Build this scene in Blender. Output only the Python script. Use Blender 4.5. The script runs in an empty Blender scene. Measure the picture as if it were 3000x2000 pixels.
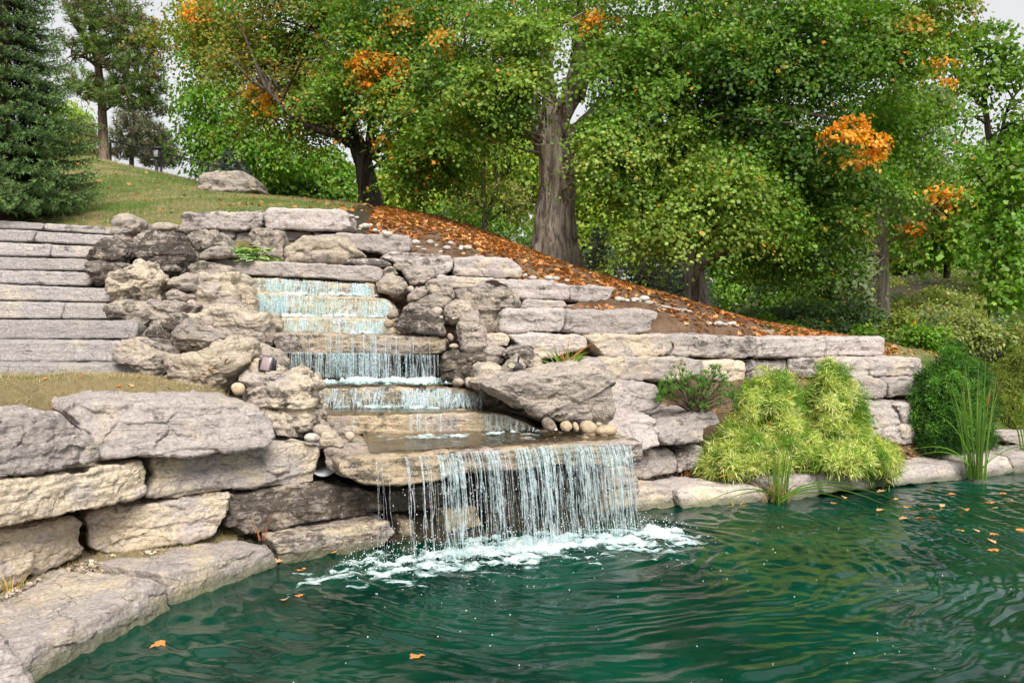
import bpy, math, random
import numpy as np
from mathutils import Vector, noise as mnoise

sc = bpy.context.scene
R_ = math.radians
# ---------------------------------------------------------------- camera
CAMH, FPX, CX, CY = 2.1, 2500.0, 1500.0, 955.0
cam_d = bpy.data.cameras.new("camera")
cam = bpy.data.objects.new("camera", cam_d)
sc.collection.objects.link(cam)
cam_d.sensor_width = 36.0
cam_d.lens = 36.0 * FPX / 3000.0
cam_d.shift_y = -45.0 / 3000.0
cam_d.clip_start = 0.05
cam_d.clip_end = 3000.0
cam.location = (0, 0, CAMH)
cam.rotation_euler = (R_(90), 0, 0)
sc.camera = cam
# ---------------------------------------------------------------- light
SUN_EL, SUN_AZ = 46.0, 163.0            # azimuth clockwise from +Y (the way the camera looks)
world = bpy.data.worlds.new("World")
sc.world = world
world.use_nodes = True
wn = world.node_tree
bg = wn.nodes["Background"]
sky = wn.nodes.new("ShaderNodeTexSky")
sky.sky_type = 'NISHITA'
sky.sun_disc = False
sky.sun_elevation = R_(SUN_EL)
sky.sun_rotation = R_(SUN_AZ)
sky.air_density = 1.0
sky.dust_density = 4.0
sky.ozone_density = 1.0
hs = wn.nodes.new("ShaderNodeHueSaturation")        # an overcast sky: the blue is washed out
hs.inputs["Saturation"].default_value = 0.10
wn.links.new(sky.outputs[0], hs.inputs["Color"])
mixw = wn.nodes.new("ShaderNodeMixRGB")             # cloud deck: even grey over the sky
mixw.inputs[0].default_value = 0.8
mixw.inputs[2].default_value = (4.1, 4.15, 4.3, 1)
wn.links.new(hs.outputs[0], mixw.inputs[1])
wn.links.new(mixw.outputs[0], bg.inputs["Color"])
bg.inputs["Strength"].default_value = 0.088
sun_d = bpy.data.lights.new("sun", 'SUN')
sun_d.energy = 2.45
sun_d.angle = R_(28)
sun_d.color = (1.0, 0.955, 0.88)
sun = bpy.data.objects.new("sun", sun_d)
sc.collection.objects.link(sun)
_sv = Vector((math.sin(R_(SUN_AZ)) * math.cos(R_(SUN_EL)), math.cos(R_(SUN_AZ)) * math.cos(R_(SUN_EL)), math.sin(R_(SUN_EL))))
sun.rotation_euler = _sv.to_track_quat('Z', 'Y').to_euler()
sun.location = (10, -10, 20)
sc.view_settings.view_transform = 'Standard'
sc.view_settings.look = 'None'
sc.view_settings.exposure = 1.24
sc.view_settings.gamma = 1.0
sc.view_settings.use_curve_mapping = False
sc.cycles.max_bounces = 8
sc.cycles.transparent_max_bounces = 16
sc.cycles.use_denoising = True
sc.cycles.use_adaptive_sampling = False
try:
    sc.cycles.denoiser = 'OPENIMAGEDENOISE'
    sc.cycles.denoising_prefilter = 'ACCURATE'
except Exception:
    pass

# ---------------------------------------------------------------- helpers
def at(px, py, Y):
    return ((px - CX) * Y / FPX, Y, CAMH - (py - CY) * Y / FPX)

def _h(ix, iy, iz, seed):
    h = (ix * 374761393 + iy * 668265263 + iz * 1274126177 + seed * 974634777) & 0xffffffff
    h = ((h ^ (h >> 13)) * 1274126177) & 0xffffffff
    h = ((h ^ (h >> 16)) * 2246822519) & 0xffffffff
    return (h ^ (h >> 15)) & 0xffffffff

def h01(ix, iy, iz, seed):
    return _h(ix, iy, iz, seed).astype(np.float64) / 4294967295.0

def vnoise(p, seed=0):
    f = np.floor(p)
    i = f.astype(np.int64)
    t = p - f
    t = t * t * t * (t * (t * 6 - 15) + 10)
    x, y, z = i[:, 0], i[:, 1], i[:, 2]
    a, b, c = t[:, 0], t[:, 1], t[:, 2]
    r = 0
    for dx in (0, 1):
        for dy in (0, 1):
            for dz in (0, 1):
                w = (a if dx else 1 - a) * (b if dy else 1 - b) * (c if dz else 1 - c)
                r = r + w * h01(x + dx, y + dy, z + dz, seed)
    return r * 2 - 1

_ROT = np.array([[0.0, 0.8, 0.6], [-0.8, 0.36, -0.48], [-0.6, -0.48, 0.64]])
def fbm(p, octv=4, seed=0, gain=0.5):
    r, a, n = 0, 1.0, 0
    for k in range(octv):
        r = r + a * vnoise(p, seed + k * 17)
        n += a
        a *= gain
        p = (p @ _ROT.T) * 2.03
    return r / n

def worley(p, seed=0):
    f = np.floor(p).astype(np.int64)
    d1 = np.full(len(p), 9e9)
    d2 = np.full(len(p), 9e9)
    fx = np.zeros_like(p)
    cid = np.zeros((len(p), 3), np.int64)
    for dx in (-1, 0, 1):
        for dy in (-1, 0, 1):
            for dz in (-1, 0, 1):
                c = f + np.array([dx, dy, dz])
                q = np.stack([h01(c[:, 0], c[:, 1], c[:, 2], seed + s) for s in (1, 2, 3)], 1) + c
                d = ((q - p) ** 2).sum(1)
                m = d < d1
                d2 = np.where(m, d1, np.minimum(d2, d))
                d1 = np.where(m, d, d1)
                fx[m] = q[m]
                cid[m] = c[m]
    return np.sqrt(d1), np.sqrt(d2), fx, cid

def new_mesh(name, co, polys=None, quads=None, tris=None, smooth=False, col=None, loops=None, starts=None):
    """polys given as flat loops+starts, or an (n,k) array"""
    me = bpy.data.meshes.new(name)
    co = np.asarray(co, np.float32)
    me.vertices.add(len(co))
    me.vertices.foreach_set("co", co.ravel())
    if polys is not None:
        polys = np.asarray(polys, np.int32)
        loops = polys.ravel()
        starts = np.arange(0, len(loops), polys.shape[1], dtype=np.int32)
    me.loops.add(len(loops))
    me.loops.foreach_set("vertex_index", np.asarray(loops, np.int32))
    me.polygons.add(len(starts))
    me.polygons.foreach_set("loop_start", np.asarray(starts, np.int32))
    if smooth:
        me.polygons.foreach_set("use_smooth", np.ones(len(starts), bool))
    if col is not None:
        a = me.color_attributes.new("Col", 'FLOAT_COLOR', 'POINT')
        c = np.ones((len(co), 4), np.float32)
        c[:, :3] = col
        a.data.foreach_set("color", c.ravel())
    me.update(calc_edges=True)
    return me

def link(name, me, mat=None, parent=None, loc=(0, 0, 0)):
    o = bpy.data.objects.new(name, me)
    sc.collection.objects.link(o)
    o.location = loc
    if mat is not None and me is not None:
        for m in (mat if isinstance(mat, (list, tuple)) else [mat]):
            me.materials.append(m)
    if parent is not None:
        o.parent = parent
    return o

def tag(o, label=None, cat=None, group=None, kind=None):
    if label: o["label"] = label
    if cat: o["category"] = cat
    if group: o["group"] = group
    if kind: o["kind"] = kind
    return o

def rebase(co, base):
    return np.asarray(co) - np.asarray(base)

class Geo:
    """collects verts and mixed polygons (and a colour) and links them as ONE mesh"""
    def __init__(s):
        s.v, s.l, s.st, s.c, s.n, s.nl = [], [], [], [], 0, 0
    def add(s, co, polys, col=None):
        co = np.asarray(co, np.float64).reshape(-1, 3)
        polys = np.asarray(polys, np.int64)
        k = polys.shape[1]
        s.v.append(co)
        s.l.append((polys + s.n).ravel())
        s.st.append(np.arange(len(polys)) * k + s.nl)
        s.c.append(np.broadcast_to(np.asarray(col if col is not None else (1, 1, 1), np.float64), (len(co), 3)))
        s.n += len(co)
        s.nl += polys.size
    def mesh(s, name, base=(0, 0, 0), smooth=False):
        co = np.concatenate(s.v) - np.asarray(base)
        return new_mesh(name, co, loops=np.concatenate(s.l), starts=np.concatenate(s.st), smooth=smooth, col=np.concatenate(s.c))
    def link(s, name, mat, parent=None, base=(0, 0, 0), loc=None, smooth=False):
        me = s.mesh(name, base, smooth)
        return link(name, me, mat, parent, loc if loc is not None else ((0, 0, 0) if parent is not None else base))
    # shapes
    def tube(s, pts, rad, sides=8, col=None, wob=0.0, seed=0, cap=True):
        pts = np.asarray(pts, float)
        rad = np.broadcast_to(np.asarray(rad, float), (len(pts),))
        t = np.gradient(pts, axis=0)
        t /= np.linalg.norm(t, axis=1)[:, None] + 1e-9
        ref = np.array([0, 0, 1.0]) if abs(t[0][2]) < 0.9 else np.array([1.0, 0, 0])
        A = np.cross(t, ref)
        A /= np.linalg.norm(A, axis=1)[:, None] + 1e-9
        B = np.cross(t, A)
        th = np.arange(sides) * 2 * math.pi / sides
        ring = (np.cos(th)[None, :, None] * A[:, None, :] + np.sin(th)[None, :, None] * B[:, None, :])
        r = rad[:, None] * np.ones(sides)[None, :]
        co = pts[:, None, :] + ring * r[:, :, None]
        if wob:
            q = co.reshape(-1, 3)
            d = fbm(q * np.array([7, 7, 1.6]) / max(0.2, rad.max() * 3), 4, seed).reshape(r.shape)
            co = co + ring * (d * r * wob)[:, :, None]
        n = len(pts)
        i = np.arange(n - 1)[:, None] * sides
        j = np.arange(sides)[None, :]
        j2 = (j + 1) % sides
        q = np.stack([i + j, i + j2, i + sides + j2, i + sides + j], -1).reshape(-1, 4)
        s.add(co.reshape(-1, 3), q[:, ::-1], col)
        if cap:
            s.add(co[-1], [list(range(sides))], col)
            s.add(co[0], [list(range(sides))[::-1]], col)
    def box(s, c, size, rot=None, bev=0.0, col=None):
        sx, sy, sz = [x / 2 for x in size]
        if bev:
            b = min(bev, sx * .9, sy * .9, sz * .9)
            v = []
            for X in (-1, 1):
                for Y in (-1, 1):
                    for Z in (-1, 1):
                        v += [(X * (sx - b), Y * (sy - b), Z * sz), (X * (sx - b), Y * sy, Z * (sz - b)), (X * sx, Y * (sy - b), Z * (sz - b))]
            v = np.array(v)
            import bmesh
            bm = bmesh.new()
            for p in v: bm.verts.new(p)
            r = bmesh.ops.convex_hull(bm, input=bm.verts)
            bm.verts.index_update()
            bm.normal_update()
            vv = np.array([x.co[:] for x in bm.verts])
            ff = np.array([[x.index for x in f.verts] for f in bm.faces if len(f.verts) == 3])
            f4 = np.array([[x.index for x in f.verts] for f in bm.faces if len(f.verts) == 4])
            bm.free()
        else:
            vv = np.array([(x * sx, y * sy, z * sz) for x in (-1, 1) for y in (-1, 1) for z in (-1, 1)])
            ff = np.zeros((0, 3), int)
            f4 = np.array([(0, 1, 3, 2), (4, 6, 7, 5), (0, 4, 5, 1), (2, 3, 7, 6), (0, 2, 6, 4), (1, 5, 7, 3)])
        if rot is not None:
            vv = vv @ np.asarray(rot).T
        vv = vv + np.asarray(c)
        if len(ff): s.add(vv, ff, col)
        if len(f4): s.add(vv, f4, col)

def rotm(rx=0, ry=0, rz=0):
    from mathutils import Euler
    return np.array(Euler((R_(rx), R_(ry), R_(rz))).to_matrix())

# ---------------------------------------------------------------- node helper
class NT:
    def __init__(s, name):
        s.m = bpy.data.materials.new(name)
        s.m.use_nodes = True
        s.t = s.m.node_tree
        s.t.nodes.clear()
        s.out = s.t.nodes.new("ShaderNodeOutputMaterial")
    def n(s, typ, ins=None, **kw):
        nd = s.t.nodes.new("ShaderNode" + typ)
        for k, v in kw.items():
            setattr(nd, k, v)
        for k, v in (ins or {}).items():
            s.put(nd, k, v)
        return nd
    def put(s, nd, k, v):
        sock = nd.inputs[k]
        if isinstance(v, bpy.types.NodeSocket):
            s.t.links.new(v, sock)
        elif isinstance(v, bpy.types.Node):
            s.t.links.new(v.outputs[0], sock)
        else:
            sock.default_value = v if not (isinstance(v, tuple) and len(v) == 3 and sock.type == 'RGBA') else (*v, 1)
    def noise(s, vec, scale, detail=4, rough=0.55, dist=0.0):
        return s.n("TexNoise", {"Vector": vec, "Scale": scale, "Detail": detail, "Roughness": rough, "Distortion": dist}).outputs[0]
    def ramp(s, fac, stops, interp='LINEAR'):
        nd = s.n("ValToRGB", {0: fac})
        cr = nd.color_ramp
        cr.interpolation = interp
        while len(cr.elements) < len(stops): cr.elements.new(0.5)
        for e, (p, c) in zip(cr.elements, stops):
            e.position = p
            e.color = (*c, 1) if isinstance(c, tuple) else (c, c, c, 1)
        return nd.outputs[0]
    def mix(s, fac, a, b, mode='MIX'):
        return s.n("MixRGB", {0: fac, 1: a, 2: b}, blend_type=mode).outputs[0]
    def math(s, op, a, b=0.0, c=None, clamp=False):
        d = {0: a, 1: b}
        if c is not None: d[2] = c
        return s.n("Math", d, operation=op, use_clamp=clamp).outputs[0]
    def mr(s, v, a, b, c=0.0, d=1.0, smooth=True):
        return s.n("MapRange", {"Value": v, "From Min": a, "From Max": b, "To Min": c, "To Max": d}, interpolation_type='SMOOTHSTEP' if smooth else 'LINEAR').outputs[0]
    def done(s, sh):
        s.t.links.new(sh if isinstance(sh, bpy.types.NodeSocket) else sh.outputs[0], s.out.inputs[0])
        return s.m

def simple_mat(name, col, rough=0.6, metal=0.0, noise_amt=0.15, scale=30):
    t = NT(name)
    tc = t.n("TexCoord").outputs["Object"]
    nz = t.noise(tc, scale, 5, 0.6)
    c = t.mix(t.mr(nz, .3, .7), tuple(x * (1 - noise_amt) for x in col), tuple(min(1, x * (1 + noise_amt)) for x in col))
    b = t.n("Bump", {"Height": nz, "Strength": 0.15, "Distance": 0.01})
    p = t.n("BsdfPrincipled", {"Base Color": c, "Roughness": rough, "Metallic": metal, "Normal": b})
    return t.done(p)

def rock_mat(name, grey, tan, dark, bump=0.6, spec=0.25):
    """bedded limestone. object colour: R how tan, G how stained, B how wet"""
    t = NT(name)
    oi = t.n("ObjectInfo")
    tc = t.n("TexCoord").outputs["Object"]
    off = t.n("VectorMath", {0: oi.outputs["Random"], 1: (37.0, 91.0, 53.0)}, operation='MULTIPLY').outputs[0]
    v = t.n("VectorMath", {0: tc, 1: off}, operation='ADD').outputs[0]
    oc = t.n("SeparateColor", {0: oi.outputs["Color"]})
    tn, dk, wet = oc.outputs[0], oc.outputs[1], oc.outputs[2]
    bed = t.n("Mapping", {"Vector": v, "Scale": (1.0, 1.0, 7.0)}).outputs[0]
    big = t.noise(v, 1.6, 5, 0.62, 0.4)
    med = t.noise(v, 5.5, 7, 0.68, 0.2)
    fine = t.noise(v, 38, 6, 0.7)
    strat = t.noise(bed, 3.0, 6, 0.66, 0.3)
    tf = t.math('ADD', t.math('MULTIPLY', t.math('SUBTRACT', big, 0.5), 3.4), t.math('ADD', tn, t.math('MULTIPLY', t.math('SUBTRACT', strat, .5), 1.2)), clamp=True)
    tf = t.mr(tf, .15, .85)
    c = t.mix(tf, grey, tan)
    # dark weathering, in blotches and along the beds
    sf = t.math('ADD', t.math('MULTIPLY', med, .62), t.math('MULTIPLY', strat, .38))
    lo = t.math('SUBTRACT', 0.70, t.math('MULTIPLY', dk, 0.37))
    stain = t.math('MULTIPLY', t.mr(t.math('SUBTRACT', sf, lo), -0.045, 0.06), .9)
    c = t.mix(stain, c, dark)
    # pale lichen and freshly broken patches
    li = t.math('MULTIPLY', t.mr(t.noise(v, 11, 9, .8, .6), .54, .64), .7)
    c = t.mix(li, c, tuple(min(.62, x * 1.35 + .05) for x in grey))
    # rusty mark now and then
    ru = t.math('MULTIPLY', t.mr(t.noise(v, 2.7, 6, .7, .5), .66, .76), t.math('MULTIPLY', tn, .7))
    c = t.mix(ru, c, (.30, .155, .075))
    # thin dark hairline cracks
    vo = t.n("TexVoronoi", {"Vector": t.mix(.16, bed, t.n("TexNoise", {"Vector": v, "Scale": 4.0, "Detail": 4}).outputs[1], 'ADD'), "Scale": 2.4}, feature='DISTANCE_TO_EDGE').outputs[0]
    crack = t.math('MULTIPLY', t.mr(vo, 0.0, 0.022, 1, 0), t.mr(med, .42, .56))
    c = t.mix(t.math('MULTIPLY', crack, .35), c, tuple(x * .5 for x in dark))
    bl = t.noise(t.n("Mapping", {"Vector": v, "Scale": (.7, .7, 22.0)}).outputs[0], 2.0, 4, .6, .25)
    c = t.mix(t.math('MULTIPLY', t.mr(bl, .60, .70), .42), c, tuple(x * .8 for x in dark))
    tone = t.mr(t.math('FRACT', t.math('MULTIPLY', oi.outputs["Random"], 17.31)), 0, 1, .82, 1.14, False)
    c = t.mix(1.0, c, t.n("CombineColor", {0: tone, 1: tone, 2: tone}).outputs[0], 'MULTIPLY')
    # grain
    c = t.mix(1.0, c, t.ramp(fine, [(.25, .5), (.5, 1.0), (.75, 1.35)]), 'MULTIPLY')
    # water line: algae and dark wet band where the stone meets the pond
    pz = t.n("SeparateXYZ", {0: t.n("NewGeometry").outputs["Position"]}).outputs[2]
    pz2 = t.math('ADD', pz, t.math('MULTIPLY', t.math('SUBTRACT', med, .5), .16))
    wl = t.math('MULTIPLY', t.mr(pz2, .02, .14, 1, 0), .8)
    c = t.mix(wl, c, (.075, .085, .04))
    wetc = t.mix(1.0, c, t.mix(t.mr(med, .4, .6), (.46, .38, .27), (.82, .75, .62)), 'MULTIPLY')
    wf = t.math('MULTIPLY', wet, t.mr(big, .30, .5, .55, 1.0))
    c = t.mix(wf, c, wetc)
    rgh = t.math('SUBTRACT', .88, t.math('MULTIPLY', t.math('MAXIMUM', wf, wl), .62))
    hgt = t.math('ADD', t.math('MULTIPLY', fine, .55), t.math('ADD', t.math('MULTIPLY', strat, .5), t.math('MULTIPLY', med, .9)))
    hgt = t.math('SUBTRACT', hgt, t.math('MULTIPLY', crack, .5))
    b = t.n("Bump", {"Height": hgt, "Strength": bump, "Distance": 0.055})
    p = t.n("BsdfPrincipled", {"Base Color": c, "Roughness": rgh, "Normal": b, "Specular IOR Level": spec})
    return t.done(p)

M_LIME = rock_mat("limestone", (.40, .35, .328), (.54, .45, .335), (.08, .066, .057), .6)
M_STEP = rock_mat("step_limestone", (.325, .295, .285), (.45, .39, .31), (.085, .07, .06), .6)
M_BOULD = rock_mat("weathered_limestone", (.35, .30, .265), (.48, .405, .31), (.055, .045, .037), .8)
M_COB = rock_mat("river_stone", (.36, .30, .25), (.46, .36, .24), (.14, .11, .085), .25)
# ---------------------------------------------------------------- terrain
GP = []          # control points of the ground sheet
def gp(*a):
    for x in a: GP.append(x)
def ga(*a):
    for (px, py, Y) in a: GP.append(at(px, py, Y))
# lawn hill
ga((-500, 640, 13.4), (0, 646, 13.4), (340, 655, 13.4), (500, 640, 13.6), (800, 626, 13.9), (1000, 622, 14.0))
ga((-700, 480, 24), (100, 452, 25), (240, 462, 25), (340, 478, 25), (450, 500, 24), (620, 540, 22.5), (780, 574, 21), (900, 592, 20.5), (1000, 604, 19.8), (1085, 612, 19.8))
ga((0, 590, 16), (400, 560, 18), (680, 566, 19.5), (300, 600, 15.5), (900, 615, 16))
gp((-14, 31, 5.6), (-9, 30, 5.2), (-4, 30, 4.0), (-20, 40, 4.5), (-5, 40, 2.6), (-30, 60, 3.0))
# mulch bank
ga((1200, 622, 18.5), (1300, 640, 18), (1400, 672, 17.5), (1500, 712, 17.2), (1620, 762, 17), (1690, 790, 16.6), (1800, 830, 16.4), (1900, 868, 16.6), (2000, 906, 16.9), (2100, 932, 17.3), (2250, 968, 17.6), (2380, 992, 17.8))
ga((1050, 640, 14.1), (1120, 668, 13.9), (1230, 690, 14.2), (1330, 738, 13.4), (1500, 770, 13.6), (1640, 815, 13.5), (1790, 842, 13.7), (1900, 895, 12.5), (2060, 900, 14.4), (2260, 962, 14.9))
gp((-3, 24, 3.4), (0, 24, 2.9), (3, 24, 1.9), (6, 24, 1.5), (-2, 32, 2.4), (3, 32, 1.4))
# right: lawn strip and meadow
ga((2200, 984, 13.0), (2400, 992, 14.5), (2620, 1032, 14.2), (2760, 1040, 14.5), (3100, 1045, 15))
gp((9, 19, 1.5), (14, 19, 1.4), (8, 26, 1.6), (16, 26, 1.9), (24, 26, 2.0), (14, 38, 3.8), (24, 40, 4.6), (20, 48, 5.3), (32, 48, 5.6), (10, 46, 2.2), (40, 70, 6), (12, 80, 3.2), (60, 120, 6), (0, 120, 3), (-60, 120, 4), (-120, 300, 5), (150, 300, 6), (0, 400, 4), (-70, 40, 5), (80, 30, 3), (-60, 10, 3), (80, 5, 0.5))
# front right foot of the walls
gp((1.5, 10.3, .16), (2.8, 10.9, .18), (4.2, 11.4, .2), (5.2, 11.9, .3), (6.3, 12.9, .34), (8.2, 14.0, .36), (10, 14.6, .4), (14, 15.5, .5), (8.5, 15.6, .8), (6.2, 13.0, .5))
gp((1.6, 11.0, .6), (3.2, 11.7, .6), (4.6, 12.4, .7), (5.7, 13.0, .8), (2.2, 11.9, 1.2), (4.0, 12.6, 1.1), (5.6, 13.6, 1.2), (7.2, 14.4, 1.5))
# cascade core
gp((0.6, 8.7, .2), (-.6, 8.5, .2), (0.2, 9.7, .55), (-.8, 9.4, .5), (0.8, 10.2, .8), (-.6, 10.6, 1.0), (.1, 11.4, 1.45), (-1.2, 11.6, 1.75), (-1, 12.3, 2.3), (.6, 12.2, 2.4), (-2, 12.8, 2.7), (0, 12.9, 2.7), (1.0, 12.6, 2.6), (-2.4, 11.4, 2.1), (-2.8, 12.2, 2.6), (-1.9, 10.3, 1.5), (-2.6, 10.6, 1.8), (1.2, 11.0, 1.5), (-3.2, 12.4, 2.9))
# under the steps
for X in (-3.2, -5, -8):
    gp((X, 9.2, 1.45), (X, 10.4, 2.0), (X, 11.6, 2.6), (X, 12.9, 3.3))
# terrace lawn at the left and ground behind the pond wall
gp((-2.6, 8.6, 1.5), (-3.3, 8.6, 1.52), (-5, 8.6, 1.53), (-8, 8.6, 1.55), (-3.35, 7.6, 1.49), (-4.2, 7.0, 1.5), (-4.6, 6.2, 1.5), (-6, 6.0, 1.5), (-9, 5, 1.5), (-2.75, 8.9, 1.3), (-1.9, 8.7, .5), (-1.5, 9.0, .4), (-2.2, 9.6, .8), (-6, 3, 1.5), (-12, 3, 1.6))
gp((-3.5, 5.9, .15), (-3.35, 6.6, .15), (-2.5, 7.35, .15), (-1.6, 7.85, .12), (-.6, 8.3, .0), (.6, 8.75, .0), (-3.9, 4.6, .15), (-4.6, 3.4, .15))
# pond bed
for (X, Y) in ((-2.9, 4.6), (-2.45, 6.0), (-2.0, 7.1), (-1.0, 7.8), (.4, 8.2), (1.7, 9.3), (3.2, 9.9), (5.2, 10.8), (7.6, 11.9), (10, 13), (15, 14)):
    gp((X, Y, -.55))
for (X, Y) in ((-3.2, 3.5), (-3.3, 1), (-3, -4), (0, 6), (0, 2), (0, -5), (3, 8), (3, 3), (8, 9), (8, 3), (14, 11), (14, 3), (20, 12), (8, -6), (20, -6), (30, 6)):
    gp((X, Y, -1.3))
gp((-5, -6, .6), (-20, -20, 1), (0, -14, .6), (40, -20, 1), (45, 15, .8))
GP = np.array(GP)
_D = np.linalg.norm(GP[:, None, :2] - GP[None, :, :2], axis=2)
_n = len(GP)
_A = np.zeros((_n + 3, _n + 3))
_A[:_n, :_n] = _D + np.eye(_n) * 1e-3 * -1
_A[:_n, _n] = 1; _A[:_n, _n + 1:] = GP[:, :2]
_A[_n, :_n] = 1; _A[_n + 1:, :_n] = GP[:, :2].T
_W = np.linalg.solve(_A, np.concatenate([GP[:, 2], np.zeros(3)]))
def height(x, y):
    x = np.atleast_1d(np.asarray(x, float)); y = np.atleast_1d(np.asarray(y, float))
    out = np.empty(len(x))
    for i in range(0, len(x), 20000):
        q = np.stack([x[i:i + 20000], y[i:i + 20000]], 1)
        d = np.linalg.norm(q[:, None] - GP[None, :, :2], axis=2)
        out[i:i + 20000] = d @ _W[:_n] + _W[_n] + q @ _W[_n + 1:]
    return out

def lawn_mask(x, y):
    """1 on mown grass"""
    edge = -2.55 - 0.10 * (y - 13)
    a = np.clip((edge - x) * 2.5, 0, 1) * (y > 12.2)
    b = (x < -2.45) * (y > 4.5) * (y <= 9.0)
    c = np.clip((x - 4.2) * 2, 0, 1) * np.clip((y - 12.2) * 2, 0, 1) * np.clip((19.5 - y) / 2, 0, 1) * (x - 4.2 > (y - 15) * .6)
    return np.clip(a + b + c, 0, 1)
def mulch_mask(x, y):
    a = np.clip((x + 2.45 + .1 * (y - 13)) * 2.5, 0, 1) * (y > 11.5) * np.clip((21 - y) / 2, 0, 1) * np.clip((7.5 - x) / 2, 0, 1)
    return a

def axis(dense_a, dense_b, step, far_a, far_b):
    a = list(np.arange(dense_a, dense_b + 1e-6, step))
    s, v, lo = step, dense_a, []
    while v > far_a:
        s *= 1.22; v -= s; lo.append(v)
    s, v, hi = step, dense_b, []
    while v < far_b:
        s *= 1.22; v += s; hi.append(v)
    return np.array(lo[::-1] + a + hi)
# ---------------------------------------------------------------- stones
ZN = {'0': (0, 0, 1), 'A': (0, 500, 1000 / 2240), 'B': (700, 700, 1000 / 2240), 'C': (1000, 500, 1000 / 2240), 'D': (1900, 850, 1100 / 2300),
      'E': (0, 1100, 1000 / 1742), 'F': (900, 1200, 1000 / 2240), 'H': (0, 0, 1000 / 2240), 'G': (1900, 300, 1100 / 2156)}
def zp(z, pts):
    ox, oy, s = ZN[z]
    return np.array([(ox + x * s, oy + y * s) for x, y in pts])

def stone_mesh(name, P, Yl, Yr, T, e, front, seed, rough=1.0, tilt=0.0, res=1.5, facet=1.0, foot=True):
    P = np.asarray(P, float)
    il, ir = P[:, 0].argmin(), P[:, 0].argmax()
    a = np.array(at(P[il, 0], P[il, 1], Yl)); b = np.array(at(P[ir, 0], P[ir, 1], Yr))
    u = (b - a) * np.array([1, 1, 0]); u /= np.linalg.norm(u)
    n = np.array([-u[1], u[0], 0.0])
    d = np.stack([(P[:, 0] - CX) / FPX, np.ones(len(P)), -(P[:, 1] - CY) / FPX], 1)
    tt = (a @ n) / (d @ n)
    W = d * tt[:, None] + np.array([0, 0, CAMH])
    O = np.array([a[0], a[1], 0])
    S = np.stack([(W - O) @ u, W[:, 2]], 1)
    ar = 0.5 * np.sum(S[:, 0] * np.roll(S[:, 1], -1) - np.roll(S[:, 0], -1) * S[:, 1])
    if ar < 0: S = S[::-1]
    # even perimeter
    Q = np.vstack([S, S[:1]])
    L = np.concatenate([[0], np.cumsum(np.linalg.norm(np.diff(Q, axis=0), axis=1))])
    r = max(0.007, (Yl + Yr) / 2 / 853 * res)
    N = int(np.clip(L[-1] / r, 28, 300))
    l = np.arange(N) * L[-1] / N
    Pm = np.stack([np.interp(l, L, Q[:, 0]), np.interp(l, L, Q[:, 1])], 1)
    w, h = np.ptp(S[:, 0]), np.ptp(S[:, 1])
    rad = min(.016 if e < .4 else .07, .12 * min(w, h))
    k = max(1, int(rad / (L[-1] / N) * 1.0))
    for _ in range(2):
        Pm = sum(np.roll(Pm, j, 0) for j in range(-k, k + 1)) / (2 * k + 1)
    c = Pm.mean(0)
    mn, mx = Pm.min(0), Pm.max(0)
    if w > h:
        lo, hi = mn[0] + h * .55, mx[0] - h * .55
        if lo > hi: lo = hi = c[0]
        # follow the middle line of the outline
        tx = np.clip(Pm[:, 0], lo, hi)
        xs = np.linspace(lo, hi + 1e-6, 9)
        mid = []
        for X in xs:
            m = np.abs(Pm[:, 0] - X) < max(.06 * w, 1.5 * L[-1] / N)
            mid.append((Pm[m, 1].min() + Pm[m, 1].max()) / 2 if m.any() else c[1])
        Tg = np.stack([tx, np.interp(tx, xs, mid)], 1)
    else:
        lo, hi = mn[1] + w * .55, mx[1] - w * .55
        if lo > hi: lo = hi = c[1]
        ty = np.clip(Pm[:, 1], lo, hi)
        ys = np.linspace(lo, hi + 1e-6, 9)
        mid = []
        for X in ys:
            m = np.abs(Pm[:, 1] - X) < max(.06 * h, 1.5 * L[-1] / N)
            mid.append((Pm[m, 0].min() + Pm[m, 0].max()) / 2 if m.any() else c[0])
        Tg = np.stack([np.interp(ty, ys, mid), ty], 1)
    # profile: superellipse from the middle of the front to the middle of the back
    ph = np.linspace(0, math.pi, 4001)
    rho = np.sin(ph).clip(0) ** e
    wz = -np.sign(np.cos(ph)) * np.abs(np.cos(ph)) ** e
    R = min(w, h) / 2
    seg = np.hypot(np.diff(rho) * R, np.diff(wz) * T / 2) * np.where(wz[1:] > .5, .25, np.where(wz[1:] > 0, .7, 1))
    al = np.concatenate([[0], np.cumsum(seg)])
    Mn = int(np.clip(al[-1] / r, 12, 110))
    al_s = np.linspace(0, al[-1], Mn)
    rs_, ws_ = np.interp(al_s, al, rho), np.interp(al_s, al, wz)
    rs_[0] = rs_[-1] = 0.004
    uv = Tg[None] + rs_[:, None, None] * (Pm - Tg)[None]
    dep = np.broadcast_to(((ws_ + 1) / 2 - front)[:, None] * T, uv.shape[:2]) + tilt * (uv[..., 1] - c[1])
    co = O + uv[..., :1] * u + uv[..., 1:2] * np.array([0, 0, 1.0]) + dep[..., None] * n
    co = co.reshape(-1, 3)
    # outward direction
    pr = 2 / e - 1
    rd = (Pm - Tg); rd = rd / (np.linalg.norm(rd, axis=1)[:, None] + 1e-9)
    g2 = (np.abs(rs_) ** pr / R)[:, None, None] * rd[None]
    gw = np.broadcast_to((np.sign(ws_) * np.abs(ws_) ** pr / (T / 2))[:, None], g2.shape[:2])
    nm = g2[..., :1] * u + g2[..., 1:2] * np.array([0, 0, 1.0]) + gw[..., None] * n
    nm = nm.reshape(-1, 3)
    nm /= np.linalg.norm(nm, axis=1)[:, None] + 1e-9
    sd = seed * 13
    off = np.array([seed * 7.3, seed * 3.1, seed * 5.7])
    p = co + off
    sz = min(w, h, T)
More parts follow.
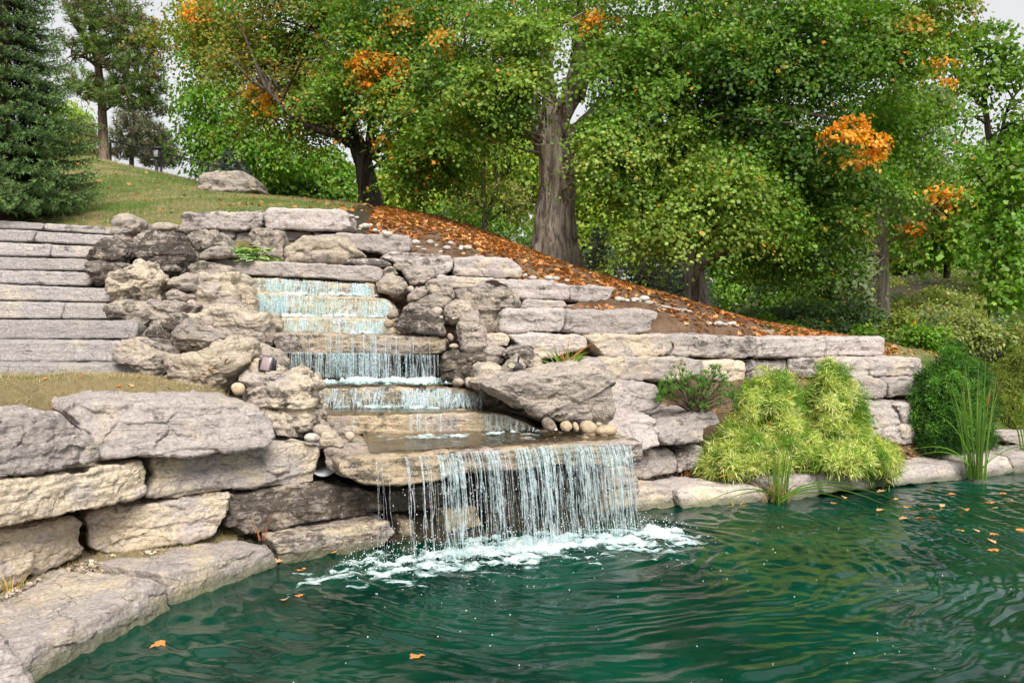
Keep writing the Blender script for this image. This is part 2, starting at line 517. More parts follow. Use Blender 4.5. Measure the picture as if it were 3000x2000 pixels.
    A = np.clip(sz, .06, .7)
    dsp = (.07 if e < .3 else .12) * A * fbm(p * (1.1 / max(A, .15)), 3, sd)
    if facet > 0:
        # bedding planes and broken facets
        wp = p + .05 * np.stack([fbm(p * 5, 2, sd + s) for s in (5, 6, 7)], 1)
        f1, f2, fx, cid = worley(wp / np.array([.30, .30, .15]) / max(.55, min(1.25, A / .4)), sd)
        cv = np.stack([h01(cid[:, 0], cid[:, 1], cid[:, 2], sd + s) - .5 for s in (11, 12, 13, 14)], 1)
        dl = (wp / np.array([.30, .30, .15]) / max(.55, min(1.25, A / .4)) - fx)
        dsp = dsp + facet * A * (.070 * cv[:, 3] + .15 * (dl * cv[:, :3]).sum(1))
        lay = p[:, 2] * 13 + 1.4 * fbm(p * np.array([1.5, 1.5, 3]), 3, sd + 30)
        fl = np.floor(lay).astype(np.int64)
        fr = lay - fl
        lv = h01(fl, fl * 0, fl * 0, sd + 31); lv2 = h01(fl + 1, fl * 0, fl * 0, sd + 31)
        st = lv + (lv2 - lv) * np.clip((fr - .78) / .22, 0, 1)
        dsp = dsp + facet * .034 * A / .45 * (st - .5)
        g1, g2, gx_, gid = worley(wp / np.array([.11, .11, .065]), sd + 90)
        gv = np.stack([h01(gid[:, 0], gid[:, 1], gid[:, 2], sd + q_) - .5 for q_ in (21, 22, 23, 24)], 1)
        dsp = dsp + facet * min(A, .4) * (.022 * gv[:, 3] + .05 * ((wp / np.array([.11, .11, .065]) - gx_) * gv[:, :3]).sum(1))
        dsp = dsp + (.05 if e < .3 else .055) * A * facet * (np.minimum(np.abs(fbm(p * (4.2 / max(.6, A * 1.6)), 4, sd + 50)) * 3.2, .55) - .4)
    dsp = dsp + .035 * min(A, .35) * fbm(p * 19, 4, sd + 60, .6)
    co = co + nm * (dsp * rough)[:, None]
    FOOT.append((O, u, n, w, T, co[:, 2].min())) if foot else None
    base = np.array([co[:, 0].mean(), co[:, 1].mean(), co[:, 2].min()])
    i = np.arange(Mn - 1)[:, None] * N
    j = np.arange(N)[None, :]
    q = np.stack([i + j, i + (j + 1) % N, i + N + (j + 1) % N, i + N + j], -1).reshape(-1, 4)
    return new_mesh(name, co - base, polys=q, smooth=True), base

_sd = [0]
FOOT = []
STONES = {}
def S(name, cat, label, z, pts, Yl, Yr, T, style='B', col=(.2, .35, 0), group=None, tilt=0.0, front=None, rough=1.0, e=None, mat=None, key=None, foot=True):
    _sd[0] += 1
    ee, fr, m, fc = {'B': (.13, 0.0, M_LIME, 1.0), 'R': (.55, .42, M_BOULD, 1.1), 'C': (.85, .5, M_COB, 0.0), 'S': (.11, 0.0, M_LIME, .75), 'K': (.30, .3, M_BOULD, 1.15)}[style]
    me, base = stone_mesh(name, zp(z, pts), Yl, Yr, T, e or ee, fr if front is None else front, _sd[0], rough * {'C': .7, 'B': .8, 'S': .8}.get(style, 1), tilt, facet=fc, foot=foot and style != 'C')
    o = link(name, me, mat or m, loc=base)
    o.color = (col[0], max(0, col[1] - (.04 if style in 'RK' else 0)), col[2], 1)
    tag(o, label, cat, group)
    if key: STONES[key] = o
    return o

G_ST, G_L, G_R, G_SH, G_CA, G_BL, G_BR, G_CB = ("stone steps climbing the lawn", "armour stones of the pond wall", "armour stones of the terraced wall", "flat stones edging the pond", "slabs of the cascade", "boulders left of the cascade", "boulders right of the cascade", "cobbles among the boulders")
def step(label, pts, k, col=(.08, .25, 0)):
    Y = 8.8 + .45 * k
    S("stone_step", "step", label, 'A', [(x, y + (7 if y < pts[len(pts) // 2][1] - 30 or i in (0, 1) else 0)) for i, (x, y) in enumerate(pts)], Y, Y + .02, .75, 'S', col, G_ST, tilt=.16, rough=.6, mat=M_STEP)
step("lowest stone step, long grey slab standing on the terrace lawn", [(-700, 1250), (0, 1255), (890, 1262), (908, 1285), (900, 1385), (400, 1392), (0, 1398), (-700, 1400)], 0)
step("second stone step from the lawn, long rough-faced slab", [(-700, 1100), (0, 1106), (780, 1118), (792, 1140), (788, 1252), (0, 1254), (-700, 1254)], 1)
step("third stone step from the lawn, longest bluish grey slab with rounded end", [(-700, 968), (0, 970), (880, 982), (903, 1010), (890, 1102), (0, 1106), (-700, 1106)], 2, (.0, .2, 0))
step("fourth step up, left stone with cracked right end", [(-700, 844), (0, 848), (422, 856), (402, 971), (0, 970), (-700, 968)], 3)
step("fourth step up, short pale stone against the mossy flat boulder", [(424, 857), (722, 864), (729, 973), (402, 973)], 3, (.15, .1, 0))
step("fifth step up, long pale stone ending at the rough round boulder", [(-700, 732), (0, 737), (745, 767), (775, 800), (775, 862), (0, 849), (-700, 845)], 4, (.3, .2, 0))
step("sixth step up, smooth stone with a hollow under its right end", [(-700, 642), (0, 645), (588, 660), (640, 700), (580, 757), (0, 738), (-700, 733)], 5, (.0, .3, 0))
step("seventh step up, grey stone ending at the dark layered boulder", [(-700, 555), (0, 558), (590, 572), (605, 655), (0, 648), (-700, 643)], 6, (.05, .2, 0))
step("eighth step up, left stone with a gap at its right end", [(-700, 456), (0, 460), (328, 474), (326, 562), (0, 558), (-700, 555)], 7)
step("eighth step up, right stone with a diagonal crack", [(334, 476), (690, 492), (640, 573), (330, 564)], 7)
step("ninth step up, left stone with an oblique joint", [(-700, 368), (0, 375), (237, 386), (216, 464), (0, 462), (-700, 458)], 8)
step("ninth step up, long right stone with a slanting left end", [(238, 388), (762, 418), (735, 494), (219, 466)], 8)
step("top step, left stone under the lawn edge", [(-700, 310), (0, 318), (281, 336), (280, 388), (0, 378), (-700, 370)], 9)
step("top step, right stone ending at the pale round boulder", [(285, 336), (764, 364), (760, 420), (284, 390)], 9, (.1, .45, 0))

L = lambda lab, z, pts, Yl, Yr, T, col=(.2, .35, 0), **k: S("armour_stone", "stone block", lab, z, pts, Yl, Yr, T, 'B', col, G_L, **k)
L("huge grey cap stone at the left picture edge beside the terrace lawn", '0', [(-260, 1215), (100, 1207), (178, 1209), (224, 1249), (258, 1268), (288, 1330), (281, 1353), (115, 1388), (0, 1408), (-260, 1445)], 5.3, 6.62, 1.15, (.0, .25, 0), tilt=.15)
L("huge long grey cap stone of the pond wall, below the terrace lawn", '0', [(206, 1218), (240, 1186), (330, 1176), (640, 1178), (768, 1188), (800, 1245), (806, 1276), (782, 1305), (650, 1321), (560, 1338), (292, 1345), (268, 1280), (232, 1248)], 6.62, 7.6, 1.3, (.0, .25, 0), tilt=.45)
L("tan stone under the left cap stone, middle course of the pond wall", 'E', [(-400, 580), (0, 530), (430, 478), (742, 424), (756, 590), (722, 625), (440, 692), (380, 707), (0, 782), (-400, 860)], 5.35, 7.05, .9, (.75, .2, 0))
L("long tan stone under the big cap stone, beside the grey pipe", 'E', [(768, 424), (1100, 396), (1380, 350), (1570, 338), (1640, 372), (1622, 440), (1612, 548), (1180, 592), (850, 632), (742, 622), (792, 520)], 7.08, 8.1, .9, (.5, .3, 0))
L("tan stone at the left picture edge above the gravel ledge, lowest course", 'E', [(-400, 862), (0, 785), (400, 722), (436, 746), (430, 850), (414, 922), (230, 1002), (0, 1092), (-400, 1260)], 5.4, 6.85, .8, (.7, .15, 0))
L("tan cracked stone with a rusty mark, lowest course above the gravel", 'E', [(440, 722), (520, 690), (900, 640), (1178, 600), (1172, 700), (1132, 772), (1100, 818), (600, 926), (530, 922), (450, 882), (436, 800)], 6.88, 7.5, .8, (.7, .3, 0))
L("dark stained stone of the lowest course running behind the lower fall", '0', [(676, 1446), (800, 1428), (905, 1412), (1002, 1418), (1080, 1440), (1125, 1455), (1140, 1496), (1050, 1518), (900, 1540), (800, 1556), (718, 1566), (655, 1542), (680, 1500)], 7.55, 8.4, .8, (.3, .7, .35))
L("dark block behind the lower fall, left of the deep hollow", '0', [(1138, 1441), (1210, 1425), (1302, 1414), (1366, 1445), (1345, 1476), (1240, 1492), (1146, 1502)], 8.4, 8.75, .7, (.3, .7, .8))
L("small pale block at the water line behind the lower fall", '0', [(1172, 1524), (1214, 1522), (1216, 1572), (1176, 1576)], 8.35, 8.42, .5, (.9, .2, .7))
L("tan block half hidden behind the thick strands of the lower fall", '0', [(1308, 1494), (1395, 1482), (1418, 1540), (1310, 1568)], 8.45, 8.7, .6, (.7, .3, .8))
L("tall grey block in the hollow under the overhanging slab", '0', [(1428, 1384), (1500, 1376), (1580, 1372), (1590, 1480), (1575, 1560), (1440, 1568), (1432, 1480)], 8.75, 9.15, .6, (.1, .7, .8))
L("brown block behind the dense strands of the lower fall", '0', [(1592, 1380), (1700, 1368), (1705, 1450), (1690, 1530), (1594, 1540)], 9.1, 9.4, .6, (.5, .7, .8))
L("pale block behind the last strands of the lower fall", '0', [(1712, 1372), (1850, 1362), (1872, 1420), (1860, 1480), (1716, 1510)], 9.4, 9.8, .6, (.6, .4, .6))

def shore(label, z, pts, Yl, Yr, T, col=(.3, .15, 0), **k):
    return S("shore_stone", "flat stone", label, z, pts, Yl, Yr, T, 'S', col, G_SH, **k)
shore("rounded stone in the bottom left corner of the picture", '0', [(-300, 1900), (0, 1905), (50, 1912), (80, 1958), (92, 2010), (60, 2100), (-300, 2130)], 4.35, 4.75, .7, (.1, .2, 0), tilt=.3)
shore("large flat shore slab covered with gravel, nearest to the camera", '0', [(40, 1955), (110, 1895), (300, 1800), (488, 1694), (494, 1720), (492, 1800), (300, 1905), (75, 2010), (40, 2010)], 4.95, 6.35, 1.25, (.35, .1, 0), tilt=.35)
shore("long flat shore slab with pebbles below the rusty marked stone", '0', [(486, 1682), (640, 1635), (795, 1598), (810, 1622), (810, 1665), (700, 1706), (494, 1784)], 6.4, 7.5, 1.0, (.25, .15, 0), tilt=.3)
shore("algae streaked shore slab running in behind the lower fall", '0', [(800, 1584), (900, 1562), (1040, 1545), (1142, 1522), (1158, 1562), (1120, 1606), (1000, 1638), (815, 1662)], 7.5, 8.15, .9, (.5, .5, .25))
shore("shore slab right of the lower fall, first of the right bank", '0', [(1858, 1436), (1900, 1424), (1984, 1430), (1990, 1490), (1950, 1504), (1862, 1508)], 9.75, 10.0, .9, (.4, .15, 0), tilt=.3)
shore("long shore slab with orange leaves beside the reed tuft", '0', [(1990, 1440), (2060, 1428), (2238, 1430), (2268, 1466), (2240, 1485), (2100, 1494), (1996, 1500)], 9.85, 10.3, .95, (.2, .15, 0), tilt=.4)
shore("shore slab between the reed tuft and the golden shrubs", '0', [(2262, 1412), (2310, 1394), (2402, 1393), (2408, 1450), (2330, 1474), (2268, 1478)], 10.2, 10.6, .9, (.15, .1, 0), tilt=.2)
shore("bright shore slab under the low golden shrub", '0', [(2408, 1392), (2450, 1372), (2596, 1366), (2612, 1410), (2600, 1424), (2412, 1446)], 10.5, 11.25, .9, (.15, .1, 0), tilt=.2)
shore("layered shore slab left of the tall cattails", '0', [(2606, 1370), (2700, 1364), (2830, 1358), (2848, 1392), (2840, 1404), (2612, 1424)], 11.1, 11.85, 1.0, (.15, .15, 0), tilt=.5)
shore("shore slab behind the tall cattails", '0', [(2850, 1350), (2890, 1340), (2960, 1336), (2968, 1384), (2900, 1398), (2852, 1404)], 11.8, 12.2, 1.0, (.1, .2, 0), tilt=.3)
shore("shore slab cut off by the right picture edge", '0', [(2970, 1334), (3010, 1326), (3300, 1312), (3310, 1370), (3000, 1388), (2972, 1388)], 12.2, 13.6, 1.0, (.1, .3, 0), tilt=.3)
shore("thin flat paver lying on the mulch at the right picture edge", '0', [(2932, 1276), (2960, 1268), (3300, 1262), (3300, 1300), (2990, 1304), (2940, 1290)], 13.2, 14.2, .8, (.0, .3, 0))

Rr = lambda lab, z, pts, Yl, Yr, T, col=(.2, .35, 0), **k: S("armour_stone", "stone block", lab, z, pts, Yl, Yr, T, 'B', col, G_R, **k)
Rr("dark grey block on the crest above the rock pile, left of the crest pair", 'A', [(1182, 290), (1215, 268), (1733, 266), (1722, 365), (1600, 396), (1400, 386), (1190, 376)], 13.0, 13.05, .9, (.0, .5, 0))
Rr("large grey block on the crest, right of the crest pair", '0', [(770, 624), (788, 612), (1000, 612), (1020, 630), (1028, 662), (1000, 678), (780, 668)], 12.95, 13.0, .9, (.0, .3, 0))
Rr("small block tucked under the dark crest block", '0', [(612, 672), (688, 676), (690, 698), (612, 706)], 13.1, 13.15, .6, (.1, .4, 0))
Rr("small block under the joint of the two crest blocks", '0', [(690, 682), (780, 674), (775, 712), (690, 712)], 13.15, 13.2, .6, (.1, .4, 0))
Rr("thin block below the large crest block", '0', [(778, 674), (910, 680), (915, 700), (840, 706), (780, 702)], 13.1, 13.2, .6, (.1, .35, 0))
Rr("narrow block behind the tan rock, below the large crest block", '0', [(916, 680), (1015, 682), (1018, 712), (916, 712)], 13.15, 13.2, .6, (.1, .35, 0))
Rr("long grey block one course below the crest, beside white cobbles", '0', [(916, 688), (1000, 681), (1170, 688), (1200, 692), (1208, 708), (1200, 736), (1125, 742), (1045, 734), (1015, 714)], 12.8, 13.0, .9, (.0, .35, 0))
Rr("brown grey block with a rounded left end, above the lintel's right end", 'C', [(252, 562), (310, 534), (718, 550), (737, 582), (727, 660), (650, 686), (400, 642), (350, 605)], 12.4, 12.6, .8, (.05, .5, 0))
Rr("smooth pale block with a rounded right end below the leaf bank", 'C', [(737, 582), (762, 568), (1100, 575), (1180, 618), (1197, 662), (1182, 706), (738, 692)], 12.6, 12.8, .8, (.05, .1, 0))
Rr("flat dark rock lying between the lintel slab and the wall", 'C', [(18, 602), (40, 575), (130, 568), (270, 575), (340, 615), (300, 632), (130, 627)], 12.35, 12.4, .6, (.2, .6, 0), e=.5)
Rr("block below the smooth pale block, above the layered boulder", 'C', [(622, 688), (1000, 700), (1012, 730), (1000, 775), (640, 770)], 12.5, 12.6, .7, (.2, .3, 0))
Rr("long rough block right of the layered boulder", 'C', [(1008, 712), (1050, 706), (1400, 714), (1470, 735), (1512, 782), (1506, 856), (1160, 838), (1100, 770)], 12.1, 12.5, .8, (.05, .3, 0))
Rr("short block with a slanted right end at the leaf bank", 'C', [(1510, 775), (1540, 744), (1798, 760), (1772, 810), (1745, 872), (1515, 858)], 12.5, 13.0, .8, (.0, .35, 0))
Rr("thin block in the gap above the paired upper terrace blocks", 'C', [(1172, 900), (1212, 844), (1468, 854), (1490, 910)], 12.2, 12.4, .6, (.15, .25, 0))
Rr("sliver of stone right of the thin gap block", 'C', [(1484, 880), (1570, 872), (1580, 912), (1490, 914)], 12.5, 12.6, .5, (.2, .3, 0))
Rr("thin block below the short slanted block, beside white cobbles", 'C', [(1572, 868), (1800, 872), (1934, 882), (1940, 915), (1572, 912)], 12.6, 13.1, .6, (.0, .35, 0))
Rr("block with square end beneath the pair of wide trees", '0', [(1866, 894), (1930, 894), (2034, 906), (2022, 950), (1930, 950), (1868, 930)], 13.2, 13.6, .7, (.0, .4, 0))
Rr("upper terrace block right of the layered boulder, left of a pair", 'C', [(1062, 935), (1080, 905), (1472, 905), (1477, 960), (1452, 1062), (1042, 1062), (1040, 990)], 11.1, 11.35, .9, (.15, .3, 0))
Rr("long upper terrace block with a stepped right end", 'C', [(1476, 960), (1492, 911), (2060, 918), (2084, 945), (2045, 992), (2030, 1060), (1890, 1078), (1465, 1068)], 11.36, 11.95, .9, (.1, .3, 0))
Rr("low dark block at the back of the grassy terrace, left of three", 'D', [(25, 212), (200, 212), (340, 220), (335, 275), (25, 250)], 13.3, 13.7, .7, (.0, .4, 0))
Rr("low dark block at the back of the grassy terrace, middle of three", 'D', [(338, 222), (604, 230), (606, 288), (332, 280)], 13.7, 14.1, .7, (.0, .35, 0))
Rr("low dark block at the back of the grassy terrace, right of three", 'D', [(604, 240), (640, 236), (800, 252), (808, 292), (606, 292)], 14.1, 14.5, .7, (.0, .35, 0))
Rr("small block beside the upright pale boulder right of the cascade", 'C', [(935, 1070), (1090, 1066), (1113, 1100), (1100, 1155), (940, 1155)], 10.9, 11.0, .7, (.3, .2, 0))
Rr("large pinkish block behind the red tipped daylily", 'C', [(1106, 1076), (1340, 1070), (1575, 1076), (1618, 1095), (1628, 1160), (1400, 1236), (1310, 1242), (1190, 1165), (1120, 1105)], 11.0, 11.35, .9, (.35, .2, 0))
Rr("tan faced block overhanging the gap right of the daylily", 'C', [(1612, 1098), (1640, 1078), (1800, 1072), (2130, 1074), (2198, 1140), (2192, 1172), (2110, 1218), (1740, 1226), (1690, 1172)], 11.3, 11.85, .9, (.55, .3, 0))
Rr("long cap block of the middle terrace, above the little mountain pine", 'D', [(85, 268), (300, 268), (640, 288), (664, 320), (670, 402), (600, 423), (130, 407), (160, 362), (150, 310)], 11.9, 12.55, .9, (.0, .45, 0))
Rr("cap block of the middle terrace behind the golden shrubs' tips", 'D', [(668, 292), (900, 288), (1094, 288), (1100, 340), (1082, 407), (670, 417)], 12.56, 13.2, .9, (.0, .4, 0))
Rr("last cap block at the right end of the middle terrace", 'D', [(1098, 290), (1430, 285), (1447, 300), (1457, 380), (1430, 402), (1088, 407)], 13.2, 13.8, .9, (.0, .35, 0))
Rr("round edged block below the overhanging tan faced block", '0', [(1768, 1060), (1800, 1050), (2000, 1046), (2062, 1055), (2070, 1090), (1990, 1114), (1800, 1116), (1770, 1098)], 11.1, 11.7, .8, (.45, .3, 0))
Rr("tan block right above the little mountain pine", 'D', [(335, 440), (420, 426), (588, 430), (594, 550), (480, 562), (340, 552)], 12.0, 12.5, .8, (.9, .15, 0))
Rr("shaded block between the tips of the golden shrubs", 'D', [(592, 430), (850, 425), (862, 480), (850, 560), (600, 560)], 12.6, 13.0, .7, (.1, .5, 0))
Rr("shaded narrow block behind the taller golden shrub's tip", 'D', [(852, 420), (1080, 412), (1200, 430), (1200, 540), (860, 540)], 12.9, 13.2, .7, (.1, .5, 0))
Rr("rounded pale block right of the taller golden shrub", 'D', [(1190, 440), (1240, 409), (1342, 414), (1362, 450), (1352, 530), (1280, 545), (1195, 520)], 12.7, 12.95, .8, (.2, .15, 0))
Rr("wide pale block beside the dark yew, upper course", 'D', [(1350, 420), (1372, 411), (1675, 408), (1690, 520), (1640, 528), (1365, 528)], 12.9, 13.5, .8, (.15, .15, 0))
Rr("rounded block under the rounded pale block, behind golden sprays", 'D', [(1200, 560), (1300, 534), (1430, 534), (1472, 580), (1466, 642), (1440, 660), (1200, 664)], 12.55, 12.85, .8, (.15, .2, 0))
Rr("block beside the dark yew under the wide pale block", 'D', [(1438, 548), (1470, 532), (1680, 530), (1700, 650), (1480, 655), (1474, 590)], 12.9, 13.3, .8, (.1, .25, 0))
Rr("jutting broken block with leaves on its top, right of the golden shrubs", 'D', [(1290, 705), (1320, 690), (1500, 690), (1532, 740), (1538, 800), (1500, 842), (1400, 854), (1300, 820)], 12.1, 12.4, .9, (.0, .4, 0), tilt=.3)
Rr("smooth dark block against the foot of the yew", 'D', [(1508, 700), (1560, 690), (1690, 690), (1700, 790), (1640, 812), (1570, 828), (1532, 740)], 12.4, 12.8, .8, (.0, .45, 0))
Rr("cracked grey block at the foot of the wall on the mulch", 'D', [(1430, 862), (1470, 845), (1545, 828), (1566, 940), (1550, 948), (1420, 905)], 12.05, 12.3, .7, (.0, .4, 0))
Rr("smooth foot block beside the yew on the mulch", 'D', [(1545, 832), (1620, 812), (1690, 830), (1690, 940), (1560, 948)], 12.3, 12.7, .7, (.0, .45, 0))
Rr("block at the right shoulder of the great overhanging boulder", '0', [(1700, 1058), (1760, 1046), (1776, 1062), (1772, 1100), (1755, 1124), (1710, 1120)], 10.9, 11.1, .7, (.3, .35, 0))
Rr("fissured block right of the great boulder, left of two", '0', [(1768, 1130), (1790, 1118), (1828, 1117), (1850, 1132), (1850, 1218), (1812, 1240), (1765, 1236)], 10.3, 10.5, .9, (.1, .3, 0), tilt=.2)
Rr("fissured block left of the mountain pine, right of two", '0', [(1846, 1132), (1880, 1122), (1925, 1122), (1938, 1150), (1934, 1186), (1890, 1204), (1848, 1216)], 10.5, 10.75, .9, (.1, .3, 0), tilt=.2)
Rr("large block at the right end of the overhanging slab", '0', [(1800, 1250), (1850, 1226), (1925, 1215), (1936, 1260), (1930, 1304), (1875, 1318), (1850, 1340), (1808, 1330)], 9.9, 10.2, .9, (.05, .35, 0), tilt=.3)
Rr("block carrying the mountain pine and scattered leaves", '0', [(1934, 1246), (2080, 1204), (2110, 1200), (2116, 1240), (2062, 1258), (2052, 1298), (1954, 1306), (1930, 1292)], 10.2, 10.8, 1.1, (.05, .4, 0), tilt=.3)
Rr("low block in the corner above the first right shore slab", '0', [(1836, 1330), (1900, 1316), (1962, 1312), (1988, 1336), (1980, 1386), (1900, 1400), (1845, 1398)], 10.25, 10.55, .8, (.1, .35, 0))
Rr("shaded low block behind the golden shrub's left sprays", '0', [(1986, 1322), (2050, 1304), (2090, 1340), (2080, 1368), (1988, 1384)], 10.6, 10.9, .8, (.0, .5, 0))

def Bl(lab, z, pts, Y, T, st='R', col=(.35, .45, 0), **k):
    Yl, Yr = Y if isinstance(Y, tuple) else (Y, Y + .03)
    return S("boulder", "boulder", lab, z, pts, Yl, Yr, T, st, col, k.pop('group', G_BL), **k)
Bl("pale rounded boulder at the top of the rock pile beside the top step", 'A', [(755, 450), (772, 360), (820, 308), (880, 303), (940, 343), (958, 400), (915, 452), (860, 500), (780, 490)], 12.3, .8, 'R', (.1, .25, 0))
Bl("dark layered boulder leaning on the eighth step", 'A', [(585, 600), (640, 520), (698, 462), (760, 448), (862, 478), (908, 520), (892, 590), (850, 625), (700, 612)], 11.45, .8, 'R', (.1, .75, 0))
Bl("dark pitted boulder below the dark layered one", 'A', [(580, 655), (600, 608), (700, 598), (840, 612), (862, 640), (800, 720), (745, 765), (670, 765), (610, 712)], 11.0, .7, 'R', (.25, .7, 0))
Bl("rough round tan boulder resting on the fifth step's end", 'A', [(748, 700), (780, 660), (870, 622), (960, 597), (1030, 637), (1088, 720), (1095, 800), (1060, 855), (900, 864), (780, 860), (745, 785)], 10.55, .75, 'R', (.75, .5, 0), rough=1.3)
Bl("big dark peaked boulder in the middle of the rock pile", 'A', [(945, 570), (985, 480), (1060, 420), (1180, 398), (1242, 430), (1270, 520), (1305, 600), (1250, 660), (1180, 725), (1090, 745), (1035, 655), (980, 610)], 11.6, 1.0, 'R', (.1, .7, 0), rough=.8)
Bl("grey boulder behind the big dark peaked one", 'A', [(910, 460), (970, 398), (1030, 393), (1070, 430), (1000, 490), (975, 580), (910, 580)], 12.2, .7, 'R', (.2, .45, 0))
Bl("smooth tan boulder lying on the lawn edge at the pile's top", 'A', [(990, 400), (1005, 372), (1060, 348), (1140, 343), (1182, 380), (1150, 412), (1050, 412)], 12.95, .6, 'R', (.7, .2, 0), rough=.6)
Bl("grey hump shaped boulder below the dark crest block", 'A', [(1180, 400), (1192, 370), (1230, 348), (1280, 358), (1330, 405), (1270, 440), (1190, 430)], 12.7, .7, 'R', (.1, .4, 0))
Bl("slanting dark slab of rock left of the hosta", 'A', [(1240, 440), (1380, 398), (1432, 408), (1500, 485), (1545, 525), (1400, 520), (1290, 560), (1255, 500)], 12.35, .8, 'K', (.15, .55, 0))
Bl("mottled rock at the hosta's left foot", 'A', [(1285, 575), (1400, 503), (1500, 498), (1558, 567), (1430, 580), (1310, 590)], 11.95, .6, 'K', (.3, .5, 0))
Bl("flat dark rock under the lintel slab's left end", 'A', [(1240, 615), (1340, 598), (1460, 618), (1535, 650), (1530, 690), (1330, 705), (1245, 660)], 11.6, .7, 'K', (.3, .5, 0))
Bl("tilted upper rock of a split pair above the flat mossy stone", 'A', [(1098, 775), (1150, 708), (1280, 676), (1314, 700), (1312, 790), (1240, 805), (1160, 785)], 10.75, .6, 'R', (.3, .4, 0))
Bl("lower rock of the split pair above the flat mossy stone", 'A', [(1100, 810), (1170, 778), (1260, 806), (1296, 830), (1252, 866), (1120, 868)], 10.65, .55, 'R', (.4, .4, 0))
Bl("tall tan stack of rock left of the upper cascade", 'A', [(1295, 800), (1318, 700), (1380, 678), (1560, 666), (1575, 740), (1604, 830), (1590, 915), (1440, 940), (1300, 950)], 10.95, .9, 'K', (.65, .3, 0))
Bl("tan rock face washed by the upper cascade's left side", 'A', [(1575, 735), (1640, 755), (1690, 860), (1680, 940), (1600, 915), (1570, 830)], 11.1, .6, 'K', (.75, .3, .2))
Bl("broad fissured tan rock below the tall stack", 'A', [(1300, 940), (1440, 885), (1590, 900), (1665, 955), (1782, 935), (1795, 1060), (1785, 1155), (1700, 1150), (1560, 1120), (1450, 1080), (1395, 1040)], 10.5, .9, 'K', (.55, .35, 0))
Bl("flat mossy grey stone right of the fourth step", 'A', [(728, 905), (782, 862), (1000, 858), (1190, 862), (1255, 872), (1222, 940), (1000, 1020), (945, 1090), (900, 1070), (895, 985), (730, 975)], 10.15, .9, 'K', (.15, .5, 0))
Bl("dark lumpy boulder right of the third step", 'A', [(955, 1085), (1040, 968), (1120, 922), (1222, 938), (1245, 1000), (1195, 1105), (1150, 1148), (980, 1116)], 9.75, .75, 'R', (.1, .65, 0))
Bl("grey boulder with a pointed top below the broad fissured rock", 'A', [(1165, 1160), (1200, 1010), (1250, 955), (1330, 1040), (1480, 1080), (1520, 1115), (1450, 1170), (1210, 1205)], 9.45, .8, 'R', (.15, .45, 0))
Bl("ridged grey boulder at the end of the lowest step", 'A', [(783, 1165), (800, 1105), (880, 1096), (960, 1140), (1125, 1205), (1140, 1320), (1090, 1398), (930, 1402), (900, 1300), (885, 1258), (793, 1254)], 8.95, .8, 'K', (.3, .4, 0))
Bl("dark ledge of rock behind the layered tan boulder", 'A', [(880, 1100), (1000, 1108), (1160, 1150), (1180, 1210), (1130, 1225), (960, 1160)], 9.2, .6, 'K', (.15, .6, 0))
Bl("layered tan boulder with deep bedding grooves behind the big cap stone", 'A', [(1108, 1240), (1170, 1195), (1420, 1165), (1560, 1118), (1645, 1160), (1645, 1265), (1565, 1355), (1500, 1425), (1330, 1455), (1200, 1435), (1140, 1375), (1125, 1310)], 8.85, .8, 'R', (.8, .25, 0), rough=1.4)
Bl("tan rock behind the left floodlight", 'A', [(1440, 1160), (1600, 1106), (1800, 1185), (1846, 1280), (1800, 1330), (1660, 1280), (1600, 1190)], 9.35, .8, 'K', (.6, .3, 0))
Bl("big grey over tan boulder at the left foot of the middle fall", 'B', [(0, 890), (60, 868), (150, 866), (330, 845), (420, 868), (492, 930), (507, 1010), (512, 1100), (522, 1200), (482, 1285), (240, 1314), (130, 1300), (60, 1250), (0, 1100)], 8.45, .9, 'K', (.5, .5, 0), e=.5)
Bl("upright mottled rock behind the hosta", '0', [(728, 690), (742, 672), (782, 664), (800, 678), (832, 680), (842, 710), (844, 770), (800, 768), (760, 750)], 12.75, .6, 'K', (.35, .5, 0))
Bl("wide tan rock above the lintel slab", '0', [(842, 728), (888, 698), (950, 694), (1000, 700), (1030, 718), (1064, 748), (1020, 772), (843, 772)], 12.7, .7, 'K', (.75, .3, 0))

def Br(lab, z, pts, Y, T, st='R', col=(.35, .45, 0), **k):
    return Bl(lab, z, pts, Y, T, st, col, group=G_BR, **k)
Br("great overhanging boulder with a dark underside right of the lower cascade", '0', [(1414, 1126), (1440, 1108), (1470, 1098), (1560, 1090), (1600, 1079), (1720, 1070), (1757, 1084), (1768, 1130), (1776, 1180), (1776, 1222), (1755, 1240), (1680, 1238), (1600, 1224), (1560, 1208), (1500, 1180), (1440, 1150)], (9.3, 9.75), 1.15, 'K', (.25, .3, 0), tilt=-.25, rough=.9, e=.24)
Br("tall layered boulder with vertical grooves in the right wall", 'C', [(735, 775), (800, 755), (950, 748), (1080, 745), (1130, 795), (1158, 870), (1140, 900), (1066, 905), (1045, 1055), (930, 1058), (890, 950), (750, 840)], 11.5, .9, 'K', (.3, .5, 0))
Br("round cracked boulder right of the top fall", 'C', [(236, 730), (330, 676), (400, 708), (437, 770), (432, 812), (370, 838), (236, 800)], 11.95, .6, 'R', (.45, .4, 0))
Br("grey rock wedged above the round cracked boulder", 'C', [(395, 655), (470, 632), (600, 652), (624, 695), (570, 750), (480, 770), (420, 720)], 12.2, .6, 'R', (.2, .4, 0))
Br("small dark rock behind the round cracked boulder at the lintel", 'C', [(262, 670), (300, 636), (345, 630), (378, 680), (330, 700), (270, 715)], 12.3, .4, 'R', (.2, .5, 0))
Br("squarish rock at the lintel slab's right end", 'C', [(340, 612), (420, 606), (465, 625), (420, 665), (350, 655)], 12.45, .4, 'K', (.2, .4, 0))
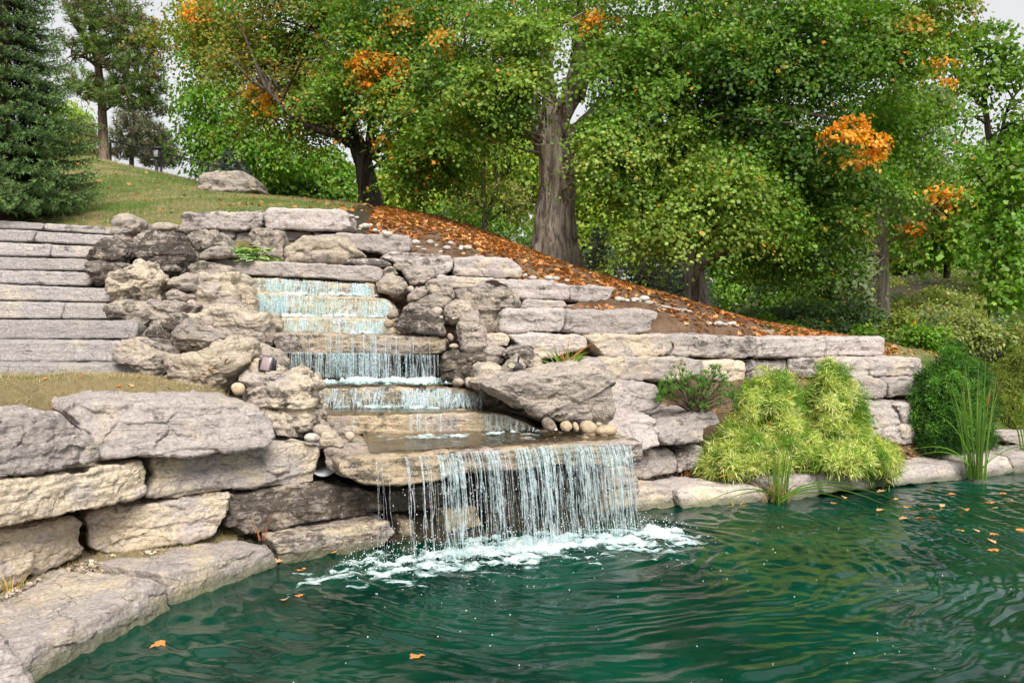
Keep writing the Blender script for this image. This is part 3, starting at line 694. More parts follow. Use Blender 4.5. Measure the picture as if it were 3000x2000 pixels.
Br("pointed brown rock leaning left, under the block course", 'C', [(553, 745), (600, 698), (650, 706), (720, 770), (755, 845), (700, 860), (570, 815)], 11.7, .5, 'R', (.5, .4, 0))
Br("rounded rock below the pointed brown one", 'C', [(425, 825), (500, 768), (556, 754), (570, 810), (530, 858), (430, 868)], 11.65, .45, 'R', (.3, .4, 0))
Br("big dark rounded boulder above the middle slab", 'C', [(332, 1035), (400, 930), (470, 865), (560, 867), (645, 960), (695, 1060), (684, 1090), (530, 1076), (345, 1060)], 10.95, .8, 'R', (.15, .65, 0))
Br("flat topped rock behind the big dark rounded boulder", 'C', [(470, 880), (560, 825), (610, 812), (725, 843), (700, 900), (600, 920)], 11.3, .5, 'R', (.3, .5, 0))
Br("mottled round boulder behind the upright pale one", 'C', [(670, 905), (760, 850), (830, 878), (885, 960), (850, 1010), (720, 1020), (675, 960)], 11.0, .6, 'R', (.4, .4, 0))
Br("upright pale boulder at the right end of the middle slab", 'C', [(762, 1010), (815, 938), (890, 936), (938, 1050), (948, 1162), (900, 1178), (790, 1173), (768, 1100)], 10.6, .5, 'K', (.5, .2, 0))
Br("dark pitted rock right of the water curtain", 'C', [(652, 1210), (700, 1185), (760, 1172), (1000, 1198), (1060, 1240), (1045, 1275), (900, 1290), (870, 1390), (720, 1386), (655, 1375)], 10.4, .8, 'K', (.35, .75, .2))
Br("rounded tan rock left of the right spotlight", 'C', [(862, 1300), (880, 1275), (940, 1252), (1000, 1262), (1044, 1310), (1024, 1345), (930, 1405), (868, 1400)], 9.9, .55, 'R', (.55, .3, 0))
Br("dark crested rock behind the right spotlight", 'C', [(1045, 1205), (1100, 1165), (1152, 1152), (1250, 1172), (1312, 1240), (1316, 1312), (1250, 1330), (1150, 1280)], 10.2, .6, 'R', (.25, .6, 0))
Br("small pale rock carrying the right spotlight", 'C', [(1038, 1310), (1100, 1248), (1150, 1205), (1205, 1262), (1222, 1325), (1120, 1345), (1045, 1335)], 9.85, .45, 'R', (.4, .3, 0))
Br("crumbly rock between the upright pale boulder and the wall", 'C', [(922, 1180), (960, 1148), (1010, 1146), (1075, 1170), (1045, 1230), (940, 1225)], 10.6, .5, 'R', (.4, .35, 0))
Br("wet dark rock under the great boulder's left tip", 'C', [(905, 1440), (960, 1420), (1060, 1480), (1040, 1540), (940, 1530)], 9.6, .5, 'R', (.2, .8, .8))
Br("weathered boulder with a broken top standing on the crest of the lawn", 'H', [(1332, 1180), (1345, 1155), (1440, 1138), (1620, 1140), (1690, 1180), (1730, 1275), (1640, 1292), (1500, 1288), (1335, 1262)], 19.5, 1.3, 'K', (.45, .45, 0), rough=.8, e=.2, foot=False)

def Ck(lab, z, c, r, Y, col=(.3, .2, 0), ang=0, asp=.85, st='C'):
    n = 14
    P = []
    rs = np.random.RandomState(int(c[0] * 7 + c[1]))
    for k in range(n):
        a = 2 * math.pi * k / n
        q = 1 + rs.uniform(-.08, .08)
        x, y = math.cos(a) * q, math.sin(a) * asp * q
        ca, sa = math.cos(R_(ang)), math.sin(R_(ang))
        P.append((c[0] + r * (x * ca - y * sa), c[1] + r * (x * sa + y * ca)))
    s = ZN[z][2]
    return S("cobble", "cobble", lab, z, P, Y, Y + .01, 1.6 * r * s * Y / FPX, st, col, G_CB)
Ck("round speckled cobble under the broad fissured rock", 'A', (1360, 992), 46, 9.8, (.1, .3, 0), asp=.95)
Ck("small cobble below the round speckled cobble", 'A', (1372, 1037), 36, 9.7, (.3, .2, 0), asp=.7)
Ck("upright oval cobble left of the tall stack of rock", 'A', (1264, 890), 48, 10.5, (.2, .2, 0), 60, .8)
Ck("brown cobble behind the dark lumpy boulder", 'A', (1270, 960), 46, 9.95, (.6, .4, 0), 15, .65)
Ck("grey cobble against the left floodlight's left side", 'A', (1660, 1295), 45, 8.75, (.2, .35, 0), asp=.95)
Ck("pale stone behind the cobble at the left floodlight", 'A', (1690, 1255), 34, 8.95, (.3, .0, 0), asp=.8)
Ck("tan squarish cobble on the big cap stone's back edge", 'A', (1560, 1430), 47, 8.2, (.8, .1, 0), asp=.95)
Ck("tiny cobble beside the top step's end", 'A', (746, 404), 18, 12.6, (.1, .2, 0))
Ck("small cobble in the gap below the dark layered boulder", 'A', (898, 602), 26, 11.0, (.2, .2, 0), asp=.6)
Ck("flat white stone beside the orange streaked rock", 'B', (492, 1302), 48, 8.05, (.1, .0, 0), 5, .55)
Ck("grey round stone behind the orange streaked rock", 'B', (545, 1255), 68, 8.25, (.15, .2, 0), 10, .6)
Ck("little tan cobble at the left end of the overhanging slab", 'B', (725, 1292), 36, 8.4, (.8, .2, 0), asp=.85)
Ck("dark cobble under the great boulder's tip, left of two", 'C', (766, 1388), 42, 9.9, (.3, .6, 0), asp=.7)
Ck("dark cobble under the great boulder's tip, right of two", 'C', (838, 1388), 40, 9.85, (.3, .6, 0), 70, .75)
Ck("white round cobble on the big dark rounded boulder's shoulder", 'C', (628, 922), 38, 11.0, (.15, .0, 0), asp=.8)
Ck("tan cobble at the upper cascade's right edge", 'C', (312, 1004), 34, 10.95, (.7, .1, .3), asp=.9)
Ck("dark cobble at the upper cascade's right edge", 'C', (330, 955), 36, 11.2, (.3, .5, .3), asp=.6)
Ck("oval cobble at the middle slab's right end", 'C', (717, 1092), 32, 10.7, (.4, .3, 0), 60, .65)
Ck("flat pebble under the upright pale boulder", 'C', (738, 1152), 35, 10.6, (.4, .4, 0), 0, .55)
Ck("white cobble between the round cracked boulder and its neighbour", 'C', (456, 775), 24, 11.8, (.1, .0, 0), asp=.9)
Ck("grey cobble propping the great boulder, leftmost of the row", 'F', (1590, 98), 62, 9.0, (.2, .5, .1), 40, .6)
Ck("round tan cobble in the row under the great boulder", 'F', (1700, 108), 42, 9.1, (.8, .15, 0), asp=.9)
Ck("upright small cobble in the row under the great boulder", 'F', (1762, 112), 34, 9.12, (.7, .2, 0), 70, .6)
Ck("large cream cobble in the row under the great boulder", 'F', (1842, 112), 62, 9.15, (.75, .05, 0), 12, .75)
Ck("orange brown cobble at the right end of the row", 'F', (1962, 134), 78, 9.1, (1.0, .25, 0), -8, .48)
Ck("white pebble between cobbles under the great boulder", 'F', (1915, 98), 26, 9.3, (.3, .0, 0), asp=.7)
S("boulder", "boulder", "orange streaked angular rock at the left end of the overhanging slab", 'B', [(540, 1320), (550, 1250), (600, 1255), (650, 1300), (690, 1355), (660, 1372), (545, 1352)], 8.1, 8.12, .3, 'K', (1.0, .2, 0), G_BL)

def slab(label, pts, Yl, Yr, T, col, **k):
    return S("cascade_stone", "stone slab", label, '0', pts, Yl, Yr, T, 'S', col, G_CA, **k)
slab("long dry lintel slab bridging the top of the cascade", [(600, 772), (612, 760), (640, 756), (700, 761), (1000, 775), (1110, 781), (1120, 800), (1117, 822), (1100, 826), (900, 814), (660, 802), (620, 790)], 12.05, 12.1, .9, (.15, .25, 0))
slab("topmost cascade slab under the lintel, covered by white water", [(722, 814), (900, 822), (1095, 832), (1104, 880), (900, 874), (740, 862)], 11.9, 12.0, .9, (.7, .2, .5))
slab("second cascade slab from the top, behind a veil of water", [(735, 856), (900, 862), (1140, 876), (1160, 910), (1160, 945), (900, 940), (770, 930)], 11.5, 11.6, .9, (.8, .2, .5))
slab("low cascade slab just above the thick overhanging slab", [(786, 930), (900, 930), (1146, 934), (1160, 982), (1000, 984), (790, 978)], 11.15, 11.2, 1.0, (.7, .2, .5))
slab("thick overhanging cascade slab with dark streaks above the water curtain", [(797, 976), (860, 972), (923, 977), (1146, 981), (1280, 986), (1314, 996), (1310, 1026), (1289, 1036), (1146, 1042), (923, 1042), (807, 1036)], 10.6, 10.75, 1.0, (.75, .5, .45))
slab("dark recessed rock face behind the water curtain", [(790, 1030), (1000, 1034), (1300, 1034), (1330, 1140), (1000, 1145), (800, 1140)], 11.15, 11.3, .6, (.2, .9, 1.0))
slab("cascade slab below the water curtain with brown wet patches", [(850, 1140), (900, 1136), (1150, 1132), (1300, 1132), (1396, 1146), (1420, 1190), (1300, 1200), (850, 1206)], 10.0, 10.15, 1.05, (.6, .5, .75))
slab("low wide cascade slab above the pool slab, curving right", [(840, 1226), (900, 1218), (1200, 1212), (1350, 1206), (1470, 1212), (1545, 1238), (1590, 1268), (1500, 1276), (1200, 1276), (840, 1276)], 9.3, 9.5, 1.0, (.65, .4, .6))
slab("largest cascade slab overhanging the pond with a wet top", [(985, 1352), (1061, 1334), (1168, 1332), (1324, 1323), (1547, 1305), (1837, 1288), (1876, 1290), (1886, 1320), (1882, 1352), (1800, 1364), (1600, 1362), (1516, 1380), (1346, 1388), (1257, 1416), (1168, 1424), (1065, 1420), (1000, 1392)], 7.72, 8.8, 1.55, (.6, .5, .6), front=0.02)
slab("wet grey end stone at the left of the largest cascade slab", [(945, 1318), (960, 1308), (1010, 1322), (1040, 1350), (1030, 1408), (985, 1398), (955, 1365)], 8.05, 7.95, .55, (.05, .4, .6))
gx = axis(-8, 10, .075, -500, 500)
gy = axis(4, 15, .075, -80, 700)
GX, GY = np.meshgrid(gx, gy)
_x, _y = GX.ravel(), GY.ravel()
_z = height(_x, _y)
_far = np.clip((np.hypot(_x, _y) - 120) / 200, 0, 1)
_z = _z * (1 - _far) + 4.0 * _far
_z += .035 * fbm(np.stack([_x * 1.1, _y * 1.1, _x * 0], 1), 3, 5) + .012 * fbm(np.stack([_x * 5, _y * 5, _x * 0], 1), 2, 6)
for (O, u, n, w, T, zb) in FOOT:                     # the ground stays below the stones' feet
    s = (_x - O[0]) * u[0] + (_y - O[1]) * u[1]
    d = (_x - O[0]) * n[0] + (_y - O[1]) * n[1]
    ds = np.maximum(np.maximum(-s, s - w), 0); dd = np.maximum(np.maximum(-.12 - d, d - .4 * T), 0)
    _z = np.minimum(_z, zb + .03 + 2.2 * np.hypot(ds, dd))
GZ = _z.reshape(len(gy), len(gx))
def gh(x, y):
    """height of the ground sheet"""
    x = np.atleast_1d(np.asarray(x, float)); y = np.atleast_1d(np.asarray(y, float))
    i = np.clip(np.searchsorted(gx, x) - 1, 0, len(gx) - 2); j = np.clip(np.searchsorted(gy, y) - 1, 0, len(gy) - 2)
    a = (x - gx[i]) / (gx[i + 1] - gx[i]); b = (y - gy[j]) / (gy[j + 1] - gy[j])
    return GZ[j, i] * (1 - a) * (1 - b) + GZ[j, i + 1] * a * (1 - b) + GZ[j + 1, i] * (1 - a) * b + GZ[j + 1, i + 1] * a * b
nx, ny = len(gx), len(gy)
_i = (np.arange(ny - 1)[:, None] * nx + np.arange(nx - 1)[None, :]).ravel()
_col = np.stack([lawn_mask(_x, _y), mulch_mask(_x, _y), np.clip(.55 * (_y < 9.5) + .15 * np.clip((16 - _y) / 2.5, 0, 1), 0, 1)], 1)

t = NT("earth")
at_ = t.n("Attribute", attribute_name="Col").outputs["Color"]
sp = t.n("SeparateColor", {0: at_})
tc = t.n("TexCoord").outputs["Object"]
n1 = t.noise(tc, .55, 5, .6); n2 = t.noise(tc, 3.0, 6, .65); n3 = t.noise(tc, 24, 6, .75); n4 = t.noise(tc, 90, 3, .7)
grass = t.mix(t.mr(n2, .35, .65), (.06, .125, .016), (.13, .175, .035))
grass = t.mix(t.math('MULTIPLY', t.mr(t.math('ADD', t.math('ADD', n1, t.math('MULTIPLY', n2, .35)), t.math('MULTIPLY', sp.outputs[2], .28)), .62, .80), .9), grass, (.30, .23, .125))
grass = t.mix(1.0, grass, t.ramp(n3, [(.25, .55), (.75, 1.35)]), 'MULTIPLY')
mulch = t.mix(t.mr(n2, .35, .65), (.13, .075, .045), (.25, .165, .11))
mulch = t.mix(1.0, mulch, t.ramp(n4, [(.3, .45), (.55, 1.0), (.75, 1.7)]), 'MULTIPLY')
soil = t.mix(t.mr(n3, .3, .7), (.035, .03, .018), (.09, .075, .05))
ms = t.math('ADD', sp.outputs[1], t.math('MULTIPLY', t.math('SUBTRACT', n3, .5), .5))
gs = t.math('ADD', sp.outputs[0], t.math('MULTIPLY', t.math('SUBTRACT', n3, .5), .8))
c = t.mix(t.mr(ms, .35, .6), soil, mulch)
c = t.mix(t.mr(gs, .35, .6), c, grass)
b = t.n("Bump", {"Height": t.math('ADD', n3, t.math('MULTIPLY', n4, .7)), "Strength": .8, "Distance": .05})
M_EARTH = t.done(t.n("BsdfPrincipled", {"Base Color": c, "Roughness": .95, "Normal": b, "Specular IOR Level": .1}))
ground = link("ground", new_mesh("ground", np.stack([_x, _y, _z], 1), polys=np.stack([_i, _i + 1, _i + nx + 1, _i + nx], 1), smooth=True, col=_col), M_EARTH)
tag(ground, kind="structure")

# ---------------------------------------------------------------- pond water
WSRC = (0.45, 8.15)
def water_h(x, y):
    rs = np.random.RandomState(4)
    q = np.stack([x, y, x * 0], 1)
    dx, dy = x - WSRC[0], y - WSRC[1]
    r = np.hypot(dx, dy * 1.0) + .5 * fbm(q * .55, 3, 11) + .12 * fbm(q * 1.9, 3, 12)
    z = 0
    near = np.exp(-np.maximum(r - .8, 0) / 9)
    for lam, amp, wd in ((.62, .0040, 1.0), (.41, .0056, 1.2), (.29, .0078, 1.4), (.205, .0066, 1.7), (.145, .0044, 2.2), (.10, .0022, 3)):
        m = np.clip(.5 + 2.0 * fbm(q * wd + lam * 31, 2, int(lam * 100)), .05, 1)
        z = z + amp * near * m * np.sin(2 * math.pi * r / lam + 3.4 * fbm(q * wd * .8, 3, 40 + int(lam * 50)))
    for k in range(12):
        a = rs.uniform(-.55, .55) + math.pi / 2; lam = rs.uniform(.12, .42)
        m = np.clip(.4 + 1.8 * fbm(q * .9 + k, 2, 160 + k), 0, 1)
        z = z + .0065 * lam * m * np.sin((x * math.cos(a) + y * math.sin(a)) * 2 * math.pi / lam + rs.uniform(0, 6) + 2.0 * fbm(q * 1.2, 2, 60 + k))
    z = z + .005 * fbm(q * np.array([2.2, 2.6, 1]), 3, 77)
    ch = np.exp(-((x - (.45 + (y - 8.2) * 1.9)) * 0) ** 2)
    d = np.abs((x + .15) * -.38 + (y - 7.95) * .92)          # distance to the line where the water lands
    s = np.exp(-(d / .45) ** 2) * np.clip((x + 1.5) * 1.2, 0, 1) * np.clip((1.9 - x) * 2, 0, 1)
    z = z + s * .03 * fbm(q * 7, 3, 90)
    return z * np.clip(1.4 - y / 60, .2, 1)
wx = axis(-3.8, 9.2, .028, -5, 60)
wy = axis(4.2, 13.6, .02, -40, 17)
WX, WY = np.meshgrid(wx, wy)
_x, _y = WX.ravel(), WY.ravel()
_z = water_h(_x, _y)
nx, ny = len(wx), len(wy)
_i = (np.arange(ny - 1)[:, None] * nx + np.arange(nx - 1)[None, :]).ravel()
t = NT("pond_water")
tc = t.n("TexCoord").outputs["Object"]
nz = t.noise(tc, 1.1, 4, .6)
mp = t.n("Mapping", {"Vector": tc, "Rotation": (0, 0, .35), "Scale": (1.0, 2.2, 1)}).outputs[0]
rip = t.math('ADD', t.noise(mp, 5.5, 4, .55, .6), t.math('MULTIPLY', t.noise(mp, 16, 3, .6, .4), .35))
c = t.mix(t.mr(nz, .35, .65), (.0002, .021, .0125), (.0008, .040, .023))
b = t.n("Bump", {"Height": rip, "Strength": .05, "Distance": .05})
M_POND = t.done(t.n("BsdfPrincipled", {"Base Color": c, "Roughness": .025, "IOR": 1.333, "Normal": b, "Specular IOR Level": .5}))
pond = link("water", new_mesh("water", np.stack([_x, _y, _z], 1), polys=np.stack([_i, _i + 1, _i + nx + 1, _i + nx], 1), smooth=True), M_POND)
tag(pond, kind="structure")
# ---------------------------------------------------------------- foliage tools
def sym(right):
    return np.array([(0, 0)] + right + [(0, 1)] + [(-x, y) for x, y in right[::-1]], float)
LEAF = {'maple': sym([(.20, -.06), (.34, .14), (.58, .34), (.30, .42), (.36, .66), (.13, .68)]),
        'simple': sym([(.40, .16), (.46, .42), (.20, .66)]),
        'oval': sym([(.25, .25), (.22, .62)]),
        'blade': np.array([(-.5, 0), (.5, 0), (.32, .6), (0, 1), (-.32, .6)], float),
        'needle': np.array([(-.5, 0), (.5, 0), (0, 1)], float)}
def unit(v):
    return v / (np.linalg.norm(v, axis=-1, keepdims=True) + 1e-9)

def put_leaves(G, kind, pos, axis, nrm, size, col, width=1.0, curl=.25):
    tp = LEAF[kind]
    axis = unit(axis)
    side = unit(np.cross(axis, nrm))
    nn = np.cross(side, axis)
    n, k = len(pos), len(tp)
    size = np.broadcast_to(np.asarray(size, float), (n,))
    z = -curl * (np.abs(tp[:, 0]) * .8 + tp[:, 1] ** 2 * .5)
    co = pos[:, None] + size[:, None, None] * (tp[None, :, :1] * width * side[:, None] + tp[None, :, 1:2] * axis[:, None] + z[None, :, None] * nn[:, None])
    G.add(co.reshape(-1, 3), np.arange(n * k).reshape(n, k), np.repeat(col, k, axis=0))

def shade(base, rs, n, amt=.25, hue=.12):
    c = np.asarray(base)[None] * (1 + rs.uniform(-amt, amt, (n, 1)))
    c = c * (1 + rs.uniform(-hue, hue, (n, 3)))
    return np.clip(c, .002, .9)

PAL = {'deep': [(.058, .145, .010), (.075, .168, .013), (.10, .19, .017)],  # deep green, darkened further to stand in for shade inside the crowns
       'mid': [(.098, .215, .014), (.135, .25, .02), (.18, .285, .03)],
       'light': [(.165, .285, .026), (.22, .33, .04), (.32, .39, .075)],
       'lime': [(.20, .32, .025), (.26, .35, .03), (.30, .36, .045)],
       'bright': [(.11, .26, .018), (.15, .29, .022), (.20, .31, .03)],
       'olive': [(.15, .18, .032), (.21, .23, .045), (.27, .26, .065)],
       'turn': [(.11, .19, .015), (.15, .21, .02), (.23, .23, .03), (.30, .23, .04)],
       'orange': [(.84, .33, .02), (.86, .40, .04), (.82, .25, .015)],
       'amber': [(.66, .36, .05), (.52, .34, .06), (.74, .38, .05)],
       'grey': [(.16, .21, .085), (.22, .26, .12), (.12, .18, .065)],
       'red': [(.85, .13, .02), (.88, .20, .025)],
       'gold': [(.60, .62, .22), (.54, .59, .16), (.68, .67, .33), (.46, .55, .10)],
       'goldin': [(.11, .25, .02), (.16, .30, .03), (.25, .36, .04)],
       'yew': [(.03, .10, .014), (.04, .125, .018), (.06, .15, .022)],
       'yewtip': [(.10, .26, .03), (.14, .30, .035)],
       'ygreen': [(.20, .25, .035), (.27, .30, .05), (.15, .21, .03)],
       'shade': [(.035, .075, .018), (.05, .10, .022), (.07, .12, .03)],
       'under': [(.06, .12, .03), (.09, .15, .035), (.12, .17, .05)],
       'meadow': [(.22, .27, .06), (.30, .33, .09), (.18, .25, .05), (.36, .36, .14)]}

def leaf_mat(name, trans=.42, gloss=.02):
    t = NT(name)
    c = t.n("Attribute", attribute_name="Col").outputs["Color"]
    d = t.n("BsdfDiffuse", {"Color": c})
    tc = t.mix(1.0, c, (1.1, 1.3, .5), 'MULTIPLY')
    tr = t.n("BsdfTranslucent", {"Color": tc})
    g = t.n("BsdfGlossy", {"Color": (1, 1, 1), "Roughness": .55})
    m1 = t.n("MixShader", {0: trans, 1: d, 2: tr})
    m2 = t.n("MixShader", {0: gloss, 1: m1, 2: g})
    return t.done(m2)
M_LEAF = leaf_mat("leaf_surface")
M_NEED = leaf_mat("needle_surface", .2, .03)
M_DRY = leaf_mat("dry_leaf", .2, .02)

def bark_mat(name, a, b, sc_=1.0):
    t = NT(name)
    tc = t.n("TexCoord").outputs["Object"]
    mp = t.n("Mapping", {"Vector": tc, "Scale": (9 * sc_, 9 * sc_, 1.6 * sc_)}).outputs[0]
    n1 = t.noise(mp, .9, 8, .68, 1.0)
    n2 = t.noise(tc, 2.2, 4, .6)
    n3 = t.noise(tc, 40, 5, .7)
    c = t.mix(t.mr(n1, .38, .62), a, b)
    c = t.mix(t.math('MULTIPLY', t.mr(n2, .5, .7), .35), c, tuple(x * 1.25 for x in b))
    c = t.mix(1.0, c, t.ramp(n3, [(.25, .6), (.75, 1.3)]), 'MULTIPLY')
    bp = t.n("Bump", {"Height": t.math('ADD', n1, t.math('MULTIPLY', n3, .2)), "Strength": 1.0, "Distance": .06})
    return t.done(t.n("BsdfPrincipled", {"Base Color": c, "Roughness": .9, "Normal": bp, "Specular IOR Level": .15}))
M_BARK = bark_mat("maple_bark", (.13, .105, .085), (.52, .44, .36))
M_BARKD = bark_mat("dark_bark", (.035, .027, .022), (.13, .10, .08))
M_BARKP = bark_mat("pale_bark", (.24, .195, .155), (.50, .43, .345), 1.4)
M_BARKR = bark_mat("pine_bark", (.09, .062, .048), (.28, .20, .15))

GAPS = [(1530, 1725, 395, 780, 16.6, .97), (1560, 1625, 280, 430, 16.6, .9), (1630, 1720, 110, 430, 16.6, .85), (1010, 1130, 355, 620, 19.4, .95), (985, 1030, 385, 425, 19.3, .8),
        (2535, 2640, 560, 940, 24.2, .92), (1980, 2105, 690, 930, 19.3, .97), (2085, 2230, 690, 770, 18.8, .7), (1390, 1460, 560, 680, 23.5, .7), (1960, 2450, 262, 300, 15.4, .45)]    # where the boughs part and show trunk and limbs
def crown(G, lobes, kind, size, per, spr, pal, seed, droop=.5, width=1.0, var=.3, up=.8, shell=.42, stray=.0):
    """lobes: (px, py, Y, rx_px, ry_px, depth_m, sprays[, palette])"""
    rs = np.random.RandomState(seed)
    centres = []
    for lb in lobes:
        px, py, Y, rx, ry, rd, ns = lb[:7]
        if kind == 'maple' and ns > 25: rx, ry, ns = rx * 1.14, ry * 1.12, int(ns * .84)
        pl = lb[7] if len(lb) > 7 else pal
        c = np.array(at(px, py, Y))
        k = Y / FPX
        d = unit(rs.normal(size=(ns, 3)))
        rr = rs.uniform(shell ** 3, 1, (ns, 1)) ** (1 / 3.)
        lump = 1 + .45 * fbm(d * 2.0 + seed + px * .01, 3, seed)[:, None]
        sc_ = c + d * rr * lump * np.array([rx * k, rd, ry * k])
        if kind == 'maple' and ns > 25:               # layered boughs: sprays gathered in flat drooping tiers
            nc = max(4, ns // 6)
            cc_ = c + unit(rs.normal(size=(nc, 3))) * rs.uniform(.02, 1, (nc, 1)) ** .5 * 1.05 * np.array([rx * k, rd, ry * k])
            w_ = rs.randint(0, nc, ns)
            o_ = rs.normal(size=(ns, 3)) * np.array([.36, .36, .07]) * Y / 16
            o_[:, 2] -= .55 * (o_[:, 0] ** 2 + o_[:, 1] ** 2)
            sc_ = cc_[w_] + o_
            d = unit(o_ * np.array([1, 1, .2]) + .35 * d)
        sx, sy = CX + FPX * sc_[:, 0] / sc_[:, 1], CY - FPX * (sc_[:, 2] - CAMH) / sc_[:, 1]
        gone = np.zeros(ns, bool)
        for (x0, x1, y0, y1, ym, pr) in GAPS:
            hit = (sx > x0) & (sx < x1) & (sy > y0) & (sy < y1) & (sc_[:, 1] < ym) & (rs.uniform(size=ns) < pr)
            gone |= hit
        ok = ~gone
        sc_, d = sc_[ok], d[ok]
        ns = len(sc_)
        if ns == 0: continue
        centres.append(sc_)
        nrm = unit(d * .55 + np.array([0, 0, up]) + rs.normal(size=(ns, 3)) * .22)
        out = unit(d * np.array([1, 1, .35]) + rs.normal(size=(ns, 3)) * .35)
        ax = unit(out - nrm * (out * nrm).sum(1, keepdims=True))
        sd = np.cross(nrm, ax)
        sq = min(spr, .5 * rx * k + .08)
        m = max(3, int(per * min(1, (sq / spr) ** 1.3 + .15)))
        a = rs.normal(size=(ns, m)) * .72; b = rs.normal(size=(ns, m)) * .42; h = rs.normal(size=(ns, m)) * .10
        ssz = sq * rs.uniform(.65, 1.35, (ns, 1, 1))
        off = a[..., None] * ax[:, None] + b[..., None] * sd[:, None] + (h - .22 * (a ** 2 + b ** 2))[..., None] * nrm[:, None]
        p = (sc_[:, None] + ssz * off).reshape(-1, 3)
        la = unit(off * 1.0 + rs.normal(size=off.shape) * .45 + np.array([0, 0, -droop])).reshape(-1, 3)
        ln = unit(nrm[:, None] + rs.normal(size=off.shape) * .5).reshape(-1, 3)
        P = np.array(PAL[pl])
        base = P[rs.randint(0, len(P), ns)] * (1 + rs.uniform(-.2, .2, (ns, 1)))
        alt = P[rs.randint(0, len(P), (ns, m))]
        cc = (base[:, None] * .6 + alt * .4) * (1 + rs.uniform(-var, var, (ns, m, 1)))
        cc = cc.reshape(-1, 3) * (1 + rs.uniform(-.1, .1, (ns * m, 3)))
        if stray:
            mk = rs.uniform(size=len(cc)) < stray
            cc[mk] = np.array(PAL['orange'])[rs.randint(0, 3, mk.sum())] * .8
        put_leaves(G, kind, p, la, ln, size * rs.uniform(.55, 1.25, len(p)), np.clip(cc, .004, .85), width)
    return np.concatenate(centres)

def path(pts):
    """(px, py, Y, r_px) -> smooth points and radii in metres"""
    P = np.array([at(p[0], p[1], p[2]) for p in pts]); r = np.array([p[3] * p[2] / FPX for p in pts])
    n = len(P)
    L = np.concatenate([[0], np.cumsum(np.linalg.norm(np.diff(P, axis=0), axis=1))])
    s = np.linspace(0, L[-1], max(6, n * 5))
    out = np.empty((len(s), 3))
    # catmull-rom
    for i, v in enumerate(s):
        k = min(np.searchsorted(L, v, side='right') - 1, n - 2)
        t_ = (v - L[k]) / (L[k + 1] - L[k] + 1e-9)
        p0, p1, p2, p3 = P[max(k - 1, 0)], P[k], P[k + 1], P[min(k + 2, n - 1)]
        out[i] = .5 * (2 * p1 + (p2 - p0) * t_ + (2 * p0 - 5 * p1 + 4 * p2 - p3) * t_ ** 2 + (3 * p1 - p0 - 3 * p2 + p3) * t_ ** 3)
    return out, np.interp(s, L, r)

def twigs(G, limbs, centres, seed, n, r0=.022, col=None):
    """thin branches that leave the limbs and end inside the leaf sprays"""
    rs = np.random.RandomState(seed)
    nodes = np.concatenate([l[0] for l in limbs])
    used_ = np.zeros(len(nodes))
    idx = rs.choice(len(centres), min(n, len(centres)), replace=False)
    for i in idx:
        c = centres[i]
        d = np.linalg.norm(nodes - c, axis=1) + np.maximum(0, nodes[:, 2] - c[2]) * .6
        d = d + used_ * .5
        ia = d.argmin(); used_[ia] += 1; a = nodes[ia]
        L = np.linalg.norm(c - a)
        if L > 2.6: continue
        m = (a + c) / 2 + rs.normal(size=3) * L * .10 + np.array([0, 0, .10 * L])
        G.tube([a, (a * .6 + m * .4) + rs.normal(size=3) * .03 * L, m, (m + c) / 2 + rs.normal(size=3) * .04 * L, c], np.linspace(r0 * (1 + L * .35), .005, 5), 5, col, cap=False)

def tree(name, label, cat, base, trunk, limbs, lobes, kind, size, per, spr, pal, seed, bark, group=None, ntw=120, sides=14, wob=.22, flare=0, tw=.022, **kw):
    b = np.array(at(*base))
    root = tag(link(name, None, None, None, b), label, cat, group)
    T = Geo()
    P, r = path(trunk)
    if flare:
        f = np.clip(1 - (P[:, 2] - P[0, 2]) / (5 * r[0]), 0, 1) ** 2
        r = r * (1 + flare * f)
    T.tube(P, r, sides, wob=wob, seed=seed)
    LB = [(P[len(P) // 2:], r)]
    for l in limbs:
        q, rr = path(l)
        T.tube(q, rr, max(7, sides - 4), wob=wob, seed=seed + 3)
        if len(l) < 8: LB.append((q, rr))
    C = Geo()
    cs = crown(C, lobes, kind, size, per, spr, pal, seed, **kw)
    twigs(T, LB, cs, seed + 9, ntw, tw)
    T.link('trunk', bark, root, b, smooth=True)
    C.link('crown', M_LEAF, root, b)
    return root

G_TR = "trees in the wood behind the terraces"
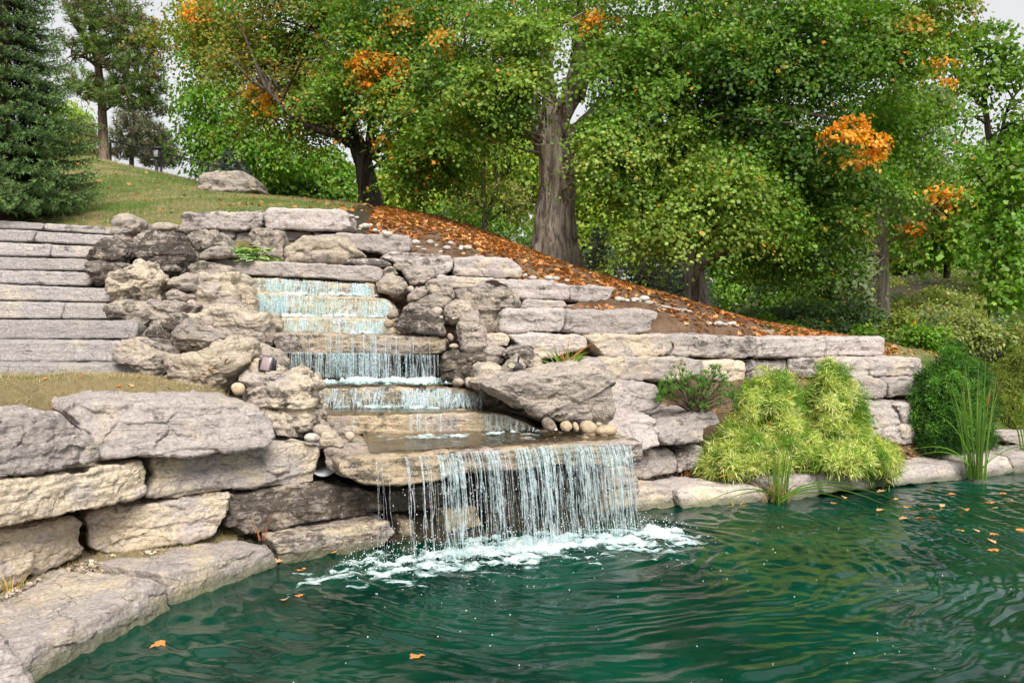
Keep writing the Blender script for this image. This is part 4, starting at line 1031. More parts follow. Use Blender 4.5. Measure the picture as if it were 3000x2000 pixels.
# ---------------------------------------------------------------- the three large trees
tree("maple_tree", "large maple with a dark leaning trunk on the crest, orange leaf clusters", "tree", (1085, 618, 19.8),
     [(1088, 625, 19.8, 32), (1080, 560, 19.8, 28), (1068, 490, 19.8, 26), (1052, 440, 19.8, 27), (1040, 405, 19.8, 24)],
     [[(1056, 440, 19.8, 16), (1010, 408, 19.5, 15), (985, 396, 19.3, 12), (915, 376, 19, 10), (850, 335, 18.6, 7), (780, 260, 18.4, 3)],
      [(1082, 455, 19.8, 15), (1086, 390, 19.9, 13), (1105, 300, 19.6, 10), (1150, 220, 19.3, 8), (1200, 170, 19, 6), (1240, 60, 19, 3)],
      [(1078, 470, 19.8, 10), (1110, 440, 19.4, 9), (1150, 430, 19, 7), (1230, 400, 18.6, 3)],
      [(1040, 410, 19.8, 16), (1020, 320, 19.8, 13), (980, 200, 19.6, 9), (930, 60, 19.4, 6), (900, -60, 19.4, 4)]],
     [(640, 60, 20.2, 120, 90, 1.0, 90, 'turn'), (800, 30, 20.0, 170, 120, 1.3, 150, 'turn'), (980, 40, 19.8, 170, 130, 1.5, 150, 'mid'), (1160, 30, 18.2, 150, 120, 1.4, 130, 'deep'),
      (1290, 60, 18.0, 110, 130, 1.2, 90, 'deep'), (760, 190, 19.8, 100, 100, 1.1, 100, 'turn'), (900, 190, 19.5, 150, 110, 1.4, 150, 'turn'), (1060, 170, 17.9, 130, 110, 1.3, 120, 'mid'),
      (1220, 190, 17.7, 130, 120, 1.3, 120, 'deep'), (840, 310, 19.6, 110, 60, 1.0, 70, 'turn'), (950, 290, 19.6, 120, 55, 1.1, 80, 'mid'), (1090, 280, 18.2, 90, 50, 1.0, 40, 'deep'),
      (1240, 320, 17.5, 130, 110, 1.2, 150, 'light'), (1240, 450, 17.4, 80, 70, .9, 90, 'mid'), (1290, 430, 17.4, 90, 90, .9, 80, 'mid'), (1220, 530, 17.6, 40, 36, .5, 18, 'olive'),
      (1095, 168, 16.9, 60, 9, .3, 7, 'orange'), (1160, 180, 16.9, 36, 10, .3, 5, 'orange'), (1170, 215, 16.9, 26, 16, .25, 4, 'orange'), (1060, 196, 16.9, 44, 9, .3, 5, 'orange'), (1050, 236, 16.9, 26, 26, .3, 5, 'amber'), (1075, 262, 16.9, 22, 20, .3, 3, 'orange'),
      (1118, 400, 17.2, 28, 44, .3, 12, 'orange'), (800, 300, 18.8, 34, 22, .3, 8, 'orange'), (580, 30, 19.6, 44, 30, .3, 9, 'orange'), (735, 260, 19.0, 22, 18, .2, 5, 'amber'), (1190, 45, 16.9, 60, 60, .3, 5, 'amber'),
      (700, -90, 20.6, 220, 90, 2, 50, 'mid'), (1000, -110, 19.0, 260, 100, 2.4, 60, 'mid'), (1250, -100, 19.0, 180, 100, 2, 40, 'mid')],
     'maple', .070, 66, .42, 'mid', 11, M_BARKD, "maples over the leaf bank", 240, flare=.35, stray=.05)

tree("maple_tree", "huge old maple with a thick split trunk on the leaf bank", "tree", (1625, 782, 16.9),
     [(1628, 800, 16.9, 62), (1622, 720, 16.9, 58), (1630, 640, 16.9, 57), (1636, 560, 16.9, 55), (1632, 500, 16.9, 52), (1625, 430, 16.9, 52)],
     [[(1600, 450, 16.9, 30), (1585, 380, 16.9, 26), (1560, 310, 16.8, 20), (1530, 220, 16.6, 14), (1470, 150, 16.3, 10), (1400, 60, 16, 5)],
      [(1635, 440, 17, 36), (1640, 350, 17, 32), (1680, 260, 17, 28), (1700, 150, 17, 26), (1690, 20, 17, 24), (1690, -120, 17, 18)],
      [(1620, 420, 17, 26), (1612, 320, 17.2, 22), (1600, 180, 17.4, 18), (1590, 30, 17.6, 14), (1580, -100, 17.6, 10)],
      [(1690, 290, 17, 22), (1730, 150, 17.2, 20), (1760, 30, 17.4, 17), (1790, -100, 17.6, 12)],
      [(1660, 420, 16.9, 26), (1760, 320, 16.6, 20), (1870, 262, 16.2, 18), (1940, 238, 16, 17), (2050, 258, 15.6, 14), (2170, 284, 15.3, 11), (2300, 312, 15.0, 7), (2440, 350, 14.8, 3)],
      [(1940, 238, 16, 15), (2000, 175, 16, 13), (2080, 100, 16, 10), (2150, 20, 16, 7), (2200, -70, 16, 4)],
      [(1870, 262, 16.2, 12), (1950, 300, 15.6, 10), (1985, 340, 15.4, 7), (2060, 375, 15.2, 3)],
      [(1470, 150, 16.3, 9), (1400, 170, 16, 7), (1340, 130, 16, 4)]],
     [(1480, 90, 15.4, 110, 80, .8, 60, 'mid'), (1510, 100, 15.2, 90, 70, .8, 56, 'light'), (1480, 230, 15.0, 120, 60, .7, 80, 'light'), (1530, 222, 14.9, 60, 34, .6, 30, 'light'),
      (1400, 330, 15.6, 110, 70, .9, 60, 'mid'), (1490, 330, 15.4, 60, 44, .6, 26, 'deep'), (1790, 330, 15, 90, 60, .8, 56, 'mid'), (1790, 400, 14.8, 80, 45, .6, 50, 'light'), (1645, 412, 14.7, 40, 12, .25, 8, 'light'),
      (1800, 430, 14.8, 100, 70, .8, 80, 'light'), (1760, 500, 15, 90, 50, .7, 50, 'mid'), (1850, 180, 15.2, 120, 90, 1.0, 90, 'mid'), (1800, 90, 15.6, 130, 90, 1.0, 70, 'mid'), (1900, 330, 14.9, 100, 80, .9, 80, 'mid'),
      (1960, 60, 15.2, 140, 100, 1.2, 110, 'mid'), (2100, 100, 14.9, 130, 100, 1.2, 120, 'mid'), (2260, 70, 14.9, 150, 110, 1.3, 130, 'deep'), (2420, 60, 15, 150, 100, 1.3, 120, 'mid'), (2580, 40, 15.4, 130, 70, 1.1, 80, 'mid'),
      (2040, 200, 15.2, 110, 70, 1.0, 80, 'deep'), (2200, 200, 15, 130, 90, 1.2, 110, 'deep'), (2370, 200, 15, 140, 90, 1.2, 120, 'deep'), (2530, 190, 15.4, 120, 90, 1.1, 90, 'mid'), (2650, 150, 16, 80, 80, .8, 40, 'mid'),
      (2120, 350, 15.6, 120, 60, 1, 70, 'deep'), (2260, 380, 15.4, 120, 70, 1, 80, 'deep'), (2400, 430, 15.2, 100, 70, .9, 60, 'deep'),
      (2740, 20, 15.2, 90, 24, .7, 26, 'turn'), (2650, 80, 15.0, 60, 40, .5, 16, 'amber'),
      (1700, 60, 16.2, 150, 60, .6, 18, 'mid'), (1340, 120, 16, 100, 100, 1, 50, 'deep'), (1380, 230, 16, 90, 70, .9, 40, 'deep'),
      (1725, 70, 15.6, 30, 40, .3, 8, 'orange'), (1305, 110, 15.4, 40, 40, .4, 6, 'amber'),
      (2500, 350, 13.6, 30, 6, .15, 3, 'orange'), (2458, 380, 13.7, 34, 5, .15, 3, 'orange'), (2535, 378, 13.6, 30, 6, .15, 3, 'orange'), (2492, 402, 13.5, 44, 6, .15, 4, 'orange'), (2580, 408, 13.6, 30, 7, .15, 3, 'orange'), (2562, 444, 13.6, 18, 8, .12, 3, 'orange'), (2512, 448, 13.7, 24, 8, .15, 2, 'amber'), (2540, 484, 13.7, 18, 12, .12, 2, 'amber'), (2490, 480, 13.7, 18, 8, .1, 2, 'amber'), (2430, 412, 13.8, 22, 8, .1, 2, 'turn'),
      (1500, -100, 16, 220, 90, 2.2, 60, 'mid'), (1850, -110, 16, 240, 100, 2.4, 70, 'mid'), (2200, -110, 16, 240, 100, 2.4, 70, 'mid'), (2520, -90, 16, 200, 80, 2, 50, 'mid')],
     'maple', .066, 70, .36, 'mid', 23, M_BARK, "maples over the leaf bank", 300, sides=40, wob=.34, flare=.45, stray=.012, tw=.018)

tree("maple_tree", "spreading maple with a short stout trunk and one low bent limb", "tree", (2042, 918, 19.6),
     [(2042, 930, 19.6, 33), (2038, 860, 19.6, 28), (2034, 790, 19.6, 27), (2030, 735, 19.6, 26)],
     [[(2048, 785, 19.5, 15), (2095, 752, 19.2, 13), (2150, 725, 18.9, 11), (2200, 702, 18.6, 9), (2280, 680, 18.4, 4)],
      [(2028, 745, 19.6, 17), (2015, 640, 19.5, 13), (1990, 520, 19.3, 9), (1960, 420, 19.2, 4)],
      [(2036, 745, 19.6, 18), (2070, 620, 19.6, 14), (2120, 500, 19.5, 11), (2160, 380, 19.4, 6)],
      [(2070, 640, 19.6, 10), (2180, 600, 19, 8), (2280, 585, 18.7, 6), (2340, 520, 18.5, 3)]],
     [(2000, 450, 15.3, 110, 80, 1.0, 100, 'light'), (1930, 540, 15.3, 70, 70, .9, 60, 'bright'), (2060, 560, 14.9, 130, 90, 1.0, 150, 'light'), (2150, 470, 15.1, 120, 90, 1.2, 120, 'mid'), (1990, 640, 15.1, 100, 70, 1, 100, 'light'),
      (2110, 660, 15.0, 120, 60, 1, 100, 'light'), (2190, 600, 15.5, 90, 70, .9, 60, 'mid'), (2280, 640, 17.0, 110, 100, 1, 110, 'deep'), (2380, 600, 17.0, 120, 110, 1.2, 120, 'deep'), (2330, 490, 17.0, 120, 80, 1.2, 90, 'deep'),
      (2470, 540, 16.8, 110, 90, 1.1, 110, 'mid'), (2550, 440, 17.0, 110, 70, 1.0, 70, 'mid'), (2640, 400, 17.2, 120, 110, 1.2, 110, 'mid'), (2560, 330, 17.2, 120, 90, 1.2, 90, 'mid'), (2620, 270, 18.6, 110, 80, 1.1, 80, 'mid'), (2430, 640, 17.0, 60, 50, .8, 36, 'mid'),
      (2330, 730, 17.2, 100, 50, .8, 60, 'deep'), (2240, 330, 18.0, 200, 110, 1.4, 90, 'deep'), (2020, 740, 16.1, 50, 30, .5, 16, 'mid'), (2700, 330, 18.0, 60, 80, .7, 30, 'grey'), (2690, 460, 17.8, 60, 80, .7, 30, 'grey')],
     'maple', .068, 68, .40, 'mid', 37, M_BARK, "maples over the leaf bank", 160, sides=22, flare=.45, stray=.006, tw=.02)

# ---------------------------------------------------------------- trees behind and at the right
def bg_tree(name, label, base, trunk, limbs, lobes, kind='simple', size=.16, per=24, spr=.6, pal='bright', seed=1, bark=None, cat="tree", group=G_TR, **kw):
    return tree(name, label, cat, base, trunk, limbs, lobes, kind, size, per, spr, pal, seed, bark or M_BARKD, group, kw.pop('ntw', 40), sides=10, **kw)
bg_tree("slender_tree", "airy light green tree with small leaves at the sky gap, left of the maples", (690, 590, 28),
        [(690, 600, 28, 9), (680, 480, 28, 8), (665, 350, 28, 7), (650, 200, 28, 5), (640, 60, 28, 3)],
        [[(675, 430, 28, 5), (600, 330, 27.6, 3), (545, 240, 27.5, 2)], [(670, 380, 28, 5), (740, 280, 27.6, 3), (790, 200, 27.6, 2)], [(655, 250, 28, 4), (580, 130, 27.6, 2), (540, 40, 27.6, 1)]],
        [(600, 50, 27.5, 90, 60, 1.2, 60, 'bright'), (560, 130, 27.5, 50, 50, .8, 26, 'bright'), (640, 170, 27.4, 100, 60, 1.2, 80, 'bright'), (560, 290, 27.4, 60, 60, .8, 34, 'bright'), (640, 290, 27.2, 100, 60, 1.2, 80, 'bright'),
         (600, 390, 27.2, 80, 50, 1, 60, 'bright'), (700, 380, 27, 110, 60, 1.2, 80, 'bright'), (620, 460, 27.2, 80, 40, 1, 50, 'bright'), (740, 460, 27, 110, 50, 1.2, 80, 'bright'), (840, 440, 26.8, 90, 60, 1, 60, 'bright'), (660, -60, 28, 140, 70, 1.6, 40, 'bright')],
        'oval', .15, 26, .62, 'bright', 51, ntw=70, var=.35)
bg_tree("leafy_tree", "green tree behind the crest, left of the dark leaning trunk", (880, 600, 30),
        [(880, 605, 30, 7), (885, 540, 30, 6), (880, 450, 30, 4)], [[(884, 530, 30, 4), (930, 480, 29.6, 2)]],
        [(830, 540, 29, 70, 50, 1, 50, 'bright'), (900, 520, 29, 80, 50, 1, 60, 'bright'), (960, 480, 29, 70, 60, 1, 46, 'bright'), (980, 560, 29, 60, 34, .8, 40, 'mid'), (780, 480, 29.4, 70, 40, .9, 36, 'mid'), (880, 575, 28.4, 110, 22, .7, 50, 'deep'), (1010, 520, 29.4, 40, 60, .7, 30, 'bright')],
        'simple', .15, 26, .6, 'bright', 52)
bg_tree("young_tree", "young thin branched tree with sparse yellowing leaves between the two maples", (1422, 672, 24),
        [(1422, 690, 24, 10), (1420, 640, 24, 9), (1416, 540, 24, 7), (1420, 440, 24, 5), (1425, 340, 24, 3)],
        [[(1424, 640, 24, 7), (1450, 560, 24, 6), (1455, 480, 24, 4), (1470, 400, 24, 3)], [(1420, 620, 24, 5), (1380, 570, 23.7, 4), (1325, 540, 23.5, 2)], [(1428, 645, 24, 6), (1480, 620, 23.7, 4), (1560, 590, 23.5, 2)], [(1450, 570, 24, 4), (1490, 500, 23.8, 2)]],
        [(1410, 400, 23.6, 70, 60, .9, 34, 'olive'), (1470, 450, 23.6, 70, 60, .9, 30, 'lime'), (1380, 500, 23.4, 60, 50, .8, 20, 'olive'), (1480, 560, 23.4, 70, 40, .8, 30, 'olive'), (1360, 590, 23.4, 60, 40, .8, 22, 'olive'), (1530, 620, 23.4, 50, 40, .6, 24, 'olive'), (1480, 360, 24, 60, 60, .8, 36, 'lime')],
        'oval', .11, 22, .5, 'olive', 53, ntw=70)
for i, (lab, px, py, Y, w, h, pal) in enumerate([
        ("lime green tree glowing behind the gap left of the old maple", 1500, 640, 36, 130, 230, 'lime'),
        ("yellow green bushy tree behind the dark leaning trunk", 1180, 640, 34, 130, 130, 'lime'),
        ("green tree behind the crest in the gap between two maples", 1320, 660, 38, 120, 200, 'bright'),
        ("light green tree behind the old maple's split trunk", 1690, 800, 33, 120, 260, 'lime'),
        ("yellow green tree behind the spreading maple's left side", 1850, 800, 34, 170, 260, 'lime'),
        ("dull green tree in the shade under the spreading maple", 2200, 860, 33, 150, 180, 'mid'),
        ("olive tree behind the pair of thin dark trunks", 2390, 880, 36, 150, 210, 'olive'),
        ("bright green tree on the meadow's left edge", 2660, 800, 44, 130, 220, 'bright'),
        ("round green tree on top of the meadow slope", 2790, 800, 46, 140, 190, 'bright'),
        ("green tree at the right picture edge behind the tall thin tree", 2980, 860, 34, 120, 330, 'bright'),
        ("pale tree in the wood beyond the meadow", 2900, 740, 60, 150, 200, 'grey'),
        ("yellowing tree in the far wood right of the spreading maple", 2560, 820, 48, 140, 260, 'olive')]):
    k = w
    bg_tree("leafy_tree", lab, (px, py, Y), [(px, py + 10, Y, 8), (px - 6, py - h * .4, Y, 7), (px + 4, py - h * .8, Y, 4), (px, py - h * 1.2, Y, 2)],
            [[(px - 4, py - h * .5, Y, 5), (px - k * .5, py - h * .9, Y - .4, 2)], [(px, py - h * .6, Y, 5), (px + k * .5, py - h * 1.0, Y - .4, 2)]],
            [(px - k * .45, py - h * .55, Y - .6, k * .55, h * .35, 1.3, 46), (px + k * .45, py - h * .6, Y - .6, k * .55, h * .38, 1.3, 46), (px, py - h * .9, Y - .4, k * .75, h * .4, 1.6, 70), (px + k * .1, py - h * 1.35, Y, k * .6, h * .35, 1.4, 46), (px, py - h * .35, Y - .8, k * .6, h * .25, 1.0, 36)],
            'simple', .0066 * Y * .9, 24, .02 * Y, pal, 60 + i)
bg_tree("bare_trunk_tree", "tall pale trunk with stub branches standing in the dark shrubs", (2592, 945, 24.5),
        [(2594, 965, 24.5, 18), (2588, 880, 24.5, 17), (2586, 760, 24.5, 16), (2582, 660, 24.5, 17), (2575, 590, 24.5, 15), (2570, 480, 24.6, 10)],
        [[(2586, 720, 24.5, 6), (2550, 705, 24.3, 4), (2490, 700, 24, 2)], [(2590, 715, 24.5, 7), (2640, 690, 24.3, 5), (2700, 665, 24, 2)], [(2586, 750, 24.5, 5), (2550, 735, 24.3, 3), (2500, 735, 24, 1)], [(2582, 640, 24.5, 7), (2620, 590, 24.3, 4), (2660, 560, 24, 2)], [(2580, 640, 24.5, 7), (2540, 610, 24.3, 4), (2500, 600, 24, 2)]],
        [(2500, 640, 23.6, 60, 60, .9, 26, 'amber'), (2490, 700, 23.6, 60, 70, .9, 46, 'grey'), (2640, 600, 23.6, 70, 60, .9, 40, 'grey'), (2660, 680, 23.8, 60, 50, .8, 24, 'turn'), (2560, 500, 24, 80, 40, 1, 16, 'grey'), (2470, 800, 23.4, 80, 90, .9, 90, 'grey'), (2400, 770, 23.6, 60, 60, .8, 40, 'grey'),
         (2515, 640, 22.8, 26, 30, .3, 10, 'orange'), (2570, 610, 22.8, 22, 14, .3, 6, 'orange'), (2670, 660, 22.8, 20, 26, .3, 6, 'orange')],
        'simple', .14, 22, .5, 'grey', 81, M_BARKP, flare=.2, ntw=60)
bg_tree("twin_trunk_tree", "pair of short dark trunks leaning apart in the shrubs", (2478, 880, 30),
        [(2468, 890, 30, 10), (2464, 850, 30, 9), (2455, 780, 30, 7), (2440, 700, 30, 4)], [[(2482, 888, 30, 10), (2490, 845, 30, 9), (2500, 770, 30, 6), (2510, 700, 30, 3)]],
        [(2450, 720, 29.4, 90, 60, 1, 50, 'mid'), (2530, 740, 29.4, 60, 50, .9, 30, 'olive')], 'simple', .17, 24, .6, 'mid', 82)
bg_tree("slender_tree", "tall thin dark tree at the right with airy leaves to the top", (2905, 935, 22),
        [(2908, 950, 22, 13), (2904, 820, 22, 12), (2905, 640, 22, 11), (2902, 460, 22, 10), (2890, 340, 22, 8), (2878, 230, 22, 6), (2870, 80, 22, 3)],
        [[(2903, 500, 22, 7), (2930, 400, 21.8, 5), (2960, 300, 21.6, 3), (3020, 230, 21.5, 2)], [(2906, 680, 22, 6), (2950, 620, 21.8, 4), (3020, 560, 21.6, 2)], [(2888, 330, 22, 5), (2840, 260, 21.8, 3), (2790, 200, 21.6, 2)], [(2905, 560, 22, 5), (2850, 500, 21.8, 3), (2800, 450, 21.6, 2)]],
        [(2860, 120, 21.4, 80, 60, 1.0, 40, 'mid'), (2940, 170, 21.4, 50, 60, .9, 30, 'mid'), (2780, 120, 21.6, 60, 60, .8, 17, 'mid'), (2960, 230, 21.2, 80, 60, .9, 25, 'mid'), (2830, 230, 21.4, 80, 50, .9, 20, 'mid'), (2990, 340, 21.2, 60, 70, .8, 20, 'mid'), (2790, 320, 21.4, 50, 50, .7, 10, 'mid'),
         (2960, 450, 21, 80, 50, .9, 30, 'bright'), (2840, 470, 21.2, 60, 40, .8, 15, 'mid'), (2970, 540, 21, 80, 50, .9, 35, 'bright'), (2860, 590, 21, 60, 40, .8, 20, 'bright'), (2950, 660, 20.8, 90, 50, .9, 40, 'bright'), (2960, 760, 20.6, 90, 50, .9, 40, 'bright'), (2970, 860, 20.4, 80, 50, .8, 35, 'bright'),
         (2740, 190, 21, 34, 26, .3, 10, 'orange'), (2700, 215, 21, 30, 16, .3, 7, 'orange'), (2785, 245, 21, 22, 18, .3, 6, 'orange')],
        'simple', .13, 22, .48, 'bright', 83, ntw=130)
bg_tree("maple_sapling", "small maple with orange tips below the tall thin tree's left side", (2775, 810, 30),
        [(2774, 815, 30, 10), (2772, 740, 30, 9), (2770, 690, 30, 7), (2765, 600, 30, 4)], [[(2770, 700, 30, 5), (2740, 650, 29.6, 3)], [(2770, 690, 30, 5), (2820, 640, 29.6, 3)]],
        [(2760, 640, 29, 110, 60, 1.2, 80, 'bright'), (2700, 700, 29, 80, 50, 1, 50, 'bright'), (2830, 690, 29, 80, 50, 1, 50, 'bright'), (2770, 580, 28, 60, 30, .6, 24, 'amber'), (2800, 570, 27.6, 40, 24, .4, 14, 'orange'), (2740, 560, 27.6, 40, 20, .4, 10, 'orange'), (2700, 560, 28.6, 50, 60, .8, 24, 'olive')],
        'simple', .17, 24, .6, 'bright', 84)
bg_tree("small_red_tree", "small fiery orange tree seen beyond the boulder on the lawn", (780, 552, 44),
        [(780, 560, 44, 3), (779, 540, 44, 2.5), (777, 515, 44, 2)], [[(779, 545, 44, 1.5), (790, 525, 44, 1)]],
        [(770, 525, 43.5, 26, 14, .6, 20, 'red'), (790, 535, 43.5, 20, 12, .5, 12, 'red'), (765, 538, 43.5, 16, 10, .5, 8, 'red')], 'simple', .28, 20, .5, 'red', 85, ntw=10)
bg_tree("willow_tree", "hazy yellow green willow behind the fence", (210, 470, 37),
        [(210, 480, 37, 6), (205, 420, 37, 5), (200, 350, 37, 3)], [[(206, 420, 37, 3), (240, 370, 36.6, 2)]],
        [(200, 340, 36.4, 80, 40, 1.4, 50, 'lime'), (240, 390, 36.2, 60, 40, 1.2, 50, 'olive'), (160, 390, 36.2, 60, 40, 1.2, 46, 'lime'), (220, 430, 36, 80, 26, 1.2, 50, 'olive')], 'oval', .26, 22, .75, 'lime', 86, droop=1.2, width=.6)

# ---------------------------------------------------------------- conifers
def needles(G, P, A, rs, n, ln, wd, spread, col, var=.25):
    """n needles around every twig point P with axis A"""
    m = len(P)
    pp = np.repeat(P, n, 0); aa = np.repeat(A, n, 0)
    d = unit(rs.normal(size=(m * n, 3)))
    d = unit(d - aa * (d * aa).sum(1, keepdims=True))
    ax = unit(aa + d * spread)
    c = np.repeat(col, n, 0) * (1 + rs.uniform(-var, var, (m * n, 1)))
    put_leaves(G, 'needle', pp, ax, unit(rs.normal(size=(m * n, 3))), ln * rs.uniform(.7, 1.15, m * n), np.clip(c, .003, .8), wd, 0)

def spruce(label, base, top_py, Y, half_px, seed, dark, tip, group, tiers=26, per=13, dens=1.0, ln=.045, name="spruce_tree", sector=None, tw=.055, droop=.32):
    """conical spruce: whorls of drooping branches carrying needle clad twigs"""
    rs = np.random.RandomState(seed)
    b = np.array(at(base[0], base[1], Y))
    H_ = at(base[0], top_py, Y)[2] - b[2]
    Rm = half_px * Y / FPX
    root = tag(link(name, None, None, None, b), label, "spruce tree", group)
    T, C = Geo(), Geo()
    T.tube([b + np.array([0, 0, -.2]), b + np.array([.02, 0, H_ * .5]), b + np.array([0, 0, H_])], [Rm * .065 + .03, Rm * .04 + .02, .012], 10, wob=.15, seed=seed)
    tp, ta, tcl, tl = [], [], [], []
    for k in range(tiers):
        f = (k + .3) / tiers
        z = H_ * (.03 + .95 * f)
        R0 = Rm * (1 - f) ** .85 * rs.uniform(.85, 1.1) + .08
        nb = max(5, int(per * (1 - f * .55)))
        for j in range(nb):
            a = 2 * math.pi * (j + rs.uniform(-.3, .3)) / nb + k * 1.7
            L = R0 * rs.uniform(.8, 1.12)
            u = np.array([math.cos(a), math.sin(a), 0])
            m = 9
            s = np.linspace(0, 1, m)
            pts = b + np.array([0, 0, z]) + np.outer(s * L, u) + np.outer(L * (-droop * s * 1.5 + .26 * s ** 2 + .14 * s ** 4), [0, 0, 1])
            T.tube(pts, np.linspace(.010 + .012 * L, .004, m), 4, cap=False)
            side = np.array([-u[1], u[0], 0])
            nt = max(4, int(15 * L * dens))
            for q in np.linspace(.18, 1, nt):
                p = np.array([np.interp(q, s, pts[:, i]) for i in range(3)])
                for sg in ((-1, 1) if q < .97 else (0,)):
                    ll = L * (.32 * (1 - q) + .09) * rs.uniform(.7, 1.2) + .05
                    d = unit(u * (1.0 if sg == 0 else .75) + side * sg * .8 + np.array([0, 0, -.22]) + rs.normal(size=3) * .14)
                    nn = max(2, int(ll / tw))
                    for w in range(nn):
                        g = (w + .5) / nn
                        tp.append(p + d * ll * g + np.array([0, 0, -.10 * ll * g * g])); ta.append(d)
                        tcl.append(q * .5 + g * .5 + rs.uniform(-.15, .15)); tl.append(1)
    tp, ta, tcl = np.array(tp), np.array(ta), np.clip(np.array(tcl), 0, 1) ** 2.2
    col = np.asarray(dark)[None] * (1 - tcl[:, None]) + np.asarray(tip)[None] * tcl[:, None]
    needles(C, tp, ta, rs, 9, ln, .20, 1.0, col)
    T.link('trunk', M_BARKR, root, b)
    C.link('crown', M_NEED, root, b)
    return root
G_SP = "small blue spruces in the shade"
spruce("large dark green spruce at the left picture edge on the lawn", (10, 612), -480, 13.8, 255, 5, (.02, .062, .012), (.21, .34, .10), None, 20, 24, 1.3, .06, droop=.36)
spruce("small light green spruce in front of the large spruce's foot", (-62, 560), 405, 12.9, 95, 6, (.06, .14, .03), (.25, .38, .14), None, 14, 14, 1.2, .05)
spruce("small blue spruce behind the boulder on the lawn", (672, 540), 435, 26, 82, 7, (.05, .085, .06), (.22, .28, .235), None, 12, 13, .6, .09, tw=.10)
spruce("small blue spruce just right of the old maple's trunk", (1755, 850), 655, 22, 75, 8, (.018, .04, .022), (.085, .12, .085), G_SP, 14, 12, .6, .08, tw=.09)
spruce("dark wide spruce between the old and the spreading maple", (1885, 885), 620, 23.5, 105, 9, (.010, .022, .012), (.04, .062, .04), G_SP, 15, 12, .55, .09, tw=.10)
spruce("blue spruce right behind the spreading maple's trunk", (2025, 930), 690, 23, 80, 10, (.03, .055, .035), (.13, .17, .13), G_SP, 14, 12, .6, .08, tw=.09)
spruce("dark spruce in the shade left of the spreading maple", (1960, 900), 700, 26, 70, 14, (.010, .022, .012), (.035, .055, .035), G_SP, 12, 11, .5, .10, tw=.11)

def pine(label, base, trunk, limbs, lobes, seed, dark, light, tuft=.16, name="pine_tree", wid=.10):
    rs = np.random.RandomState(seed)
    b = np.array(at(*base))
    root = tag(link(name, None, None, None, b), label, "pine tree")
    T, C = Geo(), Geo()
    P, r = path(trunk); T.tube(P, r, 14, wob=.2, seed=seed)
    LB = [(P[len(P) // 3:], r)]
    for l in limbs:
        q, rr = path(l); T.tube(q, rr, 7, wob=.15, seed=seed); LB.append((q, rr))
    cs = []
    for (px, py, Y, rx, ry, rd, ns, lt) in lobes:
        c = np.array(at(px, py, Y)); k = Y / FPX
        d = unit(rs.normal(size=(ns, 3)))
        rr = rs.uniform(.25, 1, (ns, 1)) ** (1 / 2.)
        p = c + d * rr * np.array([rx * k, rd, ry * k])
        cs.append(p[rs.randint(0, ns, 8)])
        ax = unit(d * np.array([1, 1, .3]) + np.array([0, 0, .75]) + rs.normal(size=(ns, 3)) * .35)
        f = np.clip(rs.normal(lt, .25, (ns, 1)), 0, 1)
        col = np.asarray(dark) * (1 - f) + np.asarray(light) * f
        br = rs.uniform(size=ns) < .16
        col[br] = (.16, .105, .055)
        needles(C, p, ax, rs, 24, tuft, wid, .85, col)
        needles(C, p - ax * tuft * .5, ax, rs, 10, tuft, wid, 1.1, col * .9)
    twigs(T, LB, np.concatenate(cs), seed + 1, 140, .03)
    T.link('trunk', M_BARKR, root, b, smooth=True)
    C.link('crown', M_NEED, root, b)
pine("tall pine with a bare lower trunk on the lawn crest by the fence", (305, 470, 25),
     [(308, 485, 25, 17), (303, 420, 25, 14), (300, 330, 25, 12), (292, 230, 25, 11), (280, 140, 25, 10), (262, 40, 25, 8), (250, -80, 25, 5)],
     [[(285, 165, 25, 7), (240, 100, 24.8, 8), (215, 60, 24.6, 7), (190, 0, 24.4, 4)], [(296, 260, 25, 5), (350, 240, 24.7, 3), (420, 220, 24.5, 2)], [(290, 200, 25, 6), (250, 170, 24.7, 4), (210, 160, 24.5, 2)], [(300, 330, 25, 4), (350, 300, 24.7, 3), (430, 290, 24.5, 2)], [(298, 300, 25, 4), (260, 290, 24.7, 2)], [(270, 80, 25, 5), (340, 60, 24.7, 3), (400, 70, 24.5, 2)]],
     [(330, 40, 24.6, 90, 50, 1.0, 230, .5), (390, 90, 24.4, 80, 50, .9, 220, .45), (300, 110, 24.6, 70, 45, .9, 160, .6), (430, 140, 24.4, 55, 40, .7, 130, .4), (250, 40, 24.4, 60, 50, .8, 120, .6), (280, 130, 24.2, 50, 26, .5, 90, .8), (400, 200, 24.2, 80, 40, .8, 190, .45), (340, 170, 24.4, 70, 34, .8, 130, .5),
      (430, 250, 24.2, 60, 34, .7, 130, .4), (350, 250, 24.4, 50, 30, .6, 80, .5), (390, 290, 24.2, 80, 34, .7, 140, .5), (440, 310, 24.3, 50, 30, .6, 80, .35), (230, 230, 24.3, 55, 34, .7, 110, .85), (250, 270, 24.2, 40, 26, .5, 70, .85), (310, 290, 24.3, 36, 24, .4, 50, .6), (200, 150, 24.6, 50, 50, .7, 70, .5), (330, -40, 25, 130, 60, 1.6, 150, .5), (215, -30, 25, 70, 60, 1, 80, .5)],
     31, (.07, .115, .03), (.19, .29, .05), .17)
